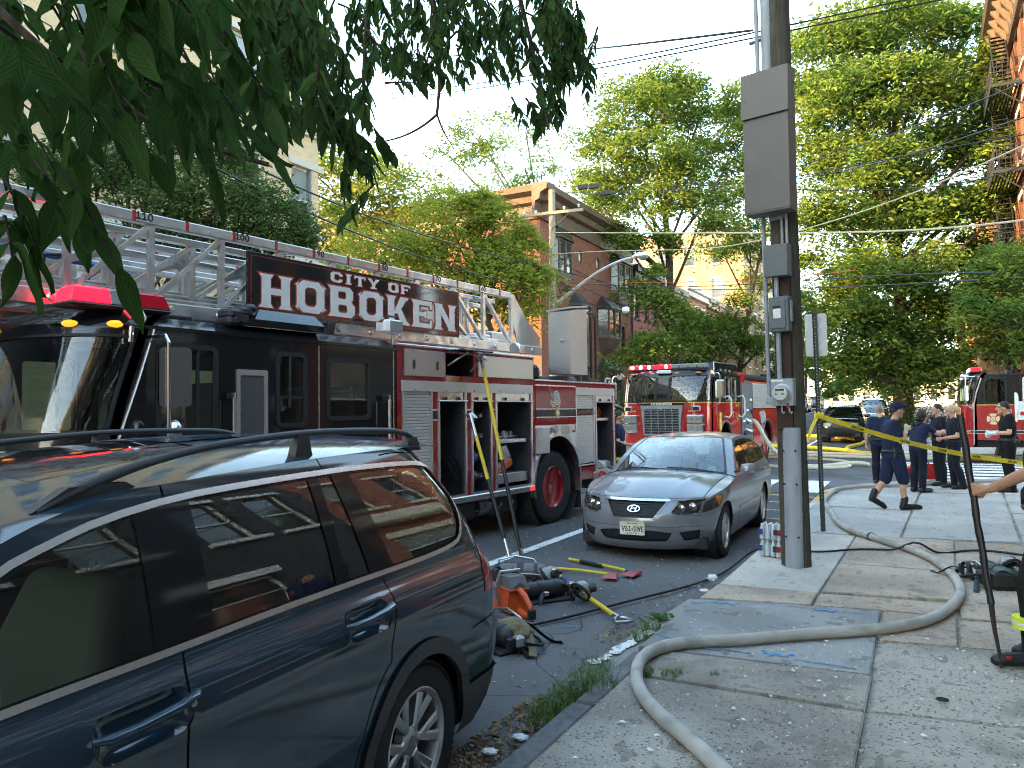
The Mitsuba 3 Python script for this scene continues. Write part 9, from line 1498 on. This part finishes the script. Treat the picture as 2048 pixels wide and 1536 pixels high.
# tools in the street
def rod(T, nm, a, b, r, mat, n=12): return T.p(nm, MB().cyl(a, b, r, n=n), mat, 50)
lw = lambda x, y, z: (LT @ [x, y, z, 1])[:3]
for lb, foot, top, segs, hook in (('long yellow and black pike pole leaning on the open locker of the ladder truck', (-4.36, 8.36, .03), lw(2.07, 1.36, 2.48), ((0, .46, 'cable_black'), (.46, .93, 'yellow_plastic'), (.93, 1, 'dull_metal')), 1), ('shorter hook pole with steel head leaning beside the long pike pole', (-4.46, 8.24, .03), lw(2.25, 1.30, 1.72), ((0, .12, 'steel'), (.12, .52, 'cable_black'), (.52, .83, 'yellow_plastic'), (.83, 1, 'steel')), 0)):
    T = Thing('pike_pole', lb, 'pike pole', 'pike poles'); A, B_ = np.array(foot), np.array(top)
    for i, (s0, s1, m) in enumerate(segs): rod(T, 'shaft' if i == 0 else ('grip' if m == 'yellow_plastic' else 'head'), A + (B_ - A) * s0, A + (B_ - A) * s1, .024, m)
    d = (B_ - A) / np.linalg.norm(B_ - A); T.p('hook', MB().hull([B_ + q for q in ((0, 0, 0), (.02, .03, .02), (.10, .05, -.06), (.0, .0, -.05))]).hull([B_ + q for q in ((0, 0, 0), (-.03, .02, .01), (-.10, -.05, .03), (-.02, .02, -.04))]), 'steel', False); T.p('foot', MB().tube([A + q for q in ((0, 0, .10), (.03, -.02, .03), (.05, .01, .0))], .014, 6), 'steel')
g3 = lambda x, y, z=.0: np.array([x, y, float(road_z(x, y)) + z])
T = Thing('hook_tool', 'yellow shafted tool with steel D handle lying toward the kerb', 'hook tool'); A, B_ = g3(-3.45, 7.42, .06), g3(-2.36, 6.27, .05); L = lambda t: A + (B_ - A) * t
rod(T, 'shaft', L(.34), L(1), .020, 'yellow_plastic'); rod(T, 'grip', L(.10), L(.34), .023, 'blue_plastic'); rod(T, 'shaft', L(0), L(.10), .020, 'yellow_plastic'); d = (B_ - A) / np.linalg.norm(B_ - A); e = np.cross(d, [0, 0, 1.]); T.p('socket', MB().cyl(L(.97), L(1.03), .026, n=12), 'steel'); T.p('handle', MB().tube([B_ + d * x + e * y + [0, 0, .005] for x, y in ((.03, .0), (.06, .05), (.16, .075), (.17, .0), (.16, -.075), (.06, -.05), (.03, 0))], .015, 8), 'steel')
def axe(lb, a, b, head, grip=False):
    T = Thing('fire_axe', lb, 'axe', 'axes lying in the street'); A, B_ = g3(*a, .03), g3(*b, .035); d = (B_ - A) / np.linalg.norm(B_ - A); e = np.cross([0, 0, 1.], d)
    T.p('handle', MB().tube([A, A + (B_ - A) * .05, A + (B_ - A) * .5 + [0, 0, .01], B_], [.022, .017, .016, .017], 10), 'yellow_plastic', 50)
    if grip: rod(T, 'grip', A + (B_ - A) * .18, A + (B_ - A) * .52, .025, 'cable_black'); rod(T, 'collar', A + (B_ - A) * .86, A + (B_ - A) * 1.0, .022, 'blue_plastic')
    T.p('head', MB().hull([B_ + d * x + e * y + [0, 0, z] for x, y, z in ((-.05, -.05, .02), (.05, -.05, .02), (-.05, -.05, -.015), (.05, -.05, -.015), (-.08, -.19, 0), (.10, -.19, 0), (-.03, .07, .015), (.03, .07, .015), (-.03, .07, -.015), (.03, .07, -.015))]), head, False)
axe('yellow handled axe with pinkish red head lying flat', (-3.72, 7.80), (-2.98, 7.83), 'axe_red'); axe('axe with black taped grip behind the other axe', (-3.72, 8.35), (-2.80, 8.05), 'axe_red', True)
SM = tr(-3.27, 6.10, -.005) @ rot((0, 0, 1), -32)
T = Thing('chain_saw', 'orange and black rescue saw standing behind the utility car', 'saw', M=SM)
T.p('engine', MB().hull([[x, y, z] for x, y, z in ((-.18, -.10, .04), (.12, -.10, .04), (-.18, .10, .04), (.12, .10, .04), (-.16, -.09, .22), (.08, -.09, .24), (-.16, .09, .22), (.08, .09, .24))]), 'orange_plastic', 25); T.p('cover', MB().hull([[x, y, z] for x, y, z in ((-.17, -.10, .23), (.12, -.10, .23), (-.17, .10, .23), (.12, .10, .23), (-.12, -.08, .33), (.07, -.08, .345), (-.12, .08, .33), (.07, .08, .345), (.12, 0, .30))]), 'grey_plastic', 30); T.p('band', MB().box(-.175, .125, -.104, .104, .225, .245, .005), 'orange_plastic', False); T.p('rear_handle', MB().tube([(.10, 0, .24), (.20, 0, .20), (.30, 0, .12), (.315, 0, .05), (.22, 0, .03), (.10, 0, .05)], [.026, .026, .024, .026, .028, .03], 10), 'orange_plastic', 40); T.p('heel', MB().box(.29, .34, -.035, .035, .02, .11, .01), 'black_plastic', False); T.p('front_handle', MB().tube([(-.05, -.12, .08), (-.05, -.15, .25), (-.06, -.10, .37), (-.06, .10, .37), (-.05, .13, .2)], .014, 8), 'steel'); T.p('guide_bar', MB().ext(rrect(-.70, .06, -.15, .15, .045), .006, frame((0, .11, 0), (1, 0, 0), (0, 0, 1))), 'steel', 25); T.p('rib', MB().ext(rrect(-.02, .07, .10, .18, .02), .01, frame((0, -.10, 0), (1, 0, 0), (0, 0, 1), (0, -1, 0))), 'orange_plastic', 25)
def strap(T, P, w=.022, mat='cable_black'): P = spline(P, 24); T.p('strap', MB().tube(P, w, 6, flat=.22), mat, 50)
def scba(name, lb, M, tank, two='black_plastic', seed=1, mask=True):
    T = Thing(name, lb, 'breathing apparatus', 'breathing sets on the ground', M); r = np.random.default_rng(seed)
    T.p('cylinder', MB().lathe([(.0001, -.27), (.05, -.26), (.082, -.22), (.085, .18), (.07, .24), (.03, .27), (.028, .31), (.0001, .31)], 24, frame((0, 0, .10), (0, 1, 0), (0, 0, 1), (1, 0, 0))), tank, 40); T.p('valve', MB().box(.30, .37, -.04, .04, .06, .14, .012), 'steel', False); T.p('cylinder_band', MB().cyl((-.05, 0, .10), (.02, 0, .10), .089, n=24), two, 40); T.p('cylinder_band', MB().cyl((.13, 0, .10), (.17, 0, .10), .088, n=24), two, 40)
    T.p('back_frame', MB().box(-.28, .30, -.15, .15, .0, .035, .012).box(-.30, -.22, -.17, .17, .02, .16, .02), 'black_plastic', False); T.p('gauge_block', MB().box(-.24, -.06, .10, .22, .03, .15, .015), 'black_plastic', False); T.p('frame_tube', MB().tube([(-.28, .19, .03), (-.28, .21, .18), (-.1, .22, .22), (.1, .20, .19), (.2, .17, .04)], .011, 8), 'steel')
    for i in range(6): a = r.uniform(0, 6.28); x, y = r.uniform(-.25, .3), r.choice([-1, 1]) * r.uniform(.12, .24); strap(T, [(x, y, .02), (x + .12 * math.cos(a), y + .12 * math.sin(a), .10 + .06 * r.random()), (x + .28 * math.cos(a), y + .24 * math.sin(a), .04), (x + .45 * math.cos(a), y + .34 * math.sin(a), .012)], .024)
    for i in range(5): x, y = r.uniform(-.3, .35), r.uniform(-.25, .25); T.p('buckle', MB().box(x - .025, x + .025, y - .02, y + .02, .04 + .08 * r.random(), .13, .006), 'steel' if i % 2 else 'black_plastic', False)
    T.p('air_line', MB().tube(spline([(.33, 0, .10), (.40, .15, .06), (.20, .30, .03), (-.1, .28, .10), (-.25, .1, .14)], 24), .013, 8), 'cable_black')
    if mask: T.p('mask', MB().lathe([(.0001, .10), (.06, .09), (.09, .05), (.10, 0), (.085, -.01)], 20, tr(.28, -.26, .10) @ rot((0, 1, .4), 60)), 'window_pale', 40); T.p('mask_regulator', MB().cyl((.34, -.30, .13), (.40, -.34, .15), .04, n=14), 'black_plastic', 40); T.p('mask_rim', MB().tube([tuple((tr(.28, -.26, .10) @ rot((0, 1, .4), 60) @ [.10 * math.cos(a), .10 * math.sin(a), 0, 1])[:3]) for a in np.linspace(0, 6.28, 20)], .013, 6, closed=True), 'rubber')
    return T
scba('breathing_set', 'black breathing set with steel frame lying past the utility car rear', tr(-3.80, 7.30, .0) @ rot((0, 0, 1), 20), 'grey_plastic', seed=2); scba('breathing_set', 'black breathing set lying right behind the orange saw', tr(-3.25, 6.62, -.0) @ rot((0, 0, 1), 55), 'black_plastic', seed=3)
T = scba('breathing_set', 'heap of black straps and khaki webbing nearest the utility car bumper', tr(-3.0, 5.25, -.01) @ rot((0, 0, 1), -25), 'black_plastic', seed=4, mask=False)
prin('khaki', proc(lambda p, n, uv: mix((.12, .10, .055), (.26, .22, .13), fbm(p.x * 25, p.y * 25, p.z * 25, 3))), .9); r = np.random.default_rng(8); V = trimesh.creation.icosphere(subdivisions=3).vertices * [.17, .12, .10]; V *= (.7 + .7 * meshkit.fbm(V * 14, 3, 2))[:, None]; T.p('webbing_bag', (V + [.16, .1, .11], trimesh.creation.icosphere(subdivisions=3).faces), 'khaki', 60); strap(T, [(.2, .15, .16), (.36, .10, .08), (.48, .02, .02)], .03, 'khaki')
prin('tank_green', proc(lambda p, n, uv: mix((.015, .05, .035), (.45, .48, .40), smoothstep(8.52, 8.56, p.y * .93 + p.x * .1))), .4); scba('breathing_set', 'green and white air cylinder set lying on the slabs at the right', tr(.56, 8.52, .135) @ rot((0, 0, 1), 112), 'tank_green', seed=5)
T = Thing('charred_pole', 'black charred wooden pole held upright by the firefighter', 'pole'); q = np.linspace(0, 1, 30); A, B_ = np.array([.39, 5.81, .137]), np.array([.215, 6.02, 1.74]); P = A + (B_ - A) * q[:, None] + .0025 * np.stack([np.sin(q * 31), np.cos(q * 23), q * 0], -1); T.p('shaft', MB().tube(P[7:], .0185 + .004 * np.sin(q[7:] * 57) ** 2 + .003 * q[7:], 9), 'cable_black', 30); T.p('tip', MB().tube(P[:8], np.linspace(.008, .017, 8), 8), 'twig', 30)
r = np.random.default_rng(4)
for j in (0, 1):
    M = tr(-1.515, 9.10, .137 + .185 * j) @ rot((0, 0, 1), -14 + 5 * j); T = Thing('water_pack', 'shrink wrapped pack of water bottles %s beside the pole' % ('at the bottom', 'stacked on top')[j], 'water bottles', 'water packs by the pole', M)
    for i in range(12):
        x, y = -.12 + .064 * (i % 4), -.08 + .064 * (i // 4); k = T.p('bottle', MB().lathe([(.0001, .004), (.028, .004), (.030, .02), (.028, .05), (.030, .08), (.029, .12), (.013, .155), (.013, .165)], 12, tr(x, y, 0)), 'bottle_clear', 40); T.p('cap', MB().cyl((x, y, .163), (x, y, .177), .014, n=10), 'white_paint', 40, parent=k)
    for x, m in ((-.125, 'blue_plastic'), (.04, 'tank_green'), (.085, 'red_plastic')): T.p('print', MB().box(x - .022, x + .022, -.1155, -.1125, .06, .12), m, False)
T = Thing('red_bag', 'red medical bag with white lettering on the ground between the people', 'bag', M=tr(-.05, 18.9, .135) @ rot((0, 0, 1), 10)); T.p('bag', MB().hull([[x, y, z] for x, y in ((-.34, -.14), (.34, -.14), (-.34, .14), (.34, .14)) for z in (.02, .28)] + [[x, y, .42] for x in (-.2, .2) for y in (-.09, .09)]), 'red_plastic', 20); T.p('lettering', MB().text('FIRE EMS', .07, frame((.05, -.143, .06), (1, 0, 0), (0, 0, 1)), .004), 'letter_white', False) if False else T.p('band', MB().box(-.30, .30, -.146, -.14, .06, .10), 'letter_white', False); T.p('handle', MB().tube([(-.12, 0, .41), (-.1, 0, .47), (.1, 0, .47), (.12, 0, .41)], .014, 6), 'black_plastic')
def bands(T, j, Hm, M):
    for S in 'LR':
        for t in (.25, .8): c = j[S + 'knee'] * (1 - t) + j[S + 'ankle'] * t; T.p('reflective_band', MB().cyl(c - [0, 0, .03], c + [0, 0, .03], .105, n=16), 'lime_tape', 40)
    T.p('coat', meld([cap((.0, -.16, .62), (.02, -.18, 1.0), .16, .17), cap((.0, .0, .66), (0, 0, 1.0), .15, .17)], .04, 4), 'turnout', 60); T.p('coat_band', MB().box(-.17, .18, -.36, -.30, .72, .79, .01).box(.15, .20, -.34, .1, .72, .79, .01), 'lime_tape', False)
person('firefighter in turnout trousers mostly hidden behind the sedan and ladder truck', (-5.62, 15.2, .05), -20, .98, dict(Relbow=(.05, -.25, 1.1), Rwrist=(.26, -.15, 1.05)), legs='turnout', hair=cropped('hair_dark'), extra=bands)
person('firefighter in dark shirt sitting at the rear cab window of the ladder truck', tuple(lw(4.32, .62, .62)), 150, 1.0, dict(Lhip=(0, .095, .75), Rhip=(0, -.095, .75), Lknee=(.40, .12, .78), Rknee=(.40, -.12, .78), Lankle=(.42, .12, .42), Rankle=(.42, -.12, .42), Lheel=(.38, .12, .38), Rheel=(.38, -.12, .38), Ltoe=(.6, .12, .37), Rtoe=(.6, -.12, .37), waist=(0, 0, .88), chest=(.02, 0, 1.08), neck=(.03, 0, 1.25), head=(.07, 0, 1.40), Lsh=(.0, .185, 1.2), Rsh=(.0, -.185, 1.2), Lelbow=(.02, .24, .92), Relbow=(.02, -.24, .92), Lwrist=(.25, .18, .85), Rwrist=(.25, -.18, .85)), top='black_cloth', hair=cropped('hair_dark'))
# gear in the truck's open lockers
def place(x, y, z): return LT @ tr(x, y, z)
for i, z in enumerate((.86, 1.12, 1.40, 1.68)):
    for jx in (1.80, 2.02):
        bl = (i == 1 and jx > 1.9); T = Thing('spare_cylinder', 'air cylinder lying in the truck locker, %s shelf, %s' % (('lowest', 'second', 'third', 'top')[i], 'blue bottomed' if bl else ('front' if jx > 1.9 else 'rear')), 'air cylinder', 'air cylinders racked in the truck locker', place(jx, 0, z)); T.p('cylinder', MB().lathe([(.0001, 1.20), (.05, 1.195), (.082, 1.16), (.085, 1.1), (.085, .75)] if bl else [(.0001, 1.12), (.03, 1.12), (.034, 1.09), (.07, 1.05), (.08, 1.0), (.08, .75)], 18, frame((0, 0, 0), (1, 0, 0), (0, 0, -1), (0, 1, 0))), 'blue_plastic' if bl else 'dull_metal', 40)
        if not bl: T.p('valve', MB().cyl((-.04, 1.14, 0), (.04, 1.14, 0), .018, n=8).box(-.015, .015, 1.10, 1.17, -.015, .05, .004), 'steel', False)
solo('locker_shelf', MB().box(.72, 1.52, .75, 1.20, 1.29, 1.345, .006), 'alu', 'aluminium shelf across the middle of the wide truck locker', 'shelf', 'locker shelves', LT, False); solo('locker_shelf', MB().box(.70, 1.54, .75, 1.20, .72, .86, .006), 'alu', 'deep aluminium tray at the bottom of the wide truck locker', 'shelf', 'locker shelves', LT, False); solo('locker_shelf', MB().box(-2.05, -1.45, .75, 1.18, 1.56, 1.61, .006), 'alu', 'shelf in the rear truck locker under orange straps', 'shelf', 'locker shelves', LT, False); solo('locker_shelf', MB().box(-2.05, -1.45, .75, 1.18, .74, .86, .006), 'alu', 'tray at the bottom of the rear truck locker', 'shelf', 'locker shelves', LT, False)
T = Thing('locker_saw', 'orange saw with grey guard on the tray of the truck locker', 'saw', M=place(1.15, 1.05, .87) @ rot((0, 1, 0), 18)); T.p('housing', MB().box(-.22, .22, -.08, .08, .02, .17, .04), 'orange_plastic', 25); T.p('guard', MB().hull([[x, y, z] for x, z in ((-.2, .17), (.05, .17), (-.14, .36), (-.02, .38)) for y in (-.06, .06)]), 'steel', 25); T.p('handle', MB().tube([(-.2, 0, .15), (-.22, 0, .27), (-.1, 0, .30)], .016, 6), 'black_plastic')
r = np.random.default_rng(6)
for i in range(6): x = .85 + .12 * i; solo('hose_fitting', MB().cyl((x, .95 + .1 * r.random(), 1.345), (x, .95 + .1 * r.random(), 1.45), .04, n=12).box(x - .05, x + .05, .93, 1.07, 1.37, 1.39), 'dull_metal', 'metal hose fitting, %s from the front of the truck locker shelf' % ('sixth', 'fifth', 'fourth', 'third', 'second', 'first')[i], 'hose fitting', 'hose fittings on the shelf', LT, 40)
for i in range(4): x = -1.98 + .14 * i; solo('strap_bundle', MB().tube([(x + .05 * math.cos(a), 1.0, 1.70 + .08 * math.sin(a)) for a in np.linspace(0, 6.28, 14)], .028, 6, closed=True), 'hose_orange', 'orange strap bundle in the rear truck locker, %s from the back' % ('first', 'second', 'third', 'fourth')[i], 'strap', 'orange straps in the rear locker', LT, 40)
T = Thing('locker_harness', 'black harness hanging low in the front truck locker', 'harness', M=LT); 
for i in range(5): strap(T, [(2.75 - .05 * i, 1.1, 1.5 - .1 * i), (2.7 - .06 * i, 1.15, 1.15), (2.5 - .04 * i, 1.2, .85), (2.38, 1.22, .72)], .02)
# small things on the slabs
solo('rubber_ring', MB().tube([(.05 + .028 * math.cos(a), 5.02 + .02 * math.sin(a), .146) for a in np.linspace(0, 6.28, 18)], .006, 6, closed=True), 'rubber', 'small black rubber ring lying on the rough slab', 'rubber ring', smooth=60)
def crumple(c, s, mat, lb, nm, cat): V = trimesh.creation.icosphere(subdivisions=3).vertices; V = V * (np.array(s) * (.5 + 1.0 * meshkit.fbm(V * 3.1 + c[0] * 7, 3))[:, None]) + c; solo(nm, (V, trimesh.creation.icosphere(subdivisions=3).faces), mat, lb, cat, smooth=60)
crumple((-1.97, 8.05, .05), (.05, .045, .035), 'chip_white', 'crumpled clear plastic bag in the gutter by the pale slab', 'plastic_bag', 'litter'); crumple((-1.93, 7.55, .03), (.045, .03, .015), 'chip_white', 'torn white paper in the gutter', 'paper_scrap', 'litter'); crumple((-2.05, 3.55, .02), (.04, .03, .012), 'chip_white', 'white paper scrap among the gutter leaves', 'paper_scrap', 'litter'); crumple((-1.99, 3.78, .02), (.045, .03, .012), 'sign_back', 'pale blue wrapper lying on the gutter leaves', 'wrapper', 'litter')
T = Thing('weed', 'broad leaved green weed growing at the broken kerb', 'weed', M=tr(-1.92, 6.08, .02)); r = np.random.default_rng(9)
for i in range(26):
    a = r.uniform(0, 6.28); l = r.uniform(.06, .11); g = np.array([math.cos(a) * .8, math.sin(a) * .8, r.uniform(.0, .7)]); g /= np.linalg.norm(g); x = np.cross(g, [0, 0, 1.]); x /= np.linalg.norm(x); T.ref('leaf', {**protos[i % 4], 'bsdf': {'type': 'ref', 'id': 'leaf_oak'}}, frame((r.normal(0, .05), r.normal(0, .05), r.uniform(.02, .12)), x * l * 1.7, g * l, np.cross(x, g) * l))
solo('corner_shrub', leaves(np.array([-.3, 42.2, .3]) + np.random.default_rng(2).normal(0, 1, (2600, 3)) * [.9, .7, .8] * [1, 1, .6] + [0, 0, .7], .16, np.random.default_rng(3)), 'leaf_far', 'dark green shrub at the foot of the huge tree', 'shrub', smooth=False); solo('house_shrub', leaves(np.array([-15.4, 42, 1.5]) + np.random.default_rng(4).normal(0, 1, (3000, 3)) * [.6, 1.6, .7], .16, np.random.default_rng(5)), 'leaf_far', 'dark shrub in front of the red corner house', 'shrub', smooth=False)
